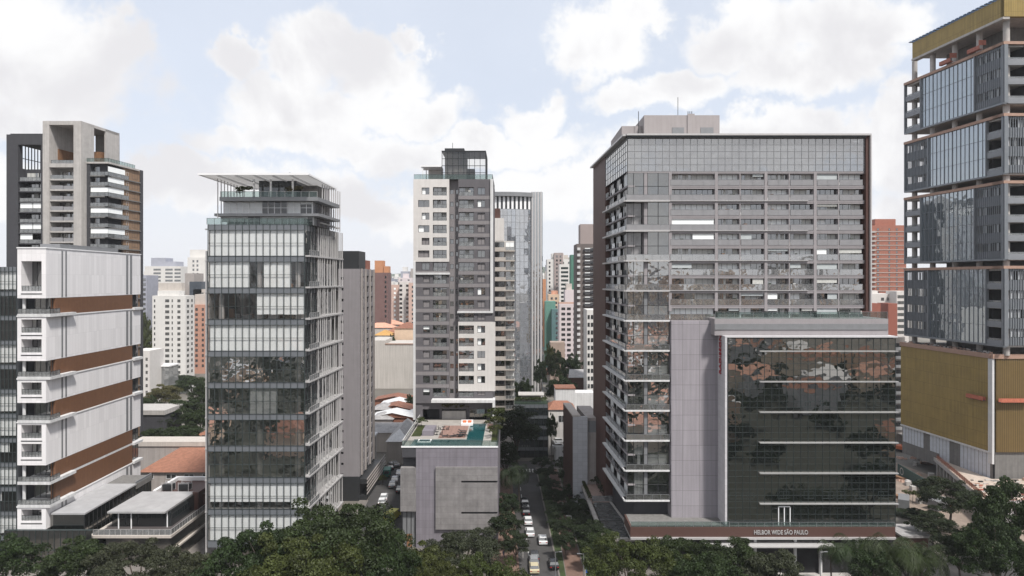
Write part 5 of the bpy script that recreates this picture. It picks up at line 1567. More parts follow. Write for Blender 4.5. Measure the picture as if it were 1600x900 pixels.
    b = MB(); b.fbox(F, 0, W, -D + 4, -.5, zc0 + .01, zc0 + .5); b.fbox(S, -.5, D - 3.4, -1, .7, zc0 - .6, zc0 - .01); T.part('crown_slab', b, conc)
    b = MB()
    for i in range(24):
        v = i * 1.4; b.fbox(S, v, v + .9, -.6, 1.0, zc1 + .3, zc1 + .5); b.fbox(S, v + .1, v + .2, .2, .3, zc1 - .01, zc1 + .3)
    T.part('solar_brackets', b, mat('blue_steel', (.05, .10, .2), .4, .1, 1))
    T.done()
    # tarpaulins / work platforms on the open floor
    for i, v in enumerate((6, 16)):
        b = MB(); b.fbox(S, v, v + 4.2, .6, 1.4, z(64) , z(64) + .15); b.fbox(S, v, v + 4.2, 1.35, 1.4, z(64), z(64) + 1.1); b.fbox(S, v + .2, v + .3, -.5, 1.4, z(64) + 1.1, z(64) + 2.4)
        tag(b.build('work_platform', mat('terracotta_steel', (.3, .11, .08), .7, .2, 2), None, (T.X, T.Y, 0)), ['red work platform on the open floor under the golden crown, nearer one', 'red work platform on the open floor under the golden crown, farther one'][i], 'platform')
gold_tower()

# construction deck in front of the gold podium
def site():
    B = thing('construction_deck', 'low unfinished concrete building with debris and orange netting on its roof', 'building', (0, 0, 0))
    zt = 5.0; poly = [(105.9, 151), (119.0, 193), (120.4, 171.4), (172, 171.4), (172, 151)]
    A0, A1 = Vector((105.9, 151, 0)), Vector((119.0, 193, 0)); dv = (A1 - A0); Ln = dv.length; dv.normalize(); nv = Vector((-dv.y, dv.x, 0))
    S = lambda a, n, z_: tuple(A0 + dv * a + nv * n + Vector((0, 0, z_)))
    F = lambda a, n, z_: (105.9 + a, 151 - n, z_)
    slab('roof_slab', poly, zt - 1.0, zt, mat('site_slab', (.40, .335, .285), .9, .25, .5), me=conc, parent=B)
    slab('inner_wall', [(108.5, 153), (119.0, 188), (120.2, 171.6), (170, 171), (170, 153)], 0, zt - 1.01, dark_in, parent=B)
    for i in range(15):
        b = MB(); b.fbox(S, i * 2.9, i * 2.9 + .5, -.6, -.1, 0, zt - 1.01); b.build('column', conc, B)
    for i in range(14):
        b = MB(); b.fbox(S, i * 2.9 + .7, i * 2.9 + 2.7, -1.2, -1.1, .9, zt - 1.3); b.build('opening_glass', glass_win, B)
    b = MB(); b.fbox(F, .2, 14, .02, .08, 1.2, zt + 1.2); b.build('white_netting', mat('scaffold_net', (.36, .34, .34), .9, .2, 2), B)
    rr = random.Random(5); b = MB()
    for i in range(300):
        x, y = rr.uniform(3, 40), rr.uniform(.8, 19.5)
        if x < y * .315 + 1: continue
        s = rr.uniform(.12, .5); zz_ = rr.uniform(.4, 1.6) if rr.random() < .15 else .6
        b.fbox(F, x, x + s * rr.uniform(1, 5), -y - s, -y, zt, zt + s * zz_, rr.choice([0, 0, 1, 2, 2, 3]))
    tag(b.build('debris', [conc, terra, metal_d, mat('red_debris', (.3, .10, .07), .8, .2, 2)], B), kind='stuff')
    b = MB()
    for i in range(34): b.fbox(S, i * 1.25, i * 1.25 + .06, -.4, -.34, zt, zt + 1.3)
    b.fbox(S, 0, 42, -.38, -.36, zt + .15, zt + 1.2, 1)
    b.fbox(F, 0, 40, -.38, -.36, zt + .15, zt + 1.2, 1)
    b.build('safety_net', [metal_d, glassmat('orange_net', (.55, .17, .09), 1.1, see=.45, wav=0)], B)
    # green hoarding with round emblems
    t = thing('site_hoarding', 'dark green site hoarding with pale ring emblems', 'fence', (0, 0, 0))
    b = MB(); p0 = G(1403, 742); p1 = G(1452, 772)
    def bar(b, p, q, z0, z1, w=.1, m=0):
        d = (Vector(q) - Vector(p)); d.z = 0; d.normalize(); nn = Vector((-d.y, d.x, 0)) * w
        a, c = Vector(p), Vector(q)
        b.hexa([tuple(v) for v in (a - nn + Vector((0, 0, z0)), c - nn + Vector((0, 0, z0)), c + nn + Vector((0, 0, z0)), a + nn + Vector((0, 0, z0)), a - nn + Vector((0, 0, z1)), c - nn + Vector((0, 0, z1)), c + nn + Vector((0, 0, z1)), a + nn + Vector((0, 0, z1)))], m)
    bar(b, p0, p1, 0, 3.2); b.build('board', mat('hoarding_green', (.02, .055, .05), .6, .1, 1), t)
    for f in (.15, .85):
        c = Vector(p0).lerp(Vector(p1), f) + Vector((0, 0, 1.7)); d = (Vector(p1) - Vector(p0)).normalized(); nn = Vector((d.y, -d.x, 0)) * .16
        b = MB()
        for i in range(16):
            a0, a1 = i * math.pi / 8, (i + 1) * math.pi / 8
            pt = lambda r, a: tuple(c + nn + d * math.cos(a) * r + Vector((0, 0, math.sin(a) * r)))
            b.quad(pt(.75, a0), pt(1.05, a0), pt(1.05, a1), pt(.75, a1))
        b.build('ring_emblem', conc, t)
    # flat grey site canopy and cabin
    b = MB(); x, y, _ = G(1412, 690); b.box(x - 2, x + 11, y - 4, y + 2, 2.6, 2.9); 
    o = thing('site_canopy', 'flat pale concrete canopy roof at the foot of the golden wall', 'canopy', (0, 0, 0)); b.build('roof', conc, o)
    b = MB(); 
    for xx in (x - 1.5, x + 5, x + 10.5): b.box(xx, xx + .3, y - 3.5, y - 3.2, 0, 2.6)
    b.build('post', conc, o)
    b = MB(); x, y, _ = G(1424, 832, 3.0); o = thing('low_pavilion', 'low flat grey roof beside the road at right, under the spreading dark tree', 'pavilion', (x, y, 0))
    b.box(-3, 3, -2, 5, 2.6, 3.0); b.build('roof', metal_roof, o); b = MB(); b.box(-2.6, 2.6, -1.4, 4.5, 0, 2.6); b.build('wall', brown_wall, o)
    rs = random.Random(44)
    kinds = [('timber_stack', 'stack of pale timber boards lying on the building site', wood, (3.2, 1.2, .7)), ('block_pallet', 'pallet of grey concrete blocks standing on the building site', conc, (1.3, 1.1, 1.1)), ('site_container', 'blue grey steel container standing on the building site', metal_g, (5.5, 2.3, 2.4)), ('rubble_heap', 'low heap of reddish rubble on the building site', terra, (2.6, 2.0, .8))]
    for i in range(28):
        kn, lb, mt, (a_, c_, h_) = kinds[[0, 1, 3, 0, 1, 3, 2][i % 7]]
        px, py = rs.uniform(1404, 1500), rs.uniform(715, 800); x, y, _ = G(px, py, .03)
        o = thing(kn, lb, kn.replace('_', ' '), (x, y, .03), rs.uniform(0, 3), kn.replace('_', ' ') + 's on the building site')
        b = MB()
        if kn == 'timber_stack':
            for q_ in range(5): b.box(-a_ / 2 + rs.uniform(-.2, .2), a_ / 2, -c_ / 2, c_ / 2, q_ * .15, q_ * .15 + .11)
        elif kn == 'block_pallet':
            b.box(-a_ / 2, a_ / 2, -c_ / 2, c_ / 2, .12, h_); b.box(-a_ / 2, a_ / 2, -c_ / 2, -c_ / 2 + .15, 0, .11); b.box(-a_ / 2, a_ / 2, c_ / 2 - .15, c_ / 2, 0, .11)
        elif kn == 'site_container':
            b.box(-a_ / 2, a_ / 2, -c_ / 2, c_ / 2, .1, h_)
            for q_ in range(12): b.box(-a_ / 2 + q_ * .46 + .1, -a_ / 2 + q_ * .46 + .25, -c_ / 2 - .05, c_ / 2 + .05, .1, h_ - .1)
        else:
            for q_ in range(14):
                u_, v_ = rs.gauss(0, .6), rs.gauss(0, .5); s_ = rs.uniform(.2, .6); b.hexa([(u_ - s_, v_ - s_, 0), (u_ + s_, v_ - s_, 0), (u_ + s_, v_ + s_, 0), (u_ - s_, v_ + s_, 0), (u_ - s_ * .3, v_ - s_ * .4, s_), (u_ + s_ * .5, v_ - s_ * .3, s_ * .9), (u_ + s_ * .3, v_ + s_ * .4, s_ * .8), (u_ - s_ * .4, v_ + s_ * .3, s_)])
        b.build({'timber_stack': 'boards', 'block_pallet': 'blocks', 'site_container': 'steel_box', 'rubble_heap': 'rubble'}[kn], mt, o)
    # excavator
    x, y, _ = G(1408, 705)
    t = thing('excavator', 'orange excavator on the bare soil of the building site', 'excavator', (x, y, .02), .6)
    b = MB(); b.box(-1.6, 1.6, -1.3, -.7, 0, .8); b.box(-1.6, 1.6, .7, 1.3, 0, .8); b.build('track', metal_d, t)
    b = MB(); b.box(-1.7, 1.3, -1.2, 1.2, .85, 1.9); b.build('body', mat('machine_orange', (.5, .13, .05), .5, .1, 2), t)
    b = MB(); b.box(.2, 1.3, -1.1, 0, 1.9, 2.9); b.build('cab', glass_win, t)
    b = MB(); b.tube((1.2, .4, 1.6), (3.2, .4, 3.8), .22, n=6); b.tube((3.2, .4, 3.8), (4.8, .4, 1.6), .18, n=6); b.box(4.4, 5.2, 0, .8, .9, 1.7); b.build('boom', mat('machine_orange'), t)
site()

# ================================================================== J: pavilion with white roof between the towers
def pavilion():
    B = Bld('pavilion', 'two storey dark glazed pavilion with a white slab roof and roof terrace', 'pavilion', -80.6, 131.5, 15.0, 27.0, 0.0)
    F, S = B.F('f'), B.F('r'); W = B.W; zd = 5.9; zr = 9.5
    b = MB(); b.fbox(F, .4, W - .4, -26, -.4, 0, zd - .5); b.fbox(F, 1, W - 2.2, -15, -4.5, zd, zr - .4, 0); B.part('interior', b, dark_in)
    b = MB(); panes(b, F, .2, W - .2, 0, zd - .5, 10, 2, n=-.2); panes(b, S, .2, 26, 0, zd - .5, 16, 2, n=-.2); B.part('glazing', b, glass_teal)
    b = MB(); b.fbox(F, -.6, W + .2, -26, .5, zd - .5, zd); b.fbox(S, -.5, 26, -.5, .3, 2.6, 2.9); B.part('white_slab', b, beige)
    b = MB(); b.fbox(F, .3, W - .2, -26, 0, zd, zd + .02); B.part('terrace_floor', b, mat('dark_tiles', (.08, .07, .07), .6, .1, 1))
    b = MB(); rail(b, F, 0, W, zd, 1.1, n=.2, step=1.1, mg=0, mp=1); rail(b, S, 0, 25, zd, 1.1, n=-.0, step=1.1, mg=0, mp=1); B.part('terrace_rail', b, [glass_rail, metal_l])
    b = MB(); b.fbox(F, 1.2, W - 2.4, -15.2, -2.4, zr - .35, zr, 0); B.part('white_roof', b, mat('pale_membrane', (.34, .335, .34), .7, .12, .5, joints=(2.4, 30, 0, .05), jcol=.9, seams='flat'))
    for x, y in ((3, 3.2), (5.5, 3.2), (W - 2.8, 4), (W - 2.8, 14)):
        b = MB(); b.tube((x, y, zd), (x, y, zr - .35), .12, n=8); B.part('column', b, white_clean)
    b = MB(); panes(b, F, 1, W - 2.2, zd, zr - .36, 6, 1, n=-4.4); panes(b, lambda a, n, z_: (W - 2.1 + n, a, z_), 4.5, 15, zd, zr - .36, 6, 1); B.part('upper_glazing', b, glass_dark)
    b = MB(); b.fbox(F, 3, W + .2, -26.5, -16.0, zd + .02, zr - .8, 0); b.fbox(F, 3, W + .3, -26.6, -25.9, zr - .8, zr, 1); b.fbox(F, 3, 3.7, -25.8, -16, zr - .79, zr, 1); B.part('plant_room', b, [brown_wall, white_clean])
    b = MB(); b.fbox(F, W - 2.5, W - 1.2, -24, -14, zd, zr + .2); B.part('brick_wall', b, brown_wall)
    B.done()
    for i in range(2):
        t = thing('cooling_unit', ['left of two caged cooling units on the pavilion roof', 'right of two caged cooling units on the pavilion roof'][i], 'cooling unit', (B.X + 5.2 + i * 3.6, B.Y + 18.5, zr - .75), 0, None)
        b = MB(); b.box(-1.1, 1.1, -.8, .8, .3, 1.4); b.build('body', metal_d, t)
        for s in (-.55, .55):
            b = MB(); b.tube((s, 0, 1.41), (s, 0, 1.62), .42, n=12); b.build('fan', metal_g, t)
        b = MB(); 
        for q in ((-1.1, -.8), (1.1, -.8), (1.1, .8), (-1.1, .8)): b.box(q[0] - .06, q[0] + .06, q[1] - .06, q[1] + .06, 0, 1.9)
        b.box(-1.15, 1.15, -.85, -.78, 1.75, 1.85); b.box(-1.15, 1.15, .78, .85, 1.75, 1.85); b.build('cage', metal_l, t)
pavilion()
# ================================================================== houses and distant city
def hip_house(x, y, w, d, h, rh, wallm, roofm, label, rz=0.0, gable=False, cat='house', group=None, wins=True, name='house'):
    t = thing(name, label, cat, (x, y, 0), rz, group)
    b = MB(); b.box(-w / 2, w / 2, 0, d, 0, h); b.build('wall', wallm, t)
    b = MB(); o = .5; x0, x1, y0, y1 = -w / 2 - o, w / 2 + o, -o, d + o
    if gable:      # ridge front to back, gable towards the viewer
        b.quad((x0, y0, h), (0, y0, h + rh), (0, y1, h + rh), (x0, y1, h)); b.quad((x1, y0, h), (0, y0, h + rh), (0, y1, h + rh), (x1, y1, h))
        b.tri((x0 + o, y0 + o, h), (x1 - o, y0 + o, h), (0, y0 + o, h + rh), 1); b.quad((x0, y0, h), (x1, y0, h), (x1, y1, h), (x0, y1, h), 1)
    else:
        r = min(w, d) / 2
        if w >= d: a, c = (x0 + r, (y0 + y1) / 2, h + rh), (x1 - r, (y0 + y1) / 2, h + rh)
        else: a, c = (0, y0 + r, h + rh), (0, y1 - r, h + rh)
        p = [(x0, y0, h), (x1, y0, h), (x1, y1, h), (x0, y1, h)]
        if w >= d: b.quad(p[0], p[1], c, a); b.tri(p[1], p[2], c); b.quad(p[2], p[3], a, c); b.tri(p[3], p[0], a)
        else: b.tri(p[0], p[1], a); b.quad(p[1], p[2], c, a); b.tri(p[2], p[3], c); b.quad(p[3], p[0], a, c)
        b.quad(*p, 1)
    b.build('roof', [roofm, wallm], t)
    if wins:
        n = max(1, int(w / 3.2))
        for i in range(n):
            xx = -w / 2 + w * (i + .5) / n
            for zz in ([1.0] if h < 5 else [1.0, 4.0]):
                link('window', win_mesh(1.2, 1.2, 'dark:w'), t, (xx, -.06, zz))
    return t

# orange roofed long house behind the pavilion
Y = 176.0
t = thing('house', 'long low house with a big orange clay roof behind the pavilion', 'house', (PX(219, Y), Y, 0))
w = PX(326, Y) - PX(219, Y) + 3; he = PZ(737, Y)
b = MB(); b.box(0, w, 0, 13, 0, he); b.build('wall', beige_d, t)
b = MB(); zr = PZ(699, 187)
b.quad((-.3, -.6, he), (w, -.6, he), (w, 11, zr), (5, 11, zr)); b.quad((5, 11, zr), (w, 11, zr), (w, 20, he), (0, 20, he)); b.tri((-.3, -.6, he), (5, 11, zr), (0, 20, he)); b.build('roof', orange_tile, t)
for xx, ww in ((3, 1.0), (8, 2.6), (12.6, 2.6), (16.5, 1.0)): link('window', win_mesh(ww, 1.2, 'dark:w'), t, (xx, -.06, he - 1.8))
t = thing('low_building', 'long pale flat parapet building just behind the big orange roof', 'building', (PX(222, 190), 190, 0))
b = MB(); b.box(-3, 22, 0, 6, 0, PZ(697, 190)); b.build('wall', beige_d, t); b = MB(); b.box(-3.2, 22, -.3, 6.2, PZ(697, 190), PZ(690, 190)); b.build('parapet', beige, t)

# left gap, mid distance
t = thing('low_building', 'dark flat roofed building with balcony rail among the trees left', 'building', (PX(190, 225), 225, 0))
b = MB(); b.box(0, 14, 0, 12, 0, PZ(648, 225)); b.build('wall', dark_render, t); b = MB(); b.box(-.4, 14.4, -.4, 12, PZ(648, 225), PZ(641, 225)); b.build('slab', conc, t)
t = thing('apartment_building', 'narrow white apartment building at the left gap edge with small dark windows', 'building', (PX(205, 300), 300, 0))
b = MB(); b.box(0, PX(234, 300) - PX(205, 300), 0, 12, 0, PZ(548, 300)); b.build('wall', cream, t)
for k in range(11):
    for xx in (4.6, 6.8): link('window', win_mesh(.9, 1.3, 'dark:d'), t, (xx, -.05, PZ(560, 300) - 2.9 * k - 1))
t = thing('low_building', 'teal glazed flat roofed building at the foot of the white apartment tower', 'building', (PX(236, 310), 310, 0))
b = MB(); b.box(0, 8, 0, 9, 0, PZ(573, 310)); b.build('wall', glass_rail, t); b = MB(); b.box(-.3, 8.4, -.3, 9, PZ(573, 310), PZ(571, 310)); b.build('roof', white_clean, t)
hip_house(PX(318, 232), 232, 10, 9, PZ(688, 232), 2.6, cream, orange_tile, 'small orange roofed house against the glazed tower edge at left')
hip_house(PX(312, 420), 420, 18, 12, PZ(560, 420), 4, mat('peach_render', (.56, .42, .31), .85, .08, .5), pink_tile, 'peach house with faded clay roof right of the white apartment tower')
hip_house(PX(310, 520), 520, 22, 14, PZ(540, 520), 4, beige, pink_tile, 'second faded clay roofed house further back beside the white tower')
hip_house(PX(262, 262), 262, 12, 9, PZ(668, 262), 2.5, beige, brown_tile, 'brown roofed house half hidden by the dark trees left')
hip_house(PX(283, 330), 330, 13, 9, PZ(598, 330), 2.4, white, brown_tile, 'small white house with brown roof at the foot of the far white tower')

def far_tower(px0, px1, pt, Y, D, wallm, label, cols=(), pitch=3.0, k=0.0, side=None, scols=(), style='dark:d', top=None, wh=1.5, bands=None, cat='building', name='apartment_tower', zmin=2):
    B = Bld(name, label, cat, PX(px0, Y), Y, PX(px1, Y) - PX(px0, Y), D, k)
    zt = B.z(pt); b = MB(); B.shell(b, 0, zt, 0); B.part('wall', b, [wallm])
    n = int((zt - 2 - zmin) / pitch)
    for kf in range(n):
        z1 = zt - 2.0 - pitch * kf
        for c in cols:
            a, w = c[0], c[1]; st = c[2] if len(c) > 2 else style
            B.win('f', B.W * a - w / 2, B.W * a + w / 2, z1 - wh, z1, st, n=.09)
        for c in scols: B.win(side, B.D * c[0] - c[1] / 2, B.D * c[0] + c[1] / 2, z1 - wh, z1, style, n=.09)
        if bands:
            bb = MB(); bb.fbox(B.F('f'), -.2, B.W + .2, 0, bands[0], z1 - wh - .6 - .3, z1 - wh - .6 + .2 + bands[2]); B.part('floor_band', bb, bands[1])
    if top:
        for i, (a, c, h, m) in enumerate(top):
            bb = MB(); bb.box(B.W * a, B.W * c, D * .2, D * .8, zt, zt + h); B.part('rooftop_block', bb, m)
    B.done(60)
    return B

far_white = mat('far_white_render', (.60, .585, .565), .85, .05, .2, streak=.08)
far_tower(238, 290, 462, 372, 10, far_white, 'white apartment tower with a column of dark square windows in the left gap', cols=[(.07, .7), (.45, 2.2), (.60, .6), (.80, 1.6)], k=.02, side='r', scols=[(.25, 2.2), (.7, 1.6)], pitch=3.0, top=[(.1, .75, 2.6, far_white)])
far_tower(228, 293, 455, 455, 20, far_white, 'wide cream stepped building behind the white apartment tower', cols=[(.12, 5), (.85, 7)], pitch=4.0, style='dark:w', top=[(.2, .8, 5.5, beige)])
far_tower(226, 282, 416, 560, 22, far_white, 'far white office tower with dark window columns', cols=[(.35, 6), (.68, 6), (.92, 5)], pitch=3.0, top=[(.1, .5, 7, mat('far_blue_grey', (.30, .31, .36), .8, .1, .3)), (.5, .8, 4, mat('far_blue_grey'))])
far_tower(293, 330, 402, 480, 18, far_white, 'tall far white tower with paired small windows beside the glazed tower', cols=[(.25, 1.2), (.42, 1.2)], pitch=3.0, top=[(0, .9, 5.5, far_white)], side='r')
far_tower(296, 315, 440, 430, 14, mat('far_dark_glass', (.05, .06, .075), .3, .2, .2), 'dark glass building between white towers in the left gap', top=[(-.3, .1, -2, conc)])
far_tower(289, 303, 427, 445, 14, beige_d, 'narrow grey brown tower behind the dark glass building')
far_tower(289, 322, 476, 400, 16, mat('salmon_render', (.42, .23, .17), .85, .08, .3), 'salmon orange apartment building right of the white tower', cols=[(.55, 1.4), (.85, 1.2)], top=[(.35, .85, 6, beige)])
far_tower(302, 330, 452, 430, 15, beige, 'beige block behind the salmon orange building', cols=[(.5, 1.6), (.8, 1.6)])
far_tower(222, 229, 430, 420, 14, mat('far_blue_grey'), 'thin blue grey building at the edge of the left gap', cols=[(.5, 1.6)])
# second gap
far_tower(583, 606, 426, 420, 12, mat('maroon_render', (.15, .09, .085), .85, .08, .3), 'dark brown tower with orange top between the grey slab and the slim tower', top=[(.05, .62, 7.5, mat('orange_render', (.44, .21, .11), .8, .08, .3)), (.66, 1.0, 4, mat('orange_render'))], cols=[(.85, 1.0)])
far_tower(598, 613, 441, 480, 12, far_white, 'narrow white and grey tower beside the dark brown one', cols=[(.2, 1.2), (.72, 3.2)])
far_tower(610, 624, 445, 470, 12, mat('pink_render', (.50, .36, .31), .85, .05, .3), 'pink plastered tower with one row of small white windows', cols=[(.5, 1.4, 'blind:w')], pitch=3.0)
far_tower(624, 639, 440, 462, 12, cream, 'cream tower with two columns of balcony openings', cols=[(.16, 1.8), (.84, 1.8)], pitch=3.0)
far_tower(638.5, 648, 442, 455, 12, mat('pink_render'), 'pinkish beige tower next to the slim grey tower', cols=[(.7, 1.4)])
far_tower(626, 637, 424, 900, 20, mat('far_blue_grey'), 'distant grey tower on the skyline with narrower top', top=[(.2, .8, 6, far_white)])
far_tower(606, 616, 436, 1000, 30, mat('far_blue_grey'), 'distant low grey block on the skyline left', cols=[])
far_tower(640, 650, 431, 1100, 30, far_white, 'distant pale tower on the skyline right beside the slim tower', cols=[])
far_tower(617, 627, 441, 800, 30, far_white, 'distant pale block below the grey skyline tower', cols=[])
# big blank wall and houses before it
t = thing('blank_wall_building', 'big windowless cream wall building in the gap left of the slim tower', 'building', (PX(575, 345), 345, 0))
b = MB(); b.box(0, PX(602, 345) - PX(575, 345), 0, 25, 0, PZ(532, 345)); b.box(PX(602, 345) - PX(575, 345) + .01, PX(655, 345) - PX(575, 345), 0, 25, 0, PZ(538, 345)); b.build('wall', mat('blank_cream', (.47, .44, .41), .85, .06, .15, streak=.2), t)
b = MB(); b.box(PX(602, 345) - PX(575, 345), PX(655, 345) - PX(575, 345), -.3, .3, PZ(538, 345), PZ(536.5, 345)); b.build('coping', terra, t)
hip_house(PX(635, 372), 372, 13, 12, PZ(513, 372), 3.0, mat('peach_render'), brown_tile, 'peach house with brown hipped roof above the blank cream wall', wins=False)
for i, (px, py, Y, w, rm, lab) in enumerate([(592, 512, 400, 16, pink_tile, 'faded orange roof house left above the blank wall'), (604, 507, 430, 18, pink_tile, 'wide faded orange roof house behind the blank wall'), (614, 520, 390, 10, orange_tile, 'small orange roof house in the middle above the blank wall'),
        (598, 524, 368, 9, mat('ochre_render', (.42, .24, .08), .85, .1, .4), 'low ochre building above the left part of the blank wall')]):
    hip_house(PX(px, Y), Y, w, 12, PZ(py, Y), 2.6, beige, rm, lab, wins=False)
for i, (px, pe, Y, w, rm, lab, g) in enumerate([
        (616, 625, 285, 26, brown_tile, 'large brown tiled house at the back of the row below the blank wall', True),
        (618, 633, 262, 19, white, 'white metal gable roof behind the brown gabled shed', True), (616, 640, 250, 20, brown_tile, 'brown gabled shed in the middle of the row of low roofs', True),
        (613, 652, 236, 22, white, 'wide white gable roof in front of the brown roofs', True), (596, 640, 248, 10, metal_roof, 'small grey shed roof at the left of the low roofs', False),
        (596, 655, 234, 12, metal_roof, 'grey metal shed at the left by the slab building', False), (640, 652, 240, 7, white, 'small white roofed shed right of the gables', False)]):
    hip_house(PX(px, Y), Y, w * .62, 9, PZ(pe, Y), 1.6, brown_tile if g else beige_d, rm, lab, gable=g, wins=False)
t = thing('warehouse', 'long grey corrugated roof warehouse behind the side street', 'warehouse', (PX(590, 218), 218, 0))
b = MB(); b.box(-2, 11, 0, 14, 0, 6.2); b.build('wall', beige, t); b = MB(); b.quad((-2.3, -.5, 6.2), (11.3, -.5, 6.2), (11.3, 7, 8.0), (-2.3, 7, 8.0)); b.quad((-2.3, 7, 8.0), (11.3, 7, 8.0), (11.3, 14.5, 6.2), (-2.3, 14.5, 6.2)); b.build('roof', metal_roof, t)
# beige end-house closing the side street
t = thing('house', 'tall beige house with grey pitched roof closing the side street', 'house', (PX(604, 204), 204, 0))
w = PX(628, 204) - PX(604, 204) + 2; h = PZ(690, 204)
b = MB(); b.box(0, w, 0, 22, 0, h); b.build('wall', beige, t)
b = MB(); b.quad((-.3, -.3, h), (w * .45, 6, h + 2.6), (w * .45, 22, h + 2.6), (-.3, 22, h)); b.quad((w + .3, -.3, h), (w * .45, 6, h + 2.6), (w * .45, 22, h + 2.6), (w + .3, 22, h)); b.tri((-.3, -.3, h), (w + .3, -.3, h), (w * .45, 6, h + 2.6), 1); b.build('roof', [metal_roof, white], t)
t = thing('house', 'cream house with pilasters on the left of the side street', 'house', (-44.5, 186, 0))
b = MB(); b.box(0, 4.2, 0, 17, 0, 9.2); b.build('wall', beige, t); b = MB(); b.box(-.3, 4.6, -.3, 17.3, 9.2, 9.7); b.build('cornice', white, t)
for i in range(6):
    b = MB(); b.box(4.2, 4.45, .4 + i * 3, .9 + i * 3, 0, 9.15); b.build('pilaster', cream, t)
# third gap
far_tower(855, 893, 405, 520, 20, far_white, 'cluster white apartment tower with brown centre strip at the right gap', cols=[(.1, 1.2), (.35, 1.3), (.62, 2.5), (.9, 1.6)], top=[(.2, .7, 4.5, far_white)], pitch=3.0)
far_tower(866, 880, 395, 519, 6, mat('brown_grey_strip', (.30, .25, .24), .85, .06, .3), 'brown grey centre tower strip behind white cluster towers', cols=[(.3, 1.2), (.7, 1.2)])
far_tower(874, 890, 413, 500, 10, far_white, 'white tower with blue grey glazed bays in the right gap', cols=[(.3, 2.0), (.65, 3.2)], pitch=3.0)
far_tower(852, 862, 424, 600, 15, beige, 'beige tower at the left of the white cluster', cols=[(.5, 1.8)])
far_tower(892, 905, 398, 460, 12, mat('green_render', (.06, .16, .12), .8, .08, .3), 'dark green slender tower behind the dark balcony tower', cols=[(.4, .8)])
far_tower(852, 868, 471, 430, 12, mat('teal_green_render', (.10, .22, .18), .8, .08, .3), 'teal green block right beside the silver mirror tower', side='l')
far_tower(862, 876, 483, 425, 8, mat('teal_glass_wall', (.09, .16, .165), .4, .1, .3), 'lower teal glazed block joined to the green block', cols=[(.6, 1.5)])
far_tower(874, 905, 475, 396, 14, mat('pale_pink_render', (.55, .49, .50), .85, .04, .3), 'pale pink apartment block with rows of brown windows', cols=[(.2, 2.2), (.48, 2.2), (.80, 2.2)], pitch=3.0, top=[(0, 1, .8, terra)])
far_tower(883, 905, 453, 440, 12, mat('pale_pink_render'), 'pale pink stepped block behind the pink apartment block', cols=[(.75, 1.5)], top=[(.1, .5, 4, beige)])
far_tower(857, 874, 460, 470, 12, mat('peach_render'), 'small peach building between white cluster and green block', cols=[(.3, 1.5), (.7, 1.5)], top=[(.3, .9, 2.5, pink_tile)])
far_tower(848, 856, 436, 560, 12, mat('orange_render'), 'small orange building beside the mirror tower')
B = far_tower(901, 932, 381, 337, 16, mat('dark_brown_render', (.13, .11, .105), .85, .06, .3), 'dark tower with white balconies stacked to its top left of the wide block', cols=[(.68, 5.2, 'half:w')], pitch=3.0, wh=1.9, top=[(.22, 1.0, 10, mat('brown_grey_strip'))])
for kf in range(20):
    zz = PZ(381, 337) - 3.2 - 3.0 * kf
    b = MB(); b.box(.2, 1.7, -1.2, .3, zz, zz + 1.3); b.build('white_balcony', white, B.root)
    b = MB(); b.box(3.4, 9.8, -.9, 0, zz - .2, zz + .7); b.build('balcony_front', dark_render, B.root)
far_tower(917, 936, 484, 258, 12, far_white, 'white apartment block with narrow windows beside the brown end wall', cols=[(.15, .8), (.42, .8)], pitch=2.9)
t = thing('house', 'small house with an orange roof behind the white tiled building', 'house', (PX(857, 214), 214, 0))
hw, hh = 8.3, PZ(640, 214); b = MB(); b.box(0, hw, 0, 10, 0, hh); b.build('wall', cream, t)
b = MB(); b.quad((-.3, -.4, hh), (hw + .3, -.4, hh), (hw - 2, 6, hh + 1.8), (2, 6, hh + 1.8)); b.tri((-.3, -.4, hh), (2, 6, hh + 1.8), (-.3, 10.3, hh)); b.tri((hw + .3, -.4, hh), (hw - 2, 6, hh + 1.8), (hw + .3, 10.3, hh)); b.quad((2, 6, hh + 1.8), (hw - 2, 6, hh + 1.8), (hw + .3, 10.3, hh), (-.3, 10.3, hh)); b.build('roof', orange_tile, t)
link('window', win_mesh(2.2, 2.2, 'dark:w'), t, (4.2, -.06, hh - 4))
t = thing('low_building', 'white flat roofed house above the small orange roof', 'building', (PX(868, 245), 245, 0))
b = MB(); b.box(0, 7, 0, 8, 0, PZ(608, 245)); b.box(7.01, 14, 1, 8, 0, PZ(606, 245) - 2); b.build('wall', white, t); b = MB(); b.box(-.2, 7.2, -.2, 8, PZ(608, 245), PZ(606, 245)); b.build('roof', brown_tile, t)
t = thing('low_building', 'brown flat roofed building below the pale pink block', 'building', (PX(889, 270), 270, 0))
b = MB(); b.box(0, 9, 0, 10, 0, PZ(590, 270)); b.build('wall', brown_wall, t); b = MB(); b.quad((-.3, -.3, PZ(590, 270)), (9, -.3, PZ(590, 270)), (7, 10, PZ(582, 270)), (1, 10, PZ(582, 270))); b.build('roof', metal_roof, t)
t = thing('house', 'beige town house with arched look openings behind the dark trees', 'house', (PX(860, 330), 330, 0))
b = MB(); b.box(0, 7, 0, 8, 0, PZ(535, 330)); b.build('wall', mat('tan_house', (.32, .25, .21), .85, .1, .4), t)
for xx in (1.5, 4.5): link('window', win_mesh(1.2, 2.0, 'dark:d'), t, (xx, -.06, PZ(556, 330)))
t = thing('parking_deck', 'white walled open car park beside the street end', 'car park', (PX(868, 205), 205, 0))
b = MB(); b.box(0, 6, 0, 12, 3.6, 4.0); b.build('deck', conc, t); b = MB(); b.box(0, .25, 0, 12, 0, 5.0); b.box(.26, 6, -.2, 0, 0, 5.0); b.build('wall', white, t)
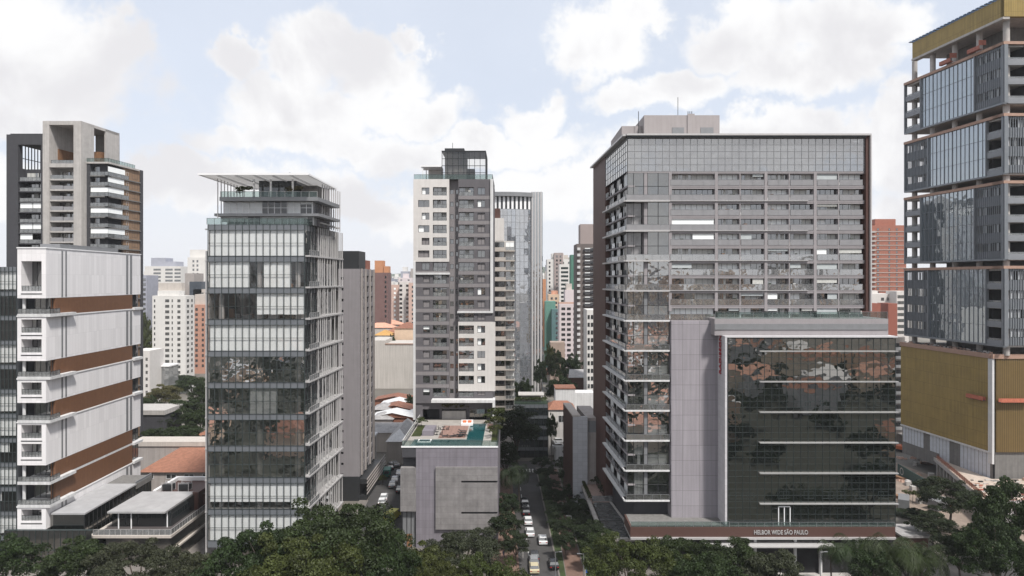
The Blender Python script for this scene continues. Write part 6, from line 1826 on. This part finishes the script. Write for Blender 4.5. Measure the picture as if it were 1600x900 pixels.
# fourth gap
Bk = far_tower(1357, 1416, 352, 457, 18, brick, 'red brick apartment tower with pale floor lines between the wide block and the glass tower', cols=[(.25, 1.4), (.55, 1.0), (.75, 1.0)], pitch=3.05, bands=(.25, beige, -.15), top=[(.25, .8, 4.5, brick)])
for kf in range(16):
    zz = PZ(352, 457) - 5 - 3.05 * kf
    b = MB(); b.box(0.3, 4.5, -1.1, -.0, zz, zz + 1.1); b.build('balcony_front', conc, Bk.root)
far_tower(1340, 1400, 459, 352, 14, cream, 'cream stepped building in front of the red brick tower', cols=[(.8, 1.5), (.65, 1.5)], top=[(0.25, .6, 1.5, cream)])
far_tower(1388, 1402, 474, 330, 10, mat('red_wall', (.25, .085, .06), .85, .06, .3), 'plain red wall building beside the cream stepped building')
far_tower(1401, 1420, 455, 345, 10, cream, 'cream building with dark window bands next to the golden podium', cols=[(.35, 3.4)], pitch=3.0)
far_tower(1360, 1376, 474, 325, 8, mat('red_wall'), 'low red wall building beneath the cream stepped building')
Bs = far_tower(1392, 1414, 527, 232, 10, beige_d, 'banded building squeezed between the hotel and the golden podium', cols=[(.6, 3.4)], pitch=3.0, bands=(.4, white, .5))

# skyline fill, hidden mostly: rows of plain towers behind, each its own
fill_walls = [far_white, beige, cream, mat('far_blue_grey'), mat('pale_pink_render'), beige_d]
fr = random.Random(77)
words = ['white', 'beige', 'cream', 'blue grey', 'pale pink', 'grey brown']
for i in range(26):
    px = -250 + i * 82 + fr.uniform(-20, 20); Y = fr.uniform(520, 980)
    wi = fr.randrange(6); h = fr.uniform(30, 66)
    B = Bld('far_building', 'plain %s tower on the distant skyline, mostly hidden by nearer buildings' % words[wi], 'building', PX(px, Y), Y, fr.uniform(14, 24), 16, 0, group='plain %s skyline towers' % words[wi])
    b = MB(); B.shell(b, 0, h, 0); b.box(3, 9, 4, 10, h, h + 4); B.part('wall', b, [fill_walls[wi]])
    for kf in range(int(h / 3.1) - 1):
        for a in (.25, .7): B.win('f', B.W * a - 1, B.W * a + 1, h - 2 - 3.1 * kf - 1.5, h - 2 - 3.1 * kf, 'dark:d', n=.09)
    B.done(40)
for i, (px, py, Y, wi) in enumerate([(232, 424, 900, 0), (262, 432, 1100, 3), (284, 419, 1000, 1), (318, 428, 1200, 4), (246, 440, 760, 2), (588, 432, 1200, 3), (601, 428, 1000, 1), (619, 432, 1300, 0), (633, 434, 800, 4), (644, 424, 1000, 5),
        (851, 430, 1100, 0), (861, 414, 900, 3), (884, 402, 900, 1), (896, 422, 1000, 0), (1360, 420, 900, 2), (1384, 432, 1200, 0), (1408, 426, 1000, 3), (272, 446, 620, 1), (306, 436, 800, 0), (610, 447, 600, 0)]):
    wd = fr.uniform(10, 18); h = PZ(py, Y)
    B = Bld('far_building', 'hazy %s tower on the skyline in a gap between the nearer buildings' % words[wi], 'building', PX(px, Y) - wd / 2, Y, wd, 16, 0, group='hazy %s skyline towers in the gaps' % words[wi])
    b = MB(); B.shell(b, 0, h, 0); b.box(wd * .3, wd * .7, 4, 10, h, h + fr.uniform(2, 5)); B.part('wall', b, [fill_walls[wi]])
    for kf in range(int(h / 3.1) - 1):
        for a in (.22, .75): B.win('f', B.W * a - 1.1, B.W * a + 1.1, h - 2 - 3.1 * kf - 1.4, h - 2 - 3.1 * kf, 'dark:d', n=.09)
    B.done(40)
# low roofs and greenery filling the far ground of the gaps
roofs = [pink_tile, orange_tile, brown_tile, metal_roof]; rw = ['faded clay', 'orange', 'brown', 'grey metal']
gap = [(224, 330, 400, 760), (586, 648, 430, 860), (850, 932, 300, 700), (1350, 1420, 330, 700)]
gn = ['left gap beside the glazed tower', 'gap left of the slim grey tower', 'gap by the silver mirror tower', 'gap by the red brick tower']
for gi, (a, c, y0, y1) in enumerate(gap):
    for i in range(16):
        Y = y0 + (y1 - y0) * (i + fr.random()) / 16; px = fr.uniform(a, c); k = fr.randrange(4)
        side = ['leftmost', 'left', 'middle', 'right', 'rightmost'][min(4, int((px - a) / (c - a) * 5))]
        hip_house(PX(px, Y), Y, fr.uniform(9, 15), fr.uniform(8, 12), fr.uniform(3, 7), 2.6, fr.choice([cream, beige, far_white]), roofs[k], 'small far house with %s roof in the %s' % (rw[k], gn[gi]), wins=False, group='small houses with %s roofs in the %s' % (rw[k], gn[gi]))
def forest(name, pts, label, key_n=34, leafm=leaf_a, size=.5, seed=1, kind='stuff', rx=4.6, h=10, cat='trees'):
    rng = np.random.default_rng(seed); cs = []; rs = []
    for x, y, s in pts:
        c, r = crown_clumps(rng, key_n, rx * s, 3.6 * s, .6, 1.5 * s); c[:, 2] += h * s - 3.5; c[:, 0] += x; c[:, 1] += y
        cs.append(c); rs.append(r)
    V = leaves(rng, np.concatenate(cs), np.concatenate(rs), 40, size)
    return tag(link(name, quads_mesh(name, V, [leafm])), label, cat, kind=kind)
# hills on the horizon
b = MB(); hn = 60
def hz_(x): return 60 + 50 * math.sin(x * .0011 + 1) + 28 * math.sin(x * .0034) + 10 * math.sin(x * .011)
for i in range(hn):
    xa, xb_ = -6000 + 200 * i, -6000 + 200 * (i + 1)
    b.quad((xa, 5200, 0), (xb_, 5200, 0), (xb_, 6200, max(20, hz_(xb_) + 40)), (xa, 6200, max(20, hz_(xa) + 40)))
    b.quad((xa, 6200, max(20, hz_(xa) + 40)), (xb_, 6200, max(20, hz_(xb_) + 40)), (xb_, 7400, 0), (xa, 7400, 0))
tag(b.build('hills', mat('hill_green', (.06, .08, .05), .95, .2, .002)), kind='structure')

# park and neighbourhood behind the viewpoint, seen only in the glass
rb = random.Random(31)
pts = [(rb.uniform(-150, 220), rb.uniform(-330, 62), rb.uniform(.6, 1.1)) for _ in range(330)]
forest('park_trees', pts, 'broad wooded park opposite the buildings, mirrored in their glass', key_n=20, size=.9, seed=4, h=9, leafm=leaf_a)
baked_sun_cream = mat('baked_sunlight_cream', (.78, .66, .52), .85, .06, .4); baked_sun_peach = mat('baked_sunlight_peach', (.72, .52, .38), .85, .06, .4)  # wall colours made bright and warm, standing in for sunlight on these faces
for i in range(95):
    x, y = rb.uniform(-150, 210), rb.uniform(-420, 58); k = rb.randrange(3)
    hip_house(x, y, rb.uniform(11, 19), rb.uniform(10, 16), rb.uniform(8, 13) if y < 20 else 7.5, 3.5, rb.choice([baked_sun_cream, white, baked_sun_peach]), [orange_tile, pink_tile, white][k], '%s roofed villa in the park quarter behind the viewpoint' % ['orange', 'faded clay', 'white'][k], wins=False, group='%s roofed villas behind the viewpoint' % ['orange', 'faded clay', 'white'][k], name='villa', cat='villa')
for i in range(80):
    x, y = -420 + i * 11 + rb.uniform(-10, 10), rb.uniform(-760, -360); h = rb.uniform(25, 78)
    t = thing('far_building', 'pale tower of the skyline behind the viewpoint', 'building', (x, y, 0), 0, 'towers of the skyline behind the viewpoint')
    b = MB(); b.box(-9, 9, -8, 8, 0, h)
    for kf in range(int(h / 3) - 1): b.box(-7.5, 7.5, 8.0, 8.05, 2 + kf * 3, 3.3 + kf * 3, 1)
    b.build('wall', [rb.choice([baked_sun_cream, baked_sun_peach, far_white, cream]), metal_d], t)

# ================================================================== trees
T_ = tree
def tp(px, ptop, Y, key, label, leafm=None, Hk={'wide': 16, 'wide2': 15, 'dome': 11, 'round': 12, 'tall': 19, 'street': 8, 'airy': 12, 'far': 11}, wpx=None, z=0, **kw):
    """tree whose crown top appears at (px, ptop) when it stands at depth Y; wpx the crown width"""
    H = PZ(ptop, Y) - z
    W0 = {'wide': 20, 'wide2': 18, 'dome': 15, 'round': 11.5, 'tall': 11.5, 'street': 8, 'airy': 15, 'far': 12.5}[key]
    s = (wpx * Y / FPX / W0) if wpx else H / Hk[key]
    return tree(key, (PX(px, Y), Y, z), label, s, leafm=leafm, sz=H / Hk[key] / s, **kw)
# foreground row along the avenue
tp(5, 838, 112, 'round', 'dark green tree in the bottom left corner of the picture', leaf_a, wpx=110)
tp(118, 842, 112, 'round', 'dark green tree left of the grey green one below the white tower', leaf_a, wpx=110)
tp(215, 852, 109, 'wide2', 'grey green tree in front of the pavilion', leaf_c, wpx=165)
tp(300, 862, 106, 'round', 'low grey green tree between the pavilion and the big foreground tree', leaf_c, wpx=95)
tp(515, 800, 106, 'wide', 'largest foreground tree, dark green, its crown before the glazed tower', leaf_a, wpx=235)
tp(420, 826, 102, 'wide2', 'left shoulder tree of the big foreground clump', leaf_a, wpx=190)
tp(600, 840, 104, 'wide2', 'right shoulder tree of the big foreground clump', leaf_a, wpx=130)
tp(470, 850, 96, 'wide', 'lower front tree of the big foreground clump', leaf_b, wpx=220)
tp(655, 850, 110, 'round', 'bright green tree left of the grey green one below the podium', leaf_b, wpx=110)
tp(725, 828, 116, 'wide2', 'grey green tree in front of the podium screen wall', leaf_c, wpx=140)
tp(760, 876, 96, 'dome', 'bright domed tree at the bottom edge left of the street', leaf_b, wpx=150)
tp(690, 880, 98, 'dome', 'bright domed tree at the bottom edge under the podium', leaf_b, wpx=120)
tp(985, 845, 106, 'dome', 'bright green domed tree right of the street at the bottom', leaf_b, wpx=160)
tp(1065, 842, 116, 'wide2', 'dark tree in front of the brown terrace band, left one', leaf_a, wpx=130)
tp(1140, 848, 112, 'wide2', 'dark tree in front of the brown terrace band, middle one', leaf_a, wpx=130)
tp(1212, 862, 106, 'round', 'dark tree left of the hotel entrance', leaf_c, wpx=110)
tp(1100, 870, 100, 'wide2', 'low dark tree at the bottom edge under the terrace band', leaf_a, wpx=150)
tp(1485, 752, 148, 'wide2', 'dark spreading tree before the building site', leaf_d, wpx=112)
tp(1412, 800, 160, 'round', 'dark tree at the hotel corner beside the site', leaf_d, wpx=56)
tp(1458, 800, 140, 'round', 'dark tree below the spreading tree at the site, left', leaf_d, wpx=70)
tp(1436, 795, 150, 'round', 'smaller dark tree left of the spreading tree at the site', leaf_d, wpx=50)
tp(1545, 800, 128, 'round', 'dark green tree between the path and the olive tree at right', leaf_a, wpx=60)
tp(1420, 848, 118, 'round', 'dark tree beneath the palms at the road corner', leaf_d, wpx=80)
tp(1368, 858, 110, 'round', 'dark rounded tree between the hotel palms', leaf_a, wpx=80)
tp(1595, 752, 116, 'wide2', 'tall olive green tree at the right edge of the picture', leaf_a, wpx=150)
tp(1560, 820, 108, 'wide2', 'dark green tree at the bottom right corner, left of the olive one', leaf_a, wpx=130)
tp(1500, 830, 122, 'round', 'dark tree beside the paved path at lower right', leaf_d, wpx=80)
palm('palm_big', (PX(1385, 112), 112, 0), 'large feathery palm before the hotel right end', 1.25, leafm=leaf_a)
palm('palm_big', (PX(1335, 116), 116, 0), 'large feathery palm right of the hotel entrance', 1.1, leafm=leaf_a)
palm('palm_big', (PX(1440, 113), 113, 0), 'large feathery palm at the road corner right of the hotel', 1.15, leafm=leaf_a)
palm('palm', (PX(1300, 121), 121, 0), 'slim palm standing by the hotel entrance steps', .8)
# street trees
tp(808, 638, 192, 'tall', 'tall dark tree at the far left side of the central street', leaf_d, wpx=74)
tp(790, 690, 182, 'tall', 'dark tree against the podium side under the tall one', leaf_d, wpx=50)
palm('palm', (PX(797, 158), 158, 0), 'left of two palms beside the podium on the central street', 1.1, leafm=leaf_d)
palm('palm', (PX(812, 162), 162, 0), 'right of two palms beside the podium on the central street', 1.05, leafm=leaf_d)
for i, (px, pt, Y, w, lm) in enumerate([(793, 780, 150, 34, leaf_d), (790, 810, 138, 36, leaf_d), (806, 842, 131, 34, leaf_d)]):
    tp(px, pt - 10, Y, 'round', 'dark bushy tree on the left pavement, %s of three from the viewer' % ['third', 'second', 'first'][i], lm, wpx=w * 1.5)
vr = [(846, 728, 196, 30), (853, 745, 188, 32), (858, 763, 176, 34), (868, 778, 164, 36), (872, 800, 152, 42), (880, 822, 141, 42), (884, 846, 134, 36)]
o7 = ['first', 'second', 'third', 'fourth', 'fifth', 'sixth', 'seventh', 'eighth', 'ninth']
for i, (px, pt, Y, w) in enumerate(reversed(vr)):
    tp(px, pt - 14, Y, 'round', 'street tree between road and footpath, %s from the viewer' % o7[i], leaf_d, wpx=w * 1.15, group='row of trees between road and footpath')
vr = [(884, 725, 190, 34), (892, 745, 180, 36), (898, 768, 168, 40), (905, 792, 156, 44), (915, 815, 146, 46), (925, 826, 136, 50), (940, 842, 128, 54), (895, 700, 200, 26)]
for i, (px, pt, Y, w) in enumerate(sorted(vr, key=lambda a: a[2])):
    tp(px, pt - 12, Y, 'round', 'tree between footpath and canopy, %s from the viewer' % o7[i], leaf_d if i % 3 else leaf_a, wpx=w * 1.2, group='row of trees between footpath and canopy')
# trees in the left gap
for i, (px, pt, Y, w, lm) in enumerate([(255, 600, 270, 55, leaf_y), (300, 588, 300, 60, leaf_a), (280, 585, 330, 50, leaf_d), (232, 618, 240, 44, leaf_a), (290, 622, 240, 70, leaf_a), (310, 640, 225, 50, leaf_a), (262, 640, 232, 60, leaf_d), (285, 664, 212, 60, leaf_a), (245, 668, 206, 64, leaf_a), (315, 600, 262, 40, leaf_a), (228, 490, 420, 30, leaf_b), (228, 520, 400, 30, leaf_b), (318, 520, 480, 40, leaf_b), (312, 508, 560, 50, leaf_a)]):
    tp(px, pt, Y, 'round' if Y < 350 else 'far', ['olive tree between roofs in the left gap', 'dark tree at the foot of the far white tower, right', 'darkest tree in front of the far white tower', 'tree at the left edge of the left gap grove', 'wide tree in the middle of the left gap grove', 'tree of the left gap grove beside the glazed tower', 'dark tree in the left gap behind the low dark building', 'tree above the pale parapet, right part', 'tree above the pale parapet, left part', 'small tree right above the brown roof in the left gap', 'green tree beside the far white tower, upper left', 'green tree beside the far white tower, lower left', 'green tree between faded roofs right of the far white tower', 'dark green tree line right below the salmon building'][i], lm, wpx=w)
for i, (px, pt, Y, w, lm, lab) in enumerate([(612, 522, 366, 16, leaf_a, 'dark green tree left of the peach house'), (640, 615, 262, 16, leaf_a, 'bush beside the white strip of the slim tower'), (868, 545, 300, 30, leaf_d, 'dark pine like tree before the pale pink block, left'), (893, 552, 290, 40, leaf_d, 'dark pine like tree before the pale pink block, right'), (875, 585, 262, 48, leaf_d, 'large dark tree above the small orange roof'), (858, 535, 330, 16, leaf_b, 'green tree right of the mirror tower fins'), (818, 590, 250, 34, leaf_d, 'dark tree between balcony tower and mirror tower'), (845, 560, 290, 24, leaf_d, 'dark tree at the foot of the mirror tower'), (862, 645, 206, 18, leaf_a, 'small tree beside the roof garden block'), (598, 742, 183, 16, leaf_b, 'small tree on the left pavement of the side street')]):
    tp(px, pt, Y, 'round', lab, lm, wpx=w)
for i, (px, Y) in enumerate([(1426, 168), (1462, 178)]):
    tree('shrub', (PX(px, Y), Y, 0), ['green bush in front of the site hoarding', 'light green bush beside the unfinished deck'][i], 1.6, leafm=leaf_b, name='bush', cat='bush')
# ================================================================== cars, lamps, people
def car_proto(paintm, label, loc, rz, group, van=False, name='parked_car'):
    t = thing(name, label, 'van' if van else 'car', loc, rz, group)
    L, Wd = (5.2, 1.95) if van else (4.3, 1.75)
    hw = Wd / 2
    if van: prof = [(-2.6, .35), (2.6, .35), (2.6, 1.0), (2.2, 1.3), (1.6, 2.15), (-2.5, 2.2), (-2.6, 1.4)]; cab = [(1.5, 1.32), (2.12, 1.34), (1.62, 2.0), (.6, 2.0)]
    else: prof = [(-2.12, .32), (2.15, .32), (2.15, .70), (1.95, .86), (1.05, .98), (-1.75, 1.0), (-2.12, .82)]; cab = None
    b = MB()
    def extr(pr, w0, w1=None, m=0):
        n = len(pr); i = len(b.v); w1 = w1 or [w0] * n
        b.v += [(x, -w, z) for (x, z), w in zip(pr, w1)] + [(x, w, z) for (x, z), w in zip(pr, w1)]
        b.f += [tuple(i + k for k in range(n)), tuple(i + n + k for k in reversed(range(n)))]; b.m += [m, m]
        for k in range(n): b.f.append((i + k, i + n + k, i + n + (k + 1) % n, i + (k + 1) % n)); b.m.append(m)
    extr(prof, hw)
    if not van:      # roof panel
        extr([(-1.35, 1.40), (.35, 1.42), (.25, 1.46), (-1.25, 1.45)], hw * .80)
    me = b.mesh('body', [paintm]); bo = link('body', me, t)
    bv = bo.modifiers.new('bevel', 'BEVEL'); bv.width = .05; bv.segments = 2
    b = MB()
    if van: 
        extr(cab, hw + .012)
        b.box(-2.615, -2.6, -.7, .7, 1.25, 1.95)
    else:
        extr([(-1.80, 1.0), (1.05, .98), (.42, 1.40), (-1.32, 1.39)], hw * .8, [hw * .96, hw * .96, hw * .8, hw * .8])
    b.build('glass', glass_win, t)
    wm = MB(); wm.tube((0, -.1, 0), (0, .1, 0), .32, n=14); rim = MB(); rim.tube((0, -.11, 0), (0, .11, 0), .18, n=10)
    tyre = mat('tyre_rubber', (.02, .02, .02), .9, .1, 3); wme = wm.mesh('wheel', [tyre]); rme = rim.mesh('rim', [metal_l])
    for sx_ in (-1, 1):
        for sy in (-1, 1):
            w = link('wheel', wme, t, (sx_ * L * .31, sy * (hw - .08), .32)); link('rim', rme, w)
    hl = MB(); hl.box(0, .03, -.17, .17, -.07, .07); hme = hl.mesh('headlight', [white_clean]); tme = hl.mesh('tail_light', [mat('tail_red', (.35, .01, .01), .3, .1, 1)])
    for sy in (-1, 1):
        link('headlight', hme, t, (prof[1][0] - .01, sy * (hw - .25), .66)); link('tail_light', tme, t, (prof[0][0] - .02, sy * (hw - .22), .72))
    return t
cw = mat('white_car_paint', (.62, .63, .64), .25, .02, 1, spec=.6); cs = mat('silver_car_paint', (.30, .31, .32), .3, .02, 1, metal=.4); cb = mat('black_car_paint', (.012, .012, .014), .2, .05, 1, spec=.6)
cg = mat('teal_van_paint', (.02, .13, .10), .4, .05, 1); cy = mat('beige_car_paint', (.45, .40, .27), .35, .03, 1)
up = math.pi / 2
def on_street(px, py): return G(px, py, .01)
protos = {}
def put(kind, m, px, py, rz, label, group, name='parked_car', z=.01):
    p = G(px, py, z)
    key = (kind, m.name)
    if key not in protos:
        protos[key] = car_proto(m, label, p, rz, group, van=(kind == 'van'), name=name); return protos[key]
    c = copy_thing(protos[key], p, rz, label, group); c.name = name
    return c
g = 'cars parked along the left kerb of the central street'
a = up + .024
put('car', cb, 835, 872, a, 'black car parked third from the viewer on the central street', g)
put('car', cs, 834, 880, a, 'silver car parked second from the viewer on the central street', g)
put('car', cy, 834.5, 891, a, 'pale beige car parked nearest the viewer on the central street', g)
put('car', cw, 828, 835, a, 'white car parked fourth from the viewer, before a gap', g)
put('car', cw, 825, 817, a, 'white car parked fifth from the viewer, beyond the gap', g)
put('car', cb, 822, 803, a, 'black car parked behind the two white cars', g)
put('car', cb, 821, 795, a, 'second black car parked behind the two white cars', g)
put('car', cb, 820, 787, a, 'farthest black car of the parked row on the central street', g)
put('car', cw, 848, 847, a, 'white car driving away in the middle of the central street', None, name='moving_car')
put('car', cb, 865, 885, a, 'black car at the right kerb under the street trees', None)
g2 = 'vehicles on the side street left of the podium'
b2 = up + .12
put('van', cg, 605, 743, b2, 'teal green van on the left of the side street', g2, name='van')
put('car', cs, 616, 728, b2 + .5, 'dark silver car at the far end of the side street', g2)
put('car', cb, 608, 733, b2 + .3, 'black car behind the teal van at the street end', g2)
put('car', cw, 624, 742, b2, 'white car at the far right kerb of the side street', g2)
put('car', cw, 617, 752, b2, 'white car in the middle of the side street, behind another', g2)
put('car', cs, 613, 760, b2, 'silver car in the middle of the side street, in front of the white one', g2)
put('car', cb, 624.5, 768, b2, 'black car beside the concrete panel on the side street', g2)
put('car', cw, 600, 780, b2, 'white car parked on the left kerb, third of the lower row', g2)
put('car', cw, 597, 787, b2, 'white car parked on the left kerb, second of the lower row', g2)
put('car', cb, 593, 797, b2, 'black car parked on the left kerb, first of the lower row', g2)
put('car', cb, 1527, 838, .3, 'black car on the road at the right beside the building site', None)
put('car', cb, 1556, 826, .2, 'dark car parked beside the unfinished deck at right', None)
put('car', cw, 896, 750, a, 'white car half hidden by trees on the right of the street', None)
for i, (px, py, m) in enumerate([(873, 676, cs), (873, 684, cb), (874, 692, cw), (874, 700, cw)]):
    p = G(px, py, 4.0); c = copy_thing(protos[('car', m.name)], p, 0.1, ['silver car at the back of the small car park', 'black car on the small car park', 'white car third in the small car park', 'white car nearest in the small car park'][i], 'cars in the small car park by the street end'); c.name = 'parked_car'
# yellow van roof half under the trees
t = car_proto(mat('yellow_truck_paint', (.50, .47, .08), .5, .05, 1), 'yellow van half under the foreground trees on the side street', G(613, 812, .01), b2 - .4, g2, van=True, name='van')

def lamp(px, py, Y, label, arm=1):
    z = PZ(py, Y); t = thing('street_lamp', label, 'street lamp', (PX(px, Y), Y, 0))
    b = MB(); b.tube((0, 0, 0), (0, 0, z), .08, .05, 8); b.build('pole', metal_g, t)
    b = MB(); b.tube((0, 0, z - .1), (arm * .8, 0, z), .035, n=6); b.build('arm', metal_g, t)
    b = MB(); b.box(min(arm * .7, arm * 1.2), max(arm * .7, arm * 1.2), -.12, .12, z - .06, z + .05); b.build('lamp_head', metal_g, t)
lamp(912, 865, 122, 'grey street lamp by the footpath at the bottom, nearest one', -1)
lamp(893, 806, 146, 'grey street lamp by the footpath, second one', -1)
lamp(1282, 862, 116, 'white lamp post before the hotel entrance', 1)
lamp(1531, 815, 128, 'tall grey pole beside the path at right', -1)
lamp(868, 862, 126, 'grey post by the right kerb of the street', 1)
t = thing('street_sign', 'small blue street name board on a post at the footpath', 'sign', (PX(915, 122), 122, 0))
b = MB(); b.tube((0, 0, 0), (0, 0, 3.2), .05, n=6); b.build('post', metal_l, t)
b = MB(); b.box(0.05, 1.2, -.03, .03, 2.6, 3.1); b.build('board', mat('sign_blue', (.02, .12, .5), .5, .05, 1), t)
# striped pole / sign on the left kerb
t = thing('sign_post', 'pale sign post with red and white plate at the left kerb', 'sign', (PX(817, 135), 135, 0))
b = MB(); b.tube((0, 0, 0), (0, 0, 3.0), .07, n=6); b.build('post', conc, t); b = MB(); b.box(-.3, .3, -.05, -.01, 2.3, 3.0); b.build('plate', white, t)

def person(px, py, label, top, leg, z=.14, walk=.25, rz=0.0):
    x, y, zz = G(px, py, z)
    t = thing('person', label, 'person', (x, y, zz), rz)
    me = bpy.data.meshes.new('body'); s = walk
    V = [(0, 0, .95), (0, 0, 1.15), (0, 0, 1.38), (0, 0, 1.50), (0, -.01, 1.60), (0, -.01, 1.72), (.19, 0, 1.40), (.25, .04, 1.12), (.24, -.08, .88), (-.19, 0, 1.40), (-.25, -.04, 1.12), (-.24, .08, .88),
         (.10, 0, .90), (.11, -s * .5, .50), (.11, -s * .8, .07), (.11, -s * .8 - .16, .04), (-.10, 0, .90), (-.11, s * .4, .50), (-.11, s, .09), (-.11, s - .14, .04)]
    E = [(0, 1), (1, 2), (2, 3), (3, 4), (4, 5), (2, 6), (6, 7), (7, 8), (2, 9), (9, 10), (10, 11), (0, 12), (12, 13), (13, 14), (14, 15), (0, 16), (16, 17), (17, 18), (18, 19)]
    Rd = [.14, .13, .15, .06, .085, .09, .065, .05, .035, .065, .05, .035, .09, .065, .045, .04, .09, .065, .045, .04]
    me.from_pydata(V, E, []); o = link('body', me, t)
    sm = o.modifiers.new('skin', 'SKIN'); me.skin_vertices.new() if not me.skin_vertices else None
    for i, r in enumerate(Rd): me.skin_vertices[0].data[i].radius = (r, r * .85)
    me.skin_vertices[0].data[0].use_root = True
    o.modifiers.new('sub', 'SUBSURF').render_levels = 1
    dg = bpy.context.evaluated_depsgraph_get(); m2 = bpy.data.meshes.new_from_object(o.evaluated_get(dg)); o.modifiers.clear(); o.data = m2
    skin = mat('skin', (.30, .17, .12), .7, .05, 3); hair = mat('dark_hair', (.02, .015, .012), .8, .1, 3)
    m2.materials.clear()
    for m in (top, leg, skin, hair): m2.materials.append(m)
    for p in m2.polygons:
        c = p.center
        p.material_index = 1 if c.z < .95 else (2 if (1.50 < c.z) else 0)
        if c.z > 1.66 or (c.z > 1.56 and c.y > .04): p.material_index = 3
        if abs(c.x) > .2 and c.z < 1.0 and c.z > .8: p.material_index = 2
    for p in m2.polygons: p.use_smooth = True
navy = mat('navy_cloth', (.03, .04, .08), .9, .1, 3); wcl = mat('white_cloth', (.6, .6, .6), .9, .1, 3); rcl = mat('red_cloth', (.35, .05, .05), .9, .1, 3)
person(879, 794, 'person in a white shirt walking on the footpath between the trees', wcl, navy)
person(1456, 753, 'left of two site workers in dark clothes beside the hoarding', navy, navy, z=.02)
person(1460, 752, 'right of two site workers, in a red shirt beside the hoarding', rcl, navy, z=.02)
person(1481, 750, 'lone site worker in a white shirt right of the other two', wcl, navy, z=.02)
person(787, 873, 'person standing on the left pavement near the dark gate', navy, navy)

# air between the buildings: even thin haze
def haze():
    b = MB(); b.box(-1600, 1600, -900, 3200, -1.0, 150.0)
    o = b.build('haze', []); o['kind'] = 'stuff'
    m = bpy.data.materials.new('haze_air'); m.use_nodes = True; nt = m.node_tree; nt.nodes.clear()
    out = nt.nodes.new('ShaderNodeOutputMaterial'); v = nt.nodes.new('ShaderNodeVolumePrincipled')
    v.inputs['Color'].default_value = (.93, .95, 1, 1); v.inputs['Density'].default_value = HAZE; v.inputs['Anisotropy'].default_value = 0.0
    nt.links.new(v.outputs[0], out.inputs['Volume'])
    o.data.materials.clear(); o.data.materials.append(m)
HAZE = 0.0001
haze()
